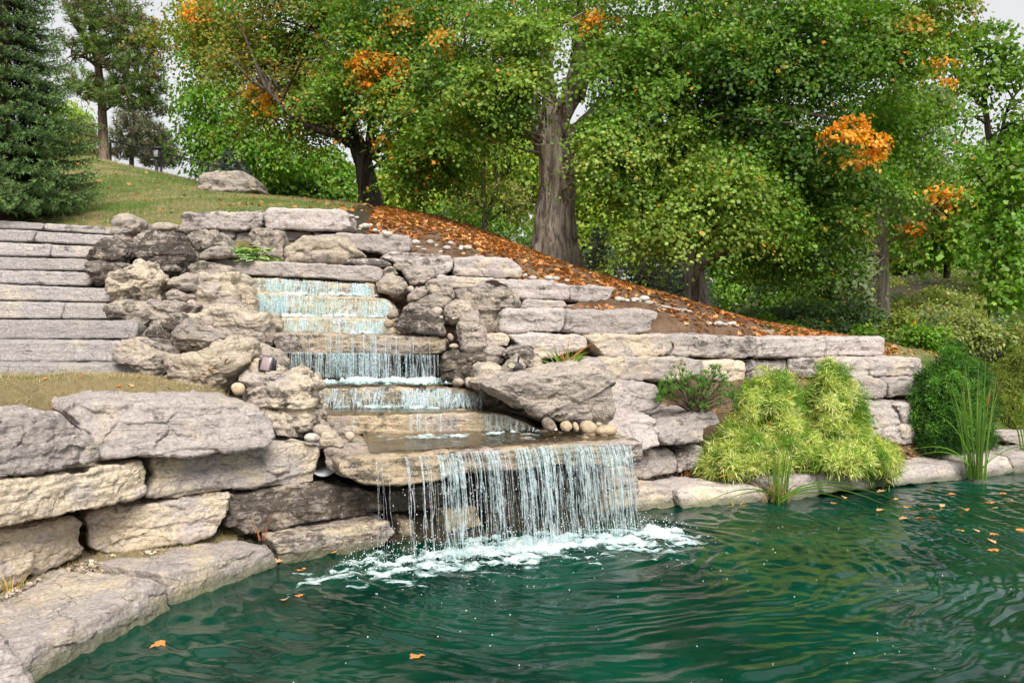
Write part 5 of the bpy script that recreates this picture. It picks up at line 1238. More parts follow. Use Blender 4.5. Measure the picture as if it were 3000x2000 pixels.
pine("pale grey green pine behind the fence and the lamp post", (385, 478, 32),
     [(385, 490, 32, 7), (388, 440, 32, 6), (395, 400, 32, 5), (400, 350, 32, 3)],
     [[(392, 420, 32, 4), (360, 400, 31.7, 3), (345, 390, 31.6, 2)], [(388, 450, 32, 3), (420, 470, 31.6, 2)], [(396, 400, 32, 3), (440, 390, 31.6, 2)]],
     [(390, 350, 31.4, 50, 30, .9, 130, .5), (370, 400, 31.2, 44, 34, .8, 120, .55), (440, 390, 31.2, 50, 34, .8, 130, .45), (480, 430, 31.2, 40, 34, .7, 90, .3), (420, 440, 31, 50, 24, .7, 80, .4), (350, 440, 31.2, 40, 24, .6, 70, .45), (460, 470, 31, 50, 22, .7, 90, .3), (500, 465, 31.4, 26, 24, .5, 40, .3)],
     32, (.085, .10, .055), (.24, .255, .15), .22, wid=.09)
# ---------------------------------------------------------------- masses of plants nobody could count
def stuff(name, lobes, kind, size, per, spr, pal, seed, **kw):
    C = Geo()
    crown(C, lobes, kind, size, per, spr, pal, seed, **kw)
    return tag(C.link(name, M_LEAF), kind="stuff")
rs = np.random.RandomState(3)
lb = []
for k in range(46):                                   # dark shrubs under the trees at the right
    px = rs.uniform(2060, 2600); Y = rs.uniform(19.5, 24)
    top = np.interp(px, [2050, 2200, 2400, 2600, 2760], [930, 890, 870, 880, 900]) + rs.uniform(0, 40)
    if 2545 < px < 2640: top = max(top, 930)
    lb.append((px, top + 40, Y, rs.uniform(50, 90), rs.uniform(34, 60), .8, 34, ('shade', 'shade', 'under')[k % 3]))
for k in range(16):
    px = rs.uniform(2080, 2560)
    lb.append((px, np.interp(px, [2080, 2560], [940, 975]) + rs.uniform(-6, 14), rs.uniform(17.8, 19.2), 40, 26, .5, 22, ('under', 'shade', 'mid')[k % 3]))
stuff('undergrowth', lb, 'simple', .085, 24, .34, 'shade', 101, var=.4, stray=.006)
lb = []
for k in range(60):                                   # sunlit meadow plants on the slope
    px = rs.uniform(2600, 2960); f = rs.uniform(0, 1)
    py = np.interp(px, [2600, 2700, 2900], [810, 780, 800]) * (1 - f) + 985 * f + rs.uniform(0, 14)
    Y = 44 - 22 * f ** .7
    lb.append((px, py, Y, 46, 20 + 16 * f, .9, 18, ('meadow', 'meadow', 'ygreen', 'grey')[k % 4]))
for k in range(20):
    lb.append((rs.uniform(2620, 3060), rs.uniform(960, 1020), rs.uniform(16, 19), 50, 26, .5, 24, ('meadow', 'under', 'ygreen', 'grey')[k % 4]))
stuff('meadow_vegetation', lb, 'oval', .12, 22, .45, 'meadow', 102, var=.4, stray=.02, droop=.0, up=.5)
lb = []
for k in range(70):                                   # the wood far behind
    px = rs.uniform(980, 3200); Y = rs.uniform(58, 75)
    lb.append((px, rs.uniform(560, 860), Y, 90, 80, 3, 26, ('olive', 'mid', 'bright', 'under', 'grey')[k % 5]))
for k in range(26):
    px = rs.uniform(1250, 2500)
    lb.append((px, np.interp(px, [1250, 1500, 2000, 2500], [640, 740, 880, 920]) + rs.uniform(-70, 10), rs.uniform(26, 30), 60, 46, 1, 24, ('under', 'mid', 'bright', 'shade')[k % 4]))
near = lb[70:]; lb = lb[:70]
stuff('undergrowth', near, 'simple', .12, 30, .45, 'under', 104, var=.35)
stuff('far_wood', lb, 'simple', .30, 24, 1.1, 'olive', 103, var=.35)
G_BUSH = "bushes between the crest and the wood"

# ---------------------------------------------------------------- shrubs, each a thing
def shrub(name, label, cat, base, stems, parts, seed, mat=None, group=None):
    b = np.array(at(*base))
    root = tag(link(name, None, None, None, b), label, cat, group)
    T, C = Geo(), Geo()
    for s_ in stems:
        q, r = path(s_); T.tube(q, r, 7, wob=.15, seed=seed)
    for i, (lobes, kind, size, per, spr, pal, kw) in enumerate(parts):
        crown(C, lobes, kind, size, per, spr, pal, seed + i, **kw)
    T.link('stem', M_BARKD, root, b, smooth=True)
    C.link('foliage', mat or M_LEAF, root, b)
    return root
TH = dict(width=.13, droop=.05, shell=.2, up=.25, var=.3)
def golden(label, base, outline, Y, nplume, stems, seed):
    """upright feathery plumes inside an outline"""
    rs = np.random.RandomState(seed)
    xs, tops, bot = [o[0] for o in outline], [o[1] for o in outline], base[1]
    out, inn = [], []
    for k in range(nplume):
        x = rs.uniform(xs[0], xs[-1])
        tp = np.interp(x, xs, tops)
        f = rs.uniform(0, 1) ** .8
        y = tp + 26 + (bot - tp - 50) * f
        edge = min(1, (x - xs[0]) / 90, (xs[-1] - x) / 90)
        yy = Y + .25 - .55 * f * max(.2, edge) + rs.uniform(-.12, .12)
        lobes = out if rs.uniform() < .8 else inn
        lobes.append((x, y, yy, rs.uniform(12, 24), rs.uniform(22, 40), .07, 9))
    for k in range(int(nplume * .5)):
        x = rs.uniform(xs[0] + 20, xs[-1] - 20); tp = np.interp(x, xs, tops)
        inn.append((x, rs.uniform(tp + 50, bot - 10), Y + .3, 40, 40, .2, 14))
    shrub("golden_conifer", label, "shrub", base, stems,
          [(out, 'blade', .078, 46, .085, 'gold', dict(TH, var=.42, stray=.012)), (inn, 'blade', .08, 40, .10, 'goldin', TH)], seed, None, "golden conifers by the pond")
golden("wide golden thread leaved conifer, left of the pair, by the pond", (2230, 1392, 10.75),
       [(2045, 1325), (2095, 1275), (2140, 1200), (2178, 1130), (2205, 1065), (2235, 1075), (2262, 1032), (2298, 1075), (2330, 1150), (2365, 1240), (2400, 1320)], 10.75, 125,
       [[(2225, 1395, 10.8, 8), (2240, 1260, 10.9, 6), (2255, 1150, 11.0, 2)], [(2220, 1390, 10.8, 6), (2150, 1300, 10.7, 3)]], 201)
golden("taller golden conifer with a pointed top, right of the pair", (2440, 1380, 11.2),
       [(2352, 1190), (2385, 1110), (2408, 1045), (2428, 1000), (2462, 1050), (2498, 1105), (2520, 1180), (2535, 1260), (2545, 1330)], 11.2, 88,
       [[(2440, 1385, 11.2, 8), (2432, 1230, 11.3, 6), (2430, 1130, 11.4, 2)]], 202)
golden("low spreading golden conifer at the feet of the pair", (2500, 1378, 11.0),
       [(2330, 1345), (2380, 1310), (2440, 1300), (2500, 1290), (2560, 1262), (2595, 1290), (2625, 1345)], 10.75, 80,
       [[(2500, 1380, 11.0, 6), (2540, 1330, 11.0, 3)]], 203)
YW = dict(width=.22, droop=-.2, shell=.3, up=.4, var=.35)
def plumes(outline, bot, Y, n, seed, rx=(10, 22), ry=(18, 36), depth=.55, per=9):
    rs = np.random.RandomState(seed)
    xs, tops = [o[0] for o in outline], [o[1] for o in outline]
    out = []
    for k in range(n):
        x = rs.uniform(xs[0], xs[-1]); tp = np.interp(x, xs, tops)
        f = rs.uniform(0, 1) ** .9
        e = min(1, (x - xs[0]) / 60, (xs[-1] - x) / 60)
        out.append((x, tp + 18 + (bot - tp - 40) * f, Y + .2 - depth * (.25 + .75 * f) * max(.25, e) + rs.uniform(-.12, .12), rs.uniform(*rx), rs.uniform(*ry), .08, per))
    return out
YO = [(2672, 1240), (2690, 1130), (2705, 1060), (2735, 1075), (2765, 1010), (2790, 990), (2820, 1030), (2850, 1005), (2880, 1070), (2905, 1180), (2900, 1260)]
shrub("yew_shrub", "dark green upright yew behind the tall cattails", "shrub", (2780, 1308, 12.6),
      [[(2780, 1315, 12.6, 9), (2775, 1180, 12.6, 6), (2790, 1060, 12.7, 2)], [(2765, 1310, 12.6, 6), (2720, 1170, 12.6, 3)], [(2780, 1310, 12.6, 6), (2850, 1150, 12.6, 3)]],
      [(plumes(YO, 1325, 12.6, 190, 1), 'blade', .055, 40, .10, 'yew', YW), (plumes(YO, 1300, 12.5, 60, 2), 'blade', .055, 24, .08, 'yewtip', YW),
       ([(2785, 1160, 12.75, 80, 120, .2, 60)], 'blade', .06, 60, .16, 'yew', YW)], 211)
YO = [(2875, 1200), (2890, 1130), (2925, 1060), (2955, 1030), (2990, 1010), (3030, 1030), (3060, 1000), (3100, 1060), (3130, 1200)]
shrub("yellow_yew_shrub", "yellow green bushy yew at the right picture edge", "shrub", (2960, 1250, 14.4),
      [[(2935, 1262, 14.4, 8), (2950, 1180, 14.4, 6), (2975, 1080, 14.4, 2)], [(2940, 1260, 14.4, 6), (3010, 1150, 14.4, 3)]],
      [(plumes(YO, 1260, 14.4, 150, 3), 'blade', .06, 40, .11, 'ygreen', YW), ([(3000, 1120, 14.5, 90, 90, .2, 50)], 'blade', .06, 60, .16, 'olive', YW)], 212)
for lab, bx, lobes, pal in (
        ("small bright green bush above the dark yew, on the lawn strip", (2700, 1015, 15.4), [(2690, 985, 15.4, 40, 26, .4, 40), (2740, 990, 15.4, 36, 22, .4, 30)], 'bright'),
        ("fluffy pale green bush behind the dark yew", (2840, 1010, 16.4), [(2840, 960, 16.4, 60, 40, .5, 60), (2790, 985, 16.2, 40, 24, .4, 30), (2890, 985, 16.4, 50, 30, .4, 40)], 'meadow'),
        ("light green goldenrod clump in front of the dark shrubs", (2640, 985, 17.6), [(2640, 950, 17.6, 34, 36, .4, 40), (2670, 965, 17.6, 26, 24, .3, 24)], 'ygreen')):
    shrub("bush", lab, "shrub", bx, [[(bx[0], bx[1] + 6, bx[2], 4), (bx[0] + 4, bx[1] - 30, bx[2], 2)]], [(lobes, 'oval', .075, 40, .2, pal, dict(var=.35, up=.5, droop=0))], 220 + int(bx[0]) % 17, None, G_BUSH)

# mountain pine on its block: twigs with needle tufts
rs = np.random.RandomState(17)
b = np.array(at(2030, 1205, 10.75))
root = tag(link("mountain_pine", None, None, None, b), "small bright green mountain pine on a block below the long cap stone", "shrub")
T, C = Geo(), Geo()
tips = []
for k in range(90):
    tx, ty = rs.uniform(1932, 2160), 0
    ty = rs.uniform(np.interp(tx, [1932, 1985, 2060, 2090, 2160], [1130, 1060, 1090, 1066, 1150]), np.interp(tx, [1932, 2030, 2160], [1180, 1200, 1195]))
    Yk = 10.7 + rs.uniform(-.35, .3)
    e = np.array(at(tx, ty, Yk))
    m = (b + e) / 2 + np.array([rs.normal() * .05, rs.normal() * .05, .02])
    T.tube([b + rs.normal(size=3) * .02, m, e], [.010, .007, .004], 5, cap=False)
    for j in range(5):
        tips.append(e + rs.normal(size=3) * .035)
tips = np.array(tips)
ax = unit(unit(tips - b) * .7 + np.array([0, 0, .8]) + rs.normal(size=tips.shape) * .3)
f = rs.uniform(0, 1, (len(tips), 1))
needles(C, tips, ax, rs, 34, .062, .07, .75, np.array([(.05, .14, .015)]) * (1 - f) + np.array([(.14, .32, .03)]) * f)
T.link('stem', M_BARKR, root, b); C.link('foliage', M_NEED, root, b)

# ---------------------------------------------------------------- blades: reeds, cattails, lilies
def blade(G, p0, d, L, w, bend, col, rs, n=9, tipc=None):
    d = unit(np.asarray(d, float))
    h = unit(d * np.array([1, 1, 0]) + 1e-6)
    s = np.linspace(0, 1, n)
    pts = np.asarray(p0)[None] + np.outer(s * L, d) + np.outer(L * bend * s ** 2.2, h) + np.outer(-L * abs(bend) * .75 * s ** 3, [0, 0, 1])
    tw = rs.uniform(0, math.pi)
    sd = unit(np.cross(np.gradient(pts, axis=0), [math.cos(tw), math.sin(tw), .3]))
    ww = w * np.clip(np.minimum(1.0, (1 - s) * 2.2 + .04), .04, 1) * .5
    nrm = unit(np.cross(np.gradient(pts, axis=0), sd))
    co = np.concatenate([pts + sd * ww[:, None], pts + nrm * ww[:, None] * .35, pts - sd * ww[:, None]])
    i = np.arange(n - 1)
    q = np.concatenate([np.stack([i, i + 1, n + i + 1, n + i], 1), np.stack([n + i, n + i + 1, 2 * n + i + 1, 2 * n + i], 1)])
    c = np.asarray(col)[None] * (1 - s[:, None] ** 3) + np.asarray(tipc if tipc is not None else col)[None] * s[:, None] ** 3
    G.add(co, q, np.concatenate([c, c, c]))
def clump(name, label, cat, base, n, L, w, spread, bend, cols, seed, rad=.1, part='leaf_blades', tip=(.30, .22, .08), extra=None):
    rs = np.random.RandomState(seed)
    b = np.array(at(*base))
    root = tag(link(name, None, None, None, b), label, cat)
    C = Geo()
    for k in range(n):
        a = rs.uniform(0, 2 * math.pi); r = rad * math.sqrt(rs.uniform())
        lean = abs(rs.normal(0, spread))
        c = np.array(cols[rs.randint(len(cols))]) * rs.uniform(.75, 1.25)
        blade(C, b + np.array([math.cos(a) * r, math.sin(a) * r, -.03]), (math.cos(a) * lean, math.sin(a) * lean, 1), rs.uniform(*L), w * rs.uniform(.6, 1.2), rs.uniform(0, bend), c, rs, tipc=np.array(tip) if rs.uniform() < .35 else c)
    if extra: extra(C, b, rs)
    C.link(part, M_LEAF, root, b)
    return root
GRN = [(.10, .24, .025), (.14, .29, .03), (.08, .19, .03), (.20, .30, .05)]
def cat_extra(C, b, rs):
    for (dx, L, bd, w) in ((-1, 1.05, .75, .016), (-1, .95, .9, .014), (1, .95, .55, .014), (1, 1.2, .4, .013), (-.6, 1.35, .35, .012)):
        blade(C, b, (dx * .55, -.15, 1), L, w, bd, GRN[1], rs, 14)
    for k in range(12):
        blade(C, b + rs.normal(size=3) * np.array([.06, .04, 0]), (rs.normal() * .12, rs.normal() * .1, 1), rs.uniform(.25, .6), .014, .1, (.42, .30, .14), rs)
cattail = clump("cattail", "tall green cattails growing out of the pond beside the bank", "reed", (2860, 1396, 11.55), 52, (.9, 1.75), .017, .085, .14, GRN, 301, .12, extra=cat_extra)
G = Geo()
b = np.array(at(2860, 1396, 11.55))
e = np.array(at(2893, 1190, 11.5)); e2 = np.array(at(2899, 1150, 11.5)); e3 = np.array(at(2901, 1135, 11.5))
G.tube([b, (b + e) / 2 + [.02, 0, 0], e], [.005, .004, .0035], 5, (.14, .24, .04))
G.tube([e, e + (e2 - e) * .12, e + (e2 - e) * .88, e2], [.006, .012, .012, .006], 8, (.30, .12, .04))
G.tube([e2, e3], [.003, .002], 5, (.3, .2, .08))
G.link('seed_head', M_DRY, cattail, b)
clump("cattail", "few thin cattail blades at the right picture edge", "reed", (3010, 1330, 12.6), 16, (.9, 1.5), .018, .18, .45, GRN, 302, .12)
def tuft_extra(C, b, rs):
    for (dx, L, bd) in ((-1, .75, 1.0), (-1, .6, .9), (1, .75, .9), (1, .6, 1.0), (.8, .9, .7), (-.7, .5, .8), (1, .95, .85)):
        blade(C, b + rs.normal(size=3) * np.array([.05, .03, 0]), (dx * .8, -.3, .75), L, .018, bd, GRN[1], rs, 12)
    for k in range(40):
        a = rs.uniform(0, 6.28)
        blade(C, b + rs.normal(size=3) * np.array([.07, .04, 0]), (math.cos(a) * .4, math.sin(a) * .4, .8), rs.uniform(.15, .4), .012, rs.uniform(0, .5), [(.50, .36, .16), (.42, .25, .10)][k % 2], rs)
clump("reed_tuft", "green and straw coloured reed tuft at the pond edge before the golden shrubs", "reed", (2282, 1468, 10.15), 22, (.45, .95), .022, .12, .1, GRN, 303, .09, extra=tuft_extra)
clump("reed_tuft", "small dry reed wisp floating left of the big reed tuft", "reed", (2160, 1488, 9.9), 14, (.1, .28), .010, .5, .9, [(.42, .32, .12), (.30, .30, .08)], 304, .05)
def lily_extra(C, b, rs):
    for k in range(18):
        a = rs.uniform(0, 6.28)
        blade(C, b, (math.cos(a) * .55, math.sin(a) * .3, .9), rs.uniform(.25, .5), .008, rs.uniform(.1, .5), [(.55, .16, .05), (.60, .30, .12)][k % 2], rs)
clump("daylily", "daylily tuft with rusty dry stems on top of the great boulder's back", "plant", (1660, 1078, 10.35), 60, (.16, .38), .016, .5, .5, [(.16, .30, .04), (.22, .34, .06), (.12, .24, .03)], 305, .10, extra=lily_extra)
clump("weed", "thin reddish weed growing from a joint of the pond wall", "plant", (768, 1572, 7.35), 16, (.10, .32), .005, .35, .2, [(.42, .13, .08), (.50, .22, .12)], 306, .03)
clump("weed", "dry grass sprig on the gravel at the left picture edge", "plant", (30, 1716, 5.75), 24, (.06, .17), .006, .5, .4, [(.30, .26, .06), (.55, .33, .08)], 307, .05)

# hosta: broad cream edged leaves
rs = np.random.RandomState(41)
b = np.array(at(728, 762, 12.2))
root = tag(link("hosta", None, None, None, b), "variegated hosta with cream edged leaves above the lintel slab", "plant")
C = Geo()
k = 130
a = rs.uniform(0, 2 * math.pi, k); lay = rs.uniform(0, 1, k)
cx = np.array([at(px, 752, 12.2) for px in rs.choice([690, 720, 755], k)])
dirn = np.stack([np.cos(a), np.sin(a) * .8 - .25, .9 - lay * 1.1], 1)
pos = cx + unit(dirn) * (np.array([.16, .14, .20]) * (.5 + .5 * rs.uniform(size=(k, 1))))
ax = unit(dirn * np.array([1, 1, .5]) + np.array([0, 0, -.25]))
nr = unit(np.array([0, -.25, 1.0]) + rs.normal(size=(k, 3)) * .25 + dirn * .3)
sz = rs.uniform(.11, .19, k)
LEAF['hosta'] = sym([(.26, .12), (.34, .35), (.24, .68)])
put_leaves(C, 'hosta', pos, ax, nr, sz, shade((.62, .66, .42), rs, k, .12), 1.0, .35)
nn = unit(np.cross(unit(np.cross(ax, nr)), ax))
put_leaves(C, 'hosta', pos + ax * sz[:, None] * .07 + nn * .004, ax, nr, sz * .84, shade((.10, .26, .05), rs, k, .25), .72, .35)
C.link('foliage', M_LEAF, root, b)
# ---------------------------------------------------------------- resting small things on the real surfaces
bpy.context.view_layer.update()
_deps = bpy.context.evaluated_depsgraph_get()
STN = [o for o in sc.objects if o.name.split('.')[0] in ('stone_step', 'armour_stone', 'shore_stone', 'boulder', 'cascade_stone', 'cobble')]
_surf = []
for o in STN:
    bb = np.array([o.location + Vector(c) for c in o.bound_box])
    _surf.append((o, bb.min(0), bb.max(0)))
def cast(org, d, tops=True):
    """first stone or ground hit along a ray"""
    org, d = np.asarray(org, float), np.asarray(d, float)
    best, nb = None, None
    for o, lo, hi in _surf:
        with np.errstate(divide='ignore', invalid='ignore'):
            t1 = (lo - org) / d; t2 = (hi - org) / d
        a, b_ = np.nanmax(np.minimum(t1, t2)), np.nanmin(np.maximum(t1, t2))
        if a > b_ or b_ < 0 or (best is not None and a > best): continue
        ok, loc, nr, _ = o.ray_cast(Vector(org) - o.location, Vector(d), depsgraph=_deps)
        if ok:
            w = np.array(loc + o.location); t_ = np.linalg.norm(w - org)
            if best is None or t_ < best: best, nb = t_, (w, np.array(nr))
    ok, loc, nr, _ = ground.ray_cast(Vector(org), Vector(d), depsgraph=_deps)
    if ok and (best is None or np.linalg.norm(np.array(loc) - org) < best): nb = (np.array(loc), np.array(nr))
    return nb
def pick(px, py):
    d = unit(np.array([(px - CX) / FPX, 1, -(py - CY) / FPX]))
    return cast((0, 0, CAMH), d)
def drop(x, y, z=8.0):
    return cast((x, y, z), (0.0, 0.0, -1.0))

ORANGE = np.array([(.62, .22, .05), (.50, .16, .045), (.64, .31, .09), (.42, .18, .07), (.55, .35, .17), (.34, .14, .06)])
def litter(G, P, Nn, rs, size):
    n = len(P)
    nr = unit(Nn + rs.normal(size=(n, 3)) * .55 + np.array([0, 0, .4]))
    ax = unit(np.cross(nr, rs.normal(size=(n, 3))))
    put_leaves(G, 'maple', P + nr * (size * .12) - ax * size * .4, ax, nr, size * rs.uniform(.6, 1.25, n), np.clip(ORANGE[rs.randint(0, 6, n)] * rs.uniform(.6, 1.2, (n, 1)), .01, .85), 1, rs.uniform(-.7, .9))

# fallen leaves: bank, lawn, terraces
rs = np.random.RandomState(77)
G = Geo()
n = 42000
X = rs.uniform(-3.2, 7, n); Y = rs.uniform(12.8, 19.5, n)
pxs = CX + FPX * X / Y
dn = np.clip(.5 + .35 * (X > 1.5) + 1.1 * fbm(np.stack([X * .9, Y * .9, X * 0], 1), 4, 3), 0, 1) * (.5 + .5 * np.clip((Y - 13.4) / 2.6, 0, 1))
keep = (rs.uniform(size=n) < dn * 1.1) & (mulch_mask(X, Y) > .5)
X, Y = X[keep], Y[keep]
P = np.stack([X, Y, gh(X, Y)], 1)
for s_ in (slice(0, None, 2), slice(1, None, 2)):
    litter(G, P[s_], np.tile([0, 0, 1.0], (len(P[s_]), 1)), rs, .082)
n = 2600
X = rs.uniform(-13, -2, n); Y = rs.uniform(13.1, 24, n)
keep = rs.uniform(size=n) < .10 + .75 * np.exp(-((X + 3.2) / 1.6) ** 2) * (Y > 14.5)
X, Y = X[keep], Y[keep]
litter(G, np.stack([X, Y, gh(X, Y) + .02], 1), np.tile([0, 0, 1.0], (len(X), 1)), rs, .085)
pts = []
for (x0, x1, y0, y1, k) in ((1600, 2060, 902, 912, 60), (2110, 2290, 975, 984, 40), (2000, 2110, 1200, 1222, 26), (2520, 2600, 1172, 1186, 22), (2610, 2800, 1300, 1345, 90), (2820, 3000, 1250, 1300, 30), (2050, 2110, 1410, 1428, 8), (1990, 2140, 1384, 1394, 16),
                            (1700, 1800, 895, 903, 10), (1500, 1560, 855, 866, 8), (300, 420, 1122, 1160, 6), (380, 640, 1080, 1110, 5), (100, 900, 800, 1120, 34), (1100, 1700, 690, 1100, 34), (2600, 2800, 1010, 1040, 40), (2560, 2650, 1385, 1400, 4)):
    for _ in range(k):
        h = pick(rs.uniform(x0, x1), rs.uniform(y0, y1))
        if h is not None and h[1][2] > .45: pts.append(np.concatenate(h))
pts = np.array(pts)
litter(G, pts[:, :3], pts[:, 3:], rs, .07)
tag(G.link('fallen_leaves', M_DRY), kind='stuff')

# grass blades
G = Geo()
def grass(n, x0, x1, y0, y1, ln, seed, dry=0.0, xm=None):
    rs = np.random.RandomState(seed)
    X = rs.uniform(x0, x1, n); Y = rs.uniform(y0, y1, n)
    m = lawn_mask(X, Y) > rs.uniform(.2, .9, n)
    if xm is not None: m &= xm(X, Y)
    X, Y = X[m], Y[m]; n = len(X)
    P = np.stack([X, Y, gh(X, Y) - .004], 1)
    a = unit(rs.normal(size=(n, 3)) * .45 + np.array([0, 0, 1.0]))
    g = np.clip(.5 + 1.2 * fbm(np.stack([X * .6, Y * .6, X * 0], 1), 4, 8) - dry + rs.normal(0, .2, n), 0, 1)[:, None]
    c = np.array([(.10, .20, .025)]) * g + np.array([(.40, .32, .16)]) * (1 - g)
    put_leaves(G, 'needle', P, a, unit(rs.normal(size=(n, 3))), ln * rs.uniform(.5, 1.2, n), c * rs.uniform(.65, 1.25, (n, 1)), .11, .3)
grass(120000, -12, -2, 13, 20, .055, 1, .12)
grass(40000, -13, -2, 20, 26, .07, 4)
grass(42000, -6, -1.9, 5.6, 9, .045, 2, .32)
grass(9000, 4, 12, 12.5, 16.5, .06, 3)
tag(G.link('grass', M_NEED), kind='stuff')

# gravel
def pebbles(G, P, r, rs, cols):
    v = np.array([(1, 0, 0), (-1, 0, 0), (0, 1, 0), (0, -1, 0), (0, 0, 1), (0, 0, -1)] + [(x, y, z) for x in (-.58, .58) for y in (-.58, .58) for z in (-.58, .58)])
    v = unit(v)
    f = []
    axi = {(1, 0, 0): 0, (-1, 0, 0): 1, (0, 1, 0): 2, (0, -1, 0): 3, (0, 0, 1): 4, (0, 0, -1): 5}
    ci = {}
    k = 6
    for x in (-1, 1):
        for y in (-1, 1):
            for z in (-1, 1):
                ci[(x, y, z)] = k; k += 1
    for (a, i) in axi.items():
        q = [c for c in ci if np.dot(c, a) > 0]
        ax = [j for j in range(3) if a[j] == 0]
        q.sort(key=lambda c: math.atan2(c[ax[1]], c[ax[0]]))
        for j in range(4):
            f.append((i, ci[q[j]], ci[q[(j + 1) % 4]]))
    f = np.array(f)
    n = len(P)
    sc3 = r[:, None] * np.stack([rs.uniform(.8, 1.3, n), rs.uniform(.8, 1.2, n), rs.uniform(.5, .8, n)], 1)
    th = rs.uniform(0, 6.28, n)
    co = v[None] * sc3[:, None] * (1 + rs.uniform(-.12, .12, (n, 14, 1)))
    x = co[..., 0] * np.cos(th)[:, None] - co[..., 1] * np.sin(th)[:, None]
    y = co[..., 0] * np.sin(th)[:, None] + co[..., 1] * np.cos(th)[:, None]
    co = np.stack([x, y, co[..., 2]], -1) + P[:, None]
    G.add(co.reshape(-1, 3), (f[None] + (np.arange(n) * 14)[:, None, None]).reshape(-1, 3), np.repeat(cols, 14, 0))
t = NT("gravel_stone")
c = t.n("Attribute", attribute_name="Col").outputs["Color"]
nz = t.noise(t.n("TexCoord").outputs["Object"], 60, 4, .6)
c = t.mix(1.0, c, t.ramp(nz, [(.3, .7), (.7, 1.2)]), 'MULTIPLY')
M_GRAV = t.done(t.n("BsdfPrincipled", {"Base Color": c, "Roughness": .8, "Specular IOR Level": .3}))
rs = np.random.RandomState(9)
G = Geo()
pts, rr = [], []
def gravel(poly_fn, n, r0, r1):
    for _ in range(n):
        px, py = poly_fn()
        h = pick(px, py)
        if h is not None and h[1][2] > .6:
            pts.append(h[0] + np.array([0, 0, rs.uniform(0, .012)])); rr.append(rs.uniform(r0, r1))
def g1():
    x = abs(rs.normal(0, 1)) * 170 if rs.uniform() < .5 else rs.uniform(0, 450)
    b_ = np.interp(x, [0, 240, 330, 600], [1745, 1648, 1632, 1580])
    return x, b_ + abs(rs.normal(0, 1)) * np.interp(x, [0, 250, 400, 450], [34, 26, 30, 24])
gravel(g1, 900, .010, .024)
gravel(lambda: (rs.uniform(300, 450), rs.normal(1665, 16)), 260, .012, .024)
gravel(lambda: (rs.uniform(440, 700), rs.uniform(1590, 1670)), 40, .006, .016)
gravel(lambda: (rs.uniform(1870, 2010), rs.normal(1405, 9)), 260, .008, .018)
gravel(lambda: (rs.uniform(2520, 2700), rs.normal(1166, 4)), 160, .008, .016)
gravel(lambda: (rs.uniform(1618, 1760), rs.normal(1258, 9)), 140, .012, .03)
gravel(lambda: (rs.uniform(470, 800), rs.normal(1145, 8)), 60, .006, .016)
gravel(lambda: (rs.uniform(1240, 1330), rs.uniform(895, 960)), 60, .015, .035)
gravel(lambda: (rs.uniform(1060, 1560), rs.uniform(640, 800)), 60, .010, .022)
pts, rr = np.array(pts), np.array(rr)
pebbles(G, pts, rr, rs, shade((.40, .33, .255), rs, len(pts), .45, .08))
tag(G.link('gravel', M_GRAV), kind='stuff')

# white cobbles along the tops of the walls: every one its own
G_WC = "white cobbles edging the leaf bank"
protos = []
for k in range(4):
    a = np.linspace(0, 2 * math.pi, 14, endpoint=False)
    co, _b = stone_mesh("cobble", [(1500 + 60 * math.cos(x) * (1 + .08 * math.sin(3 * x + k)), 955 + 44 * math.sin(x)) for x in a], 5, 5.01, .2, .85, .5, 900 + k, .8, facet=0, foot=False, res=6)
    protos.append(co)
used = set()
M_WCOB = rock_mat("pale_cobble", (.44, .40, .36), (.48, .42, .34), (.22, .19, .16), .2)
for (x0, y0, x1, y1, k, jit) in ((1030, 650, 1150, 685, 12, 9), (1210, 712, 1410, 748, 12, 10), (1530, 806, 1690, 832, 5, 6), (1815, 880, 1912, 886, 8, 3), (2080, 945, 2160, 956, 6, 3), (1290, 925, 1320, 955, 5, 8), (905, 1270, 940, 1300, 2, 6)):
    for j in range(k):
        f = (j + rs.uniform(-.4, .4)) / k
        h = pick(x0 + (x1 - x0) * f, y0 + (y1 - y0) * f + rs.normal() * jit)
        if h is None: continue
        me = protos[rs.randint(4)]
        o = bpy.data.objects.new("cobble", me); sc.collection.objects.link(o)
        if me.name not in used: me.materials.append(M_WCOB); used.add(me.name)
        s_ = rs.uniform(.25, .7)
        o.scale = (s_, s_ * rs.uniform(.8, 1.1), s_ * rs.uniform(.7, 1)); o.rotation_euler = (0, 0, rs.uniform(0, 6.28))
        o.location = h[0] - np.array([0, 0, .02]); o.color = (.1, 0, 0, 1)
        tag(o, "pale cobble lying along the wall top at the leaf bank's edge", "cobble", G_WC)

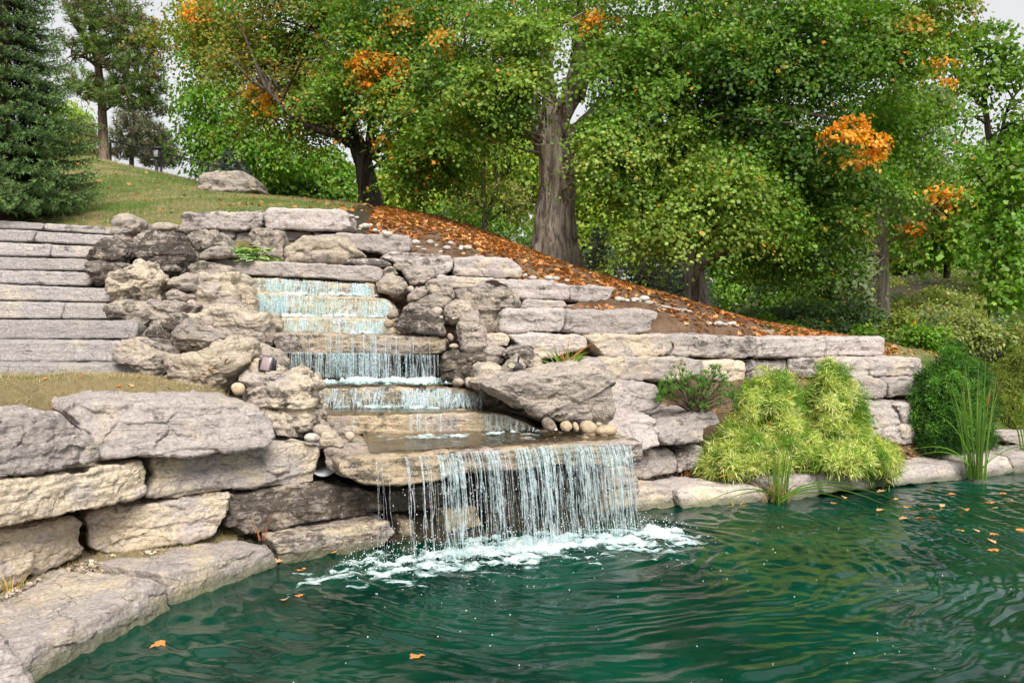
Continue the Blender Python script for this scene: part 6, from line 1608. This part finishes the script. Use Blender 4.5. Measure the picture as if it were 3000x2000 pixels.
# leaves floating on the pond
G = Geo()
rs = np.random.RandomState(6)
put_leaves(G, 'maple', np.array([[0, -.05, 0.0]]), np.array([[0, 1.0, .06]]), np.array([[0, 0, 1.0]]), np.array([.11]), np.array([(.70, .27, .08)]), 1, .35)
lf = G.mesh('floating_leaf'); lf.materials.append(M_DRY)
G = Geo()
put_leaves(G, 'maple', np.array([[0, -.05, 0.0]]), np.array([[0, 1.0, .1]]), np.array([[0.2, 0, 1.0]]), np.array([.10]), np.array([(.62, .36, .18)]), .8, -.4)
lf2 = G.mesh('floating_leaf'); lf2.materials.append(M_DRY)
for i, (px, py) in enumerate([(878, 1743), (835, 1766), (458, 1888), (978, 1628), (885, 1662), (815, 1654), (1218, 1918), (2585, 1443), (2692, 1418), (2720, 1437), (2785, 1446), (2628, 1465), (2655, 1486), (2700, 1486), (2724, 1490), (2762, 1485), (2835, 1493), (2812, 1495), (2730, 1511), (2670, 1503), (2692, 1516), (2650, 1524), (2810, 1553), (2857, 1556), (2915, 1566), (2955, 1468), (2898, 1473), (2917, 1493), (2938, 1446), (2470, 1462), (2440, 1471), (2902, 1590), (2985, 1553), (2580, 1498), (2905, 1610)]):
    Yl = FPX * CAMH / (py - CY)
    o = bpy.data.objects.new("floating_leaf", (lf, lf2)[i % 2]); sc.collection.objects.link(o)
    x = (px - CX) * Yl / FPX
    o.location = (x, Yl, float(water_h(np.array([x]), np.array([Yl]))[0]) + .010); o.rotation_euler = (rs.uniform(-.1, .1), rs.uniform(-.1, .1), rs.uniform(0, 6.28))
    s_ = rs.uniform(.7, 1.15); o.scale = (s_, s_, s_)
    tag(o, "orange maple leaf floating on the green pond", "leaf", "leaves floating on the pond")

# ---------------------------------------------------------------- fence, lamp post, lights, pipe
M_BLACK = simple_mat("black_paint", (.018, .018, .02), .45)
M_GREYM = simple_mat("dark_grey_metal", (.07, .065, .07), .5)
M_LENS = simple_mat("mauve_lens", (.30, .23, .24), .25, 0, .05)
M_LENS2 = simple_mat("cream_lens", (.50, .46, .30), .25, 0, .05)
M_PVC = simple_mat("grey_plastic", (.38, .38, .40), .45, 0, .1)
M_LANT = simple_mat("lantern_glass", (.28, .28, .27), .2)
fp = [(60, 350, 26.0), (158, 373, 25.8), (324, 413, 25.4), (473, 446, 24.7), (610, 480, 23.6), (737, 507, 22.4)]
tops = [np.array(at(*p)) for p in fp]
b = np.array([tops[2][0], tops[2][1], gh(tops[2][0], tops[2][1])[0]])
fence = tag(link("chain_link_fence", None, None, None, b), "black chain link fence with a sloping top rail on the lawn crest", "fence")
G = Geo(); G.tube(tops, .022, 8); G.link('top_rail', M_BLACK, fence, b)
W = Geo()
for i in range(len(tops)):
    q = tops[i]; z = gh(q[0], q[1])[0]
    G = Geo(); G.tube([np.array([q[0], q[1], z - .1]), q + np.array([0, 0, .03])], .032, 8); G.tube([q + np.array([0, 0, .03]), q + np.array([0, 0, .06])], [.036, .012], 8)
    G.link('post', M_BLACK, fence, b)
    if i < len(tops) - 1:
        a, c = tops[i], tops[i + 1]
        L = np.linalg.norm(c - a); m = int(L / .11)
        H0 = a[2] - gh(a[0], a[1])[0]; H1 = c[2] - gh(c[0], c[1])[0]
        for k in range(-m, m * 2):
            for sg in (1, -1):
                f0, f1 = k / m, k / m + sg * ((H0 + H1) / 2) / L
                lo, hi = max(0, min(f0, f1)), min(1, max(f0, f1))
                if hi - lo < .01: continue
                P2 = []
                for f in (lo, hi):
                    h_ = (f - f0) / (f1 - f0)
                    p_ = a + (c - a) * f
                    P2.append(p_ - np.array([0, 0, (H0 + (H1 - H0) * f) * (1 - h_)]))
                W.tube(P2, .0022, 3, cap=False)
W.link('chain_link', M_BLACK, fence, b)
q = np.array(at(459, 432, 24.4)); z = gh(q[0], q[1])[0]
b = np.array([q[0], q[1], z])
lamp = tag(link("lamp_post", None, None, None, b), "short black lamp post with a square lantern beside the fence", "lamp")
G = Geo(); G.tube([b - [0, 0, .1], np.array([q[0], q[1], q[2] - .30])], .045, 10); G.link('pole', M_BLACK, lamp, b)
G = Geo(); G.box((q[0], q[1], q[2] - .17), (.13, .13, .22), bev=.01); ln_ = G.link('lantern', M_LANT, lamp, b)
G = Geo()
for sx in (-1, 1):
    for sy in (-1, 1): G.box((q[0] + sx * .075, q[1] + sy * .075, q[2] - .17), (.022, .022, .26))
G.box((q[0], q[1], q[2] - .29), (.19, .19, .03), bev=.006)
G.link('cage', M_BLACK, ln_, b)
G = Geo(); G.box((q[0], q[1], q[2] - .035), (.26, .26, .03), bev=.008); G.box((q[0], q[1], q[2] - .005), (.15, .15, .035), bev=.01); G.link('cap', M_BLACK, lamp, b)

q = np.array(at(782, 1066, 8.62))
R = rotm(-14, 9, -14)
b = q + np.array([0, 0, -.10])
fl = tag(link("floodlight", None, None, None, b), "tilted square floodlight with a mauve face between boulders left of the falls", "lamp")
G = Geo(); G.box(q, (.120, .045, .158), R, .008); G.link('housing', M_GREYM, fl, b)
G = Geo(); G.box(q + R @ np.array([0, -.024, 0]), (.098, .004, .134), R, .001); G.link('lens', M_LENS, fl, b)
G = Geo(); G.box(q + rotm(0, 3, 4) @ np.array([-.004, .05, -.012]), (.175, .05, .11), rotm(0, 3, 4), .008); G.box(q + np.array([0, .03, -.11]), (.05, .05, .10), None, .006); G.link('mount', M_BLACK, fl, b)

q = np.array(at(1512, 1072, 9.55))
R = rotm(0, 12, 0) @ rotm(0, 0, -38)
b = np.array(at(1508, 1092, 9.55))
sp_ = tag(link("spotlight", None, None, None, b), "small dark spotlight with a cream lens on a rock beside the great boulder", "lamp")
G = Geo()
fr = lambda v: q + R @ np.array(v)
prof = [(-.085, .030), (-.08, .040), (-.02, .044), (.05, .040), (.085, .030), (.10, .016)]
th = np.linspace(0, 2 * math.pi, 20, endpoint=False)
co = np.array([[fr((np.cos(a) * r_ * 1.35, x, np.sin(a) * r_ * (1 + .06 * (i_ % 2)))) for i_, a in enumerate(th)] for x, r_ in prof]).reshape(-1, 3)
i = np.arange(5)[:, None] * 20; j = np.arange(20)[None]
G.add(co, np.stack([i + j, i + (j + 1) % 20, i + 20 + (j + 1) % 20, i + 20 + j], -1).reshape(-1, 4))
G.add(co[-20:], [list(range(20))])
G.link('housing', M_GREYM, sp_, b)
G = Geo()
co = np.array([fr((np.cos(a) * .045, -.087, np.sin(a) * .031)) for a in th])
G.add(np.concatenate([co, co + (R @ np.array([0, .012, 0]))]), [list(range(20))[::-1]]); G.add(np.concatenate([co, co + (R @ np.array([0, .012, 0]))]), [[k, (k + 1) % 20, 20 + (k + 1) % 20, 20 + k] for k in range(20)])
G.link('lens', M_LENS2, sp_, b)
G = Geo(); G.tube([q + [.02, 0, .035], q + [.026, 0, .075]], .010, 8); G.tube([q + [.026, 0, .075], q + [.036, 0, .112]], [.014, .012], 8); G.link('knob', M_BLACK, sp_, b)
G = Geo(); G.tube([q + [-.02, 0, -.03], q + [-.028, 0, -.075]], .010, 8); G.box(q + np.array([-.015, 0, -.078]), (.13, .07, .014), rotm(0, 10, 0), .004); G.link('foot', M_BLACK, sp_, b)

q = np.array(at(950, 1352, 8.12))
pp = tag(link("drain_pipe", None, None, None, q), "grey plastic pipe end tucked between wall stone and cascade slab", "pipe")
G = Geo()
ax_ = unit(np.array([.42, -.85, -.05])); sd_ = unit(np.cross(ax_, [0, 0, 1])); up_ = np.cross(sd_, ax_)
th = np.linspace(0, 2 * math.pi, 28, endpoint=False)
ring = np.array([np.cos(a) * sd_ + np.sin(a) * up_ for a in th])
co = np.concatenate([q + ring * .145, q + ring * .130, q + ring * .130 - ax_ * .5, q + ring * .145 - ax_ * .5])
i = np.array([0, 28, 56, 84])[:, None]; j = np.arange(28)[None]
nx_ = np.array([28, 56, 84, 0])[:, None]
G.add(co, np.stack([i + j, i + (j + 1) % 28, nx_ + (j + 1) % 28, nx_ + j], -1).reshape(-1, 4))
G.link('pipe_wall', M_PVC, pp, q)

# ---------------------------------------------------------------- moving water
t = NT("falling_water")
tc = t.n("TexCoord").outputs["Object"]
nz = t.noise(tc, 34, 4, .7)
ck = t.n("Attribute", attribute_name="Col").outputs["Color"]
d = t.n("BsdfPrincipled", {"Base Color": ck, "Roughness": .12, "IOR": 1.33, "Specular IOR Level": .9})
tl = t.n("BsdfTranslucent", {"Color": ck})
m0 = t.n("MixShader", {0: .4, 1: d, 2: tl})
tr = t.n("BsdfTransparent", {"Color": (.97, 1, 1)})
M_FALL = t.done(t.n("MixShader", {0: t.mr(nz, .36, .60, .42, .9), 1: m0, 2: tr}))
t = NT("water_sheet")
tc = t.n("TexCoord").outputs["Object"]
mp = t.n("Mapping", {"Vector": tc, "Scale": (26, 26, 2.6)}).outputs[0]
st = t.noise(mp, 1.0, 6, .72, .6)
pat = t.noise(tc, 4.5, 4, .6, .4)
ck = t.n("Attribute", attribute_name="Col").outputs["Color"]
bp = t.n("Bump", {"Height": st, "Strength": .7, "Distance": .02})
d = t.n("BsdfPrincipled", {"Base Color": ck, "Roughness": .10, "IOR": 1.33, "Normal": bp, "Specular IOR Level": .8})
tl = t.n("BsdfTranslucent", {"Color": ck})
m0 = t.n("MixShader", {0: .4, 1: d, 2: tl})
op = t.math('MULTIPLY', t.mr(st, .47, .66), t.mr(pat, .34, .60, .05, .46))
M_SHEET = t.done(t.n("MixShader", {0: op, 1: t.n("BsdfTransparent", {"Color": (.96, .99, .99)}), 2: m0}))
t = NT("foam")
ck = t.n("Attribute", attribute_name="Col").outputs["Color"]
k_ = t.mr(t.n("SeparateColor", {0: ck}).outputs[0], .34, .62, 0, 1, False)
tc = t.n("TexCoord").outputs["Object"]
nz = t.math('ADD', t.math('MULTIPLY', t.noise(tc, 70, 5, .75, .5), .6), t.math('MULTIPLY', t.noise(tc, 14, 4, .65, .8), .4))
bp = t.n("Bump", {"Height": nz, "Strength": .7, "Distance": .02})
d = t.n("BsdfPrincipled", {"Base Color": ck, "Roughness": .3, "Normal": bp, "Specular IOR Level": .5})
op = t.math('MULTIPLY', t.mr(t.math('ADD', nz, t.math('MULTIPLY', k_, .30)), .50, .80), .95)
M_FOAM = t.done(t.n("MixShader", {0: op, 1: t.n("BsdfTransparent"), 2: d}))
M_DROP = simple_mat("water_drop", (.85, .92, .94), .1, 0, .03)
t = NT("wet_film")
tc = t.n("TexCoord").outputs["Object"]
nz = t.math('ADD', t.noise(tc, 9, 4, .6, .8), t.math('MULTIPLY', t.noise(tc, 26, 4, .6, .6), .5))
bp = t.n("Bump", {"Height": nz, "Strength": .55, "Distance": .03})
gl = t.n("BsdfGlossy", {"Color": (1, 1, 1), "Roughness": .06, "Normal": bp})
trn = t.n("BsdfTransparent", {"Color": (.62, .60, .50)})
fr_ = t.n("Fresnel", {"IOR": 1.36, "Normal": bp}).outputs[0]
M_FILM = t.done(t.n("MixShader", {0: fr_, 1: trn, 2: gl}))

WCOL = np.array([(.80, .84, .90), (.86, .88, .92), (.70, .85, .88), (.88, .89, .92)])
def strand(G, p0, out, v0, z1, r, rs, hug=0.0, broken=.3, col=None):
    H0 = p0[2] - z1
    if H0 <= .01: return
    n = max(6, int(H0 / .035))
    f = np.linspace(0, 1, n)
    tt = np.sqrt(2 * H0 * f / 9.8 + 1e-6) if not hug else f * .3
    pts = p0[None] + np.outer(v0 * tt, out) - np.outer(H0 * f, [0, 0, 1.0])
    sd = np.array([-out[1], out[0], 0])
    ph = rs.uniform(0, 50)
    q = np.stack([np.full(n, ph), f * H0 * 5, f * 0], 1)
    pts = pts + np.outer(.020 * H0 ** .5 * vnoise(q, 3) * (.3 + f), sd) + np.outer(.012 * vnoise(q + 9, 4) * (.2 + f), out)
    w = r * (1.15 - .45 * f) * (1 + .55 * vnoise(np.stack([np.full(n, ph + 3), f * H0 * 16, f * 0], 1), 5))
    w = np.clip(w, .0012, None)
    cut = vnoise(np.stack([np.full(n, ph + 7), f * H0 * 9, f * 0], 1), 6) > (1 - broken * 1.6 * f) if broken else np.zeros(n, bool)
    c = (WCOL[rs.randint(4)] if col is None else col) * rs.uniform(.85, 1.0)
    s0 = 0
    for k in range(1, n + 1):
        if k == n or cut[k]:
            if k - s0 >= 3:
                ww = w[s0:k].copy(); ww[0] *= .4 if s0 else 1; ww[-1] *= .4
                G.tube(pts[s0:k], ww, 5, c, cap=False)
            s0 = k + 1
def drops(G, P, r, rs, st=1.5):
    v = np.array([(1, 0, 0), (0, 1, 0), (-1, 0, 0), (0, -1, 0), (0, 0, 1), (0, 0, -1)], float)
    f = np.array([(0, 1, 4), (1, 2, 4), (2, 3, 4), (3, 0, 4), (1, 0, 5), (2, 1, 5), (3, 2, 5), (0, 3, 5)])
    n = len(P)
    s_ = np.stack([r, r, r * rs.uniform(1, st, n)], 1)
    co = v[None] * s_[:, None] + P[:, None]
    G.add(co.reshape(-1, 3), (f[None] + (np.arange(n) * 6)[:, None, None]).reshape(-1, 3), np.repeat(WCOL[rs.randint(0, 4, n)], 6, 0))

def fall(label, lip, z1s, bands, v0, seed, hug=0.0, ndrop=200, spray=.1, broken=.3, push=.02, under=None, tint=None):
    """lip: (px,py,Y) along the edge; z1s: landing height at both ends; bands: (f0, f1, n, rmin, rmax)"""
    rs = np.random.RandomState(seed)
    P = np.array([at(*p) for p in lip])
    L = np.concatenate([[0], np.cumsum(np.linalg.norm(np.diff(P, axis=0), axis=1))]); L /= L[-1]
    ch = (P[-1] - P[0]) * [1, 1, 0]; ch /= np.linalg.norm(ch)
    out = np.array([ch[1], -ch[0], 0])
    b = P[0] * .5 + P[-1] * .5; b[2] = min(z1s)
    root = tag(link("waterfall", None, None, None, b), label, "waterfall")
    G, D = Geo(), Geo()
    for (f0, f1, n, r0, r1) in bands:
        for _ in range(int(n * (1.15 if hug else .75)) + 1):
            f = rs.uniform(f0, f1)
            if hug and vnoise(np.array([[f * 15.0, seed, .5]]), 8)[0] + .5 * vnoise(np.array([[f * 40.0, seed, 2.5]]), 9)[0] < rs.uniform(-.5, .35): continue
            p = np.array([np.interp(f, L, P[:, i]) for i in range(3)]) + out * push
            z1 = z1s[0] + (z1s[1] - z1s[0]) * f
            if under and rs.uniform() < under[0]:
                p = p - np.array([0, 0, under[1]]) + out * rs.uniform(-.02, .02)
            if hug:
                q0 = rs.uniform(0, .5) ** 1.5
                p = p + out * v0 * .3 * q0 - np.array([0, 0, (p[2] - z1) * q0])
                z1 = z1 + (p[2] - z1) * rs.uniform(0, .4) ** 2
            strand(G, p, unit(out + np.array([rs.normal() * (.45 if hug else .06), 0, 0])), v0 * rs.uniform(.7, 1.2), z1, rs.uniform(r0, r1) * rs.choice([.35, .5, .65, 1.0]) * (1.25 if hug else 1), rs, hug, broken, None if tint is None or rs.uniform() < .45 else np.array(tint))
    f = np.concatenate([rs.uniform(b_[0] - .01, b_[1] + .01, max(1, int(ndrop * (b_[2] + 4) / sum(x[2] + 4 for x in bands)))) for b_ in bands])
    pp_ = np.stack([np.interp(f, L, P[:, i]) for i in range(3)], 1)
    z1 = z1s[0] + (z1s[1] - z1s[0]) * f
    h = rs.uniform(0, 1, len(f)) ** .8
    tt = np.sqrt(2 * (pp_[:, 2] - z1) * h / 9.8)
    pp_ = pp_ + out * (v0 * tt * rs.uniform(.5, 1.3, len(f)) + push)[:, None] + rs.normal(size=(len(f), 3)) * spray * .35 * np.array([1, .6, 0])
    pp_[:, 2] = pp_[:, 2] - (pp_[:, 2] - z1) * h
    drops(D, pp_, rs.uniform(.0016, .0046, len(f)), rs, 2.4)
    H_ = Geo()                                        # thin clear sheets between the strands
    for (f0, f1, n, r0, r1) in bands:
        if n < 19: continue
        w_ = f1 - f0
        for (g0, g1) in ((f0, f1), (f0 + .1 * w_, f1 - .2 * w_)):
            us = np.linspace(g0, g1, max(5, int((g1 - g0) * 60))); hs = np.linspace(0, 1, 16)
            U, Hh = np.meshgrid(us, hs)
            u_, h_ = U.ravel(), Hh.ravel()
            B = np.stack([np.interp(u_, L, P[:, i]) for i in range(3)], 1)
            zz = z1s[0] + (z1s[1] - z1s[0]) * u_
            if under: B = B - np.array([0, 0, under[1]])
            hh = B[:, 2] - zz
            tt = np.sqrt(2 * hh * h_ / 9.8) if not hug else h_ * .3
            q = np.stack([u_ * 22, h_ * 2, u_ * 0 + g0 * 9], 1)
            B = B + out * (push + v0 * tt * (1 + .22 * fbm(q, 3, seed)) + .015 * fbm(q * 2, 2, seed + 1) * h_)[:, None]
            B[:, 2] -= hh * h_
            m_ = len(us)
            i_ = (np.arange(15)[:, None] * m_ + np.arange(m_ - 1)[None]).ravel()
            H_.add(B, np.stack([i_, i_ + 1, i_ + m_ + 1, i_ + m_], 1), (.80, .90, .93))
    H_.link('water_sheet', M_SHEET, root, b, smooth=True)
    tag(G.link('water_strands', M_FALL, root, b, smooth=True), kind='stuff')
    tag(D.link('droplets', M_DROP, root, b, smooth=True), kind='stuff')
    return root
LIP = [(1065, 1345, 7.7), (1168, 1337, 7.72), (1324, 1328, 7.92), (1547, 1310, 8.33), (1700, 1300, 8.56), (1850, 1292, 8.78)]
fall("lowest waterfall of clear strands dropping from the largest slab into the pond", LIP, (0.0, 0.0),
     [(.03, .15, 9, .002, .003), (.130, .136, 4, .004, .006), (.165, .205, 11, .003, .006), (.20, .26, 8, .002, .004), (.235, .34, 26, .003, .009), (.34, .40, 13, .003, .007), (.405, .47, 20, .003, .009), (.46, .54, 13, .002, .005), (.53, .60, 24, .003, .009), (.60, .67, 28, .004, .010), (.66, .86, 66, .003, .007), (.86, .985, 46, .003, .009)], .62, 11, ndrop=700, spray=.12, broken=.3)
fall("short trickles over the low wide slab onto the largest slab", [(925, 1219, 9.22), (1200, 1213, 9.33), (1350, 1207, 9.4), (1480, 1214, 9.42), (1580, 1258, 9.3)], (.96, .96),
     [(.165, .18, 5, .003, .006), (.41, .46, 16, .004, .010), (.48, .485, 3, .004, .006), (.50, .62, 16, .002, .006), (.72, 1.0, 34, .003, .007)], .22, 12, ndrop=120, spray=.05, broken=.2, push=.05)
fall("foaming veil over the brown patched slab under the water curtain", [(926, 1136, 9.92), (1150, 1134, 9.98), (1300, 1136, 10.0), (1412, 1152, 9.98)], (1.15, 1.15),
     [(.0, .12, 26, .003, .008), (.12, .34, 44, .002, .007), (.34, .55, 70, .004, .011), (.55, 1.0, 150, .004, .012)], .28, 13, hug=1.0, ndrop=380, spray=.07, broken=.3, push=.04)
fall("wide water curtain hanging from the thick overhanging slab", [(806, 980, 10.55), (923, 981, 10.56), (1146, 985, 10.62), (1300, 990, 10.68)], (1.50, 1.40),
     [(.03, .22, 40, .003, .006), (.20, .80, 200, .003, .008), (.30, .62, 100, .003, .009), (.80, .97, 34, .003, .006)], .10, 14, under=(.80, .215), ndrop=450, spray=.08, broken=.3, push=.05)
fall("white water tumbling over the low slab above the thick overhanging slab", [(796, 932, 11.08), (900, 932, 11.08), (1146, 936, 11.1)], (1.99, 2.0),
     [(.0, .30, 70, .004, .012), (.3, .7, 60, .003, .008), (.7, 1.0, 66, .004, .010)], .22, 15, hug=1.0, tint=(.68, .85, .88), ndrop=260, spray=.05, broken=.15, push=.04)
fall("white water sliding down the second slab from the top", [(742, 858, 11.42), (900, 866, 11.45), (1140, 880, 11.5), (1165, 900, 11.5)], (2.22, 2.2),
     [(.03, .25, 90, .004, .013), (.25, .6, 110, .003, .010), (.55, .75, 60, .003, .008), (.75, 1.0, 90, .004, .012)], .24, 16, hug=1.0, tint=(.68, .85, .88), ndrop=420, spray=.06, broken=.2, push=.05)
fall("topmost white water pouring out under the long lintel slab", [(728, 812, 11.82), (900, 820, 11.85), (1094, 832, 11.9)], (2.56, 2.46),
     [(.0, .45, 130, .004, .012), (.4, .8, 80, .003, .009), (.8, 1.0, 70, .004, .012)], .26, 17, hug=1.0, tint=(.68, .85, .88), ndrop=420, spray=.06, broken=.15, push=.04)

# foam where the water lands, and films of water on the slabs
def foam(name, a, c, wid, n_out, zf, seed, dens, amp, peak=0.0, step=.018, col0=(.62, .70, .71), col1=(.34, .58, .56)):
    a, c = np.asarray(a, float), np.asarray(c, float)
    L = np.linalg.norm(c - a)
    s = np.arange(0, L, step); tt = np.arange(wid[0], wid[1], step)
    S_, T_ = np.meshgrid(s, tt)
    xy = a[None] + np.outer(S_.ravel() / L, c - a) + np.outer(T_.ravel(), n_out)
    x, y = xy[:, 0], xy[:, 1]
    q = np.stack([x, y, x * 0 + seed], 1)
    n1 = fbm(q * np.array([5.5, 8, 1]), 4, seed, .6); n2 = fbm(q * 22, 3, seed + 5)
    mid = (wid[0] + wid[1]) * .5
    u = (T_.ravel() - peak) / np.where(T_.ravel() > peak, wid[1] - peak, peak - wid[0])
    e = np.minimum(S_.ravel() / .25, (L - S_.ravel()) / .25).clip(0, 1)
    m = (dens(S_.ravel() / L) - .12) * e - np.abs(u) ** 1.2 * 1.15 + 1.9 * n1 + .5 * n2
    z = zf(x, y) + np.clip(m, 0, 1.2) * amp * (.6 + .9 * (n2 + .5)) + .004
    nx_ = len(s)
    i = (np.arange(len(tt) - 1)[:, None] * nx_ + np.arange(nx_ - 1)[None]).ravel()
    f = np.stack([i, i + 1, i + nx_ + 1, i + nx_], 1)
    f = f[(m[f] > .0).all(1)]
    k = np.clip(m, 0, 1)[:, None] ** .8
    col = np.asarray(col1)[None] * (1 - k) + np.asarray(col0)[None] * k
    G = Geo(); G.add(np.stack([x, y, z], 1), f, col)
    me = G.mesh(name, smooth=True)
    o = link(name, me, M_FOAM)
    return tag(o, kind="stuff")
no = unit(np.array([.38, -.925]))
foam('foam', (-1.62, 7.42), (1.72, 8.78), (-.42, .62), no, water_h, 3, lambda f: .35 + .75 * np.clip(f * 2.2, 0, 1), .020, .02)
foam('foam', (-1.9, 7.0), (1.9, 8.6), (-.4, .75), no, water_h, 13, lambda f: .18 + .2 * f, .003, .1)
foam('foam', (-1.55, 8.75), (.55, 9.32), (-.12, .34), no, lambda x, y: .945 + 0 * x, 4, lambda f: .55 + 0 * f, .018, 0)
foam('foam', (-2.2, 10.05), (-.45, 9.98), (-.10, .30), np.array([0, -1.0]), lambda x, y: 1.145 + 0 * x, 5, lambda f: .7 + 0 * f, .02, 0)
foam('foam', (-2.85, 10.48), (-.55, 10.5), (-.45, .5), np.array([0, -1.0]), lambda x, y: 1.40 + 0 * x, 6, lambda f: 1.1 + 0 * f, .04, 0)
foam('foam', (-3.1, 11.02), (-1.5, 11.02), (-.05, .22), np.array([0, -1.0]), lambda x, y: 1.985 + 0 * x, 7, lambda f: .8 + 0 * f, .03, 0)
foam('foam', (-3.4, 11.38), (-1.5, 11.42), (-.05, .22), np.array([0, -1.0]), lambda x, y: 2.205 + 0 * x, 8, lambda f: .9 + 0 * f, .035, 0)
foam('foam', (-3.6, 11.75), (-1.8, 11.8), (-.06, .24), np.array([0, -1.0]), lambda x, y: 2.50 + 0 * x, 9, lambda f: .9 + 0 * f, .04, 0)
rs = np.random.RandomState(12)
G = Geo()
n = 900
S_ = rs.uniform(0, 1, n)
P = np.array([-1.5, 7.5, 0])[None] + np.outer(S_, [3.2, 1.3, 0]) + np.outer(rs.normal(.05, .22, n), [.38, -.925, 0])
P[:, 2] = np.abs(rs.normal(0, .085, n)) + .01
drops(G, P, rs.uniform(.002, .006, n), rs, 1.6)
n = 300                                              # bubbles drifting on the pond
X = rs.uniform(-1.6, 4.5, n); Y = rs.uniform(4.6, 9.4, n)
Y = np.minimum(Y, 7.6 + .35 * (X + 1)); 
kz = rs.uniform(size=n) < np.exp(-np.hypot(X - .8, Y - 7.6) / 2.6)
P = np.stack([X, Y, water_h(X, Y) + .003], 1)[kz]
drops(G, P, rs.uniform(.0025, .006, len(P)), rs, 1.0)
tag(G.link('spray', M_DROP, smooth=True), kind='stuff')

def film(name, pts, z, seed):
    P = np.array(pts, float)
    n = 26
    a = np.linspace(0, 1, n)[:, None]
    lf_ = P[0] * (1 - a) + P[3] * a; rt_ = P[1] * (1 - a) + P[2] * a
    g = lf_[:, None] * (1 - a.T[..., None]) + rt_[:, None] * a.T[..., None]
    x, y = g[..., 0].ravel(), g[..., 1].ravel()
    zz = z + .008 * fbm(np.stack([x * 5, y * 5, x * 0], 1), 3, seed)
    i = (np.arange(n - 1)[:, None] * n + np.arange(n - 1)[None]).ravel()
    o = link(name, new_mesh(name, np.stack([x, y, zz], 1), polys=np.stack([i, i + 1, i + n + 1, i + n], 1), smooth=True), M_FILM)
    return tag(o, kind="structure")
film('water', [(-1.30, 7.84), (1.12, 8.84), (.75, 9.75), (-1.6, 9.15)], .945, 1)
film('water', [(-2.1, 9.30), (.25, 9.5), (-.1, 10.2), (-2.2, 10.0)], 1.155, 2)
film('water', [(-2.2, 10.05), (-.5, 10.15), (-.4, 11.0), (-2.6, 10.9)], 1.405, 3)
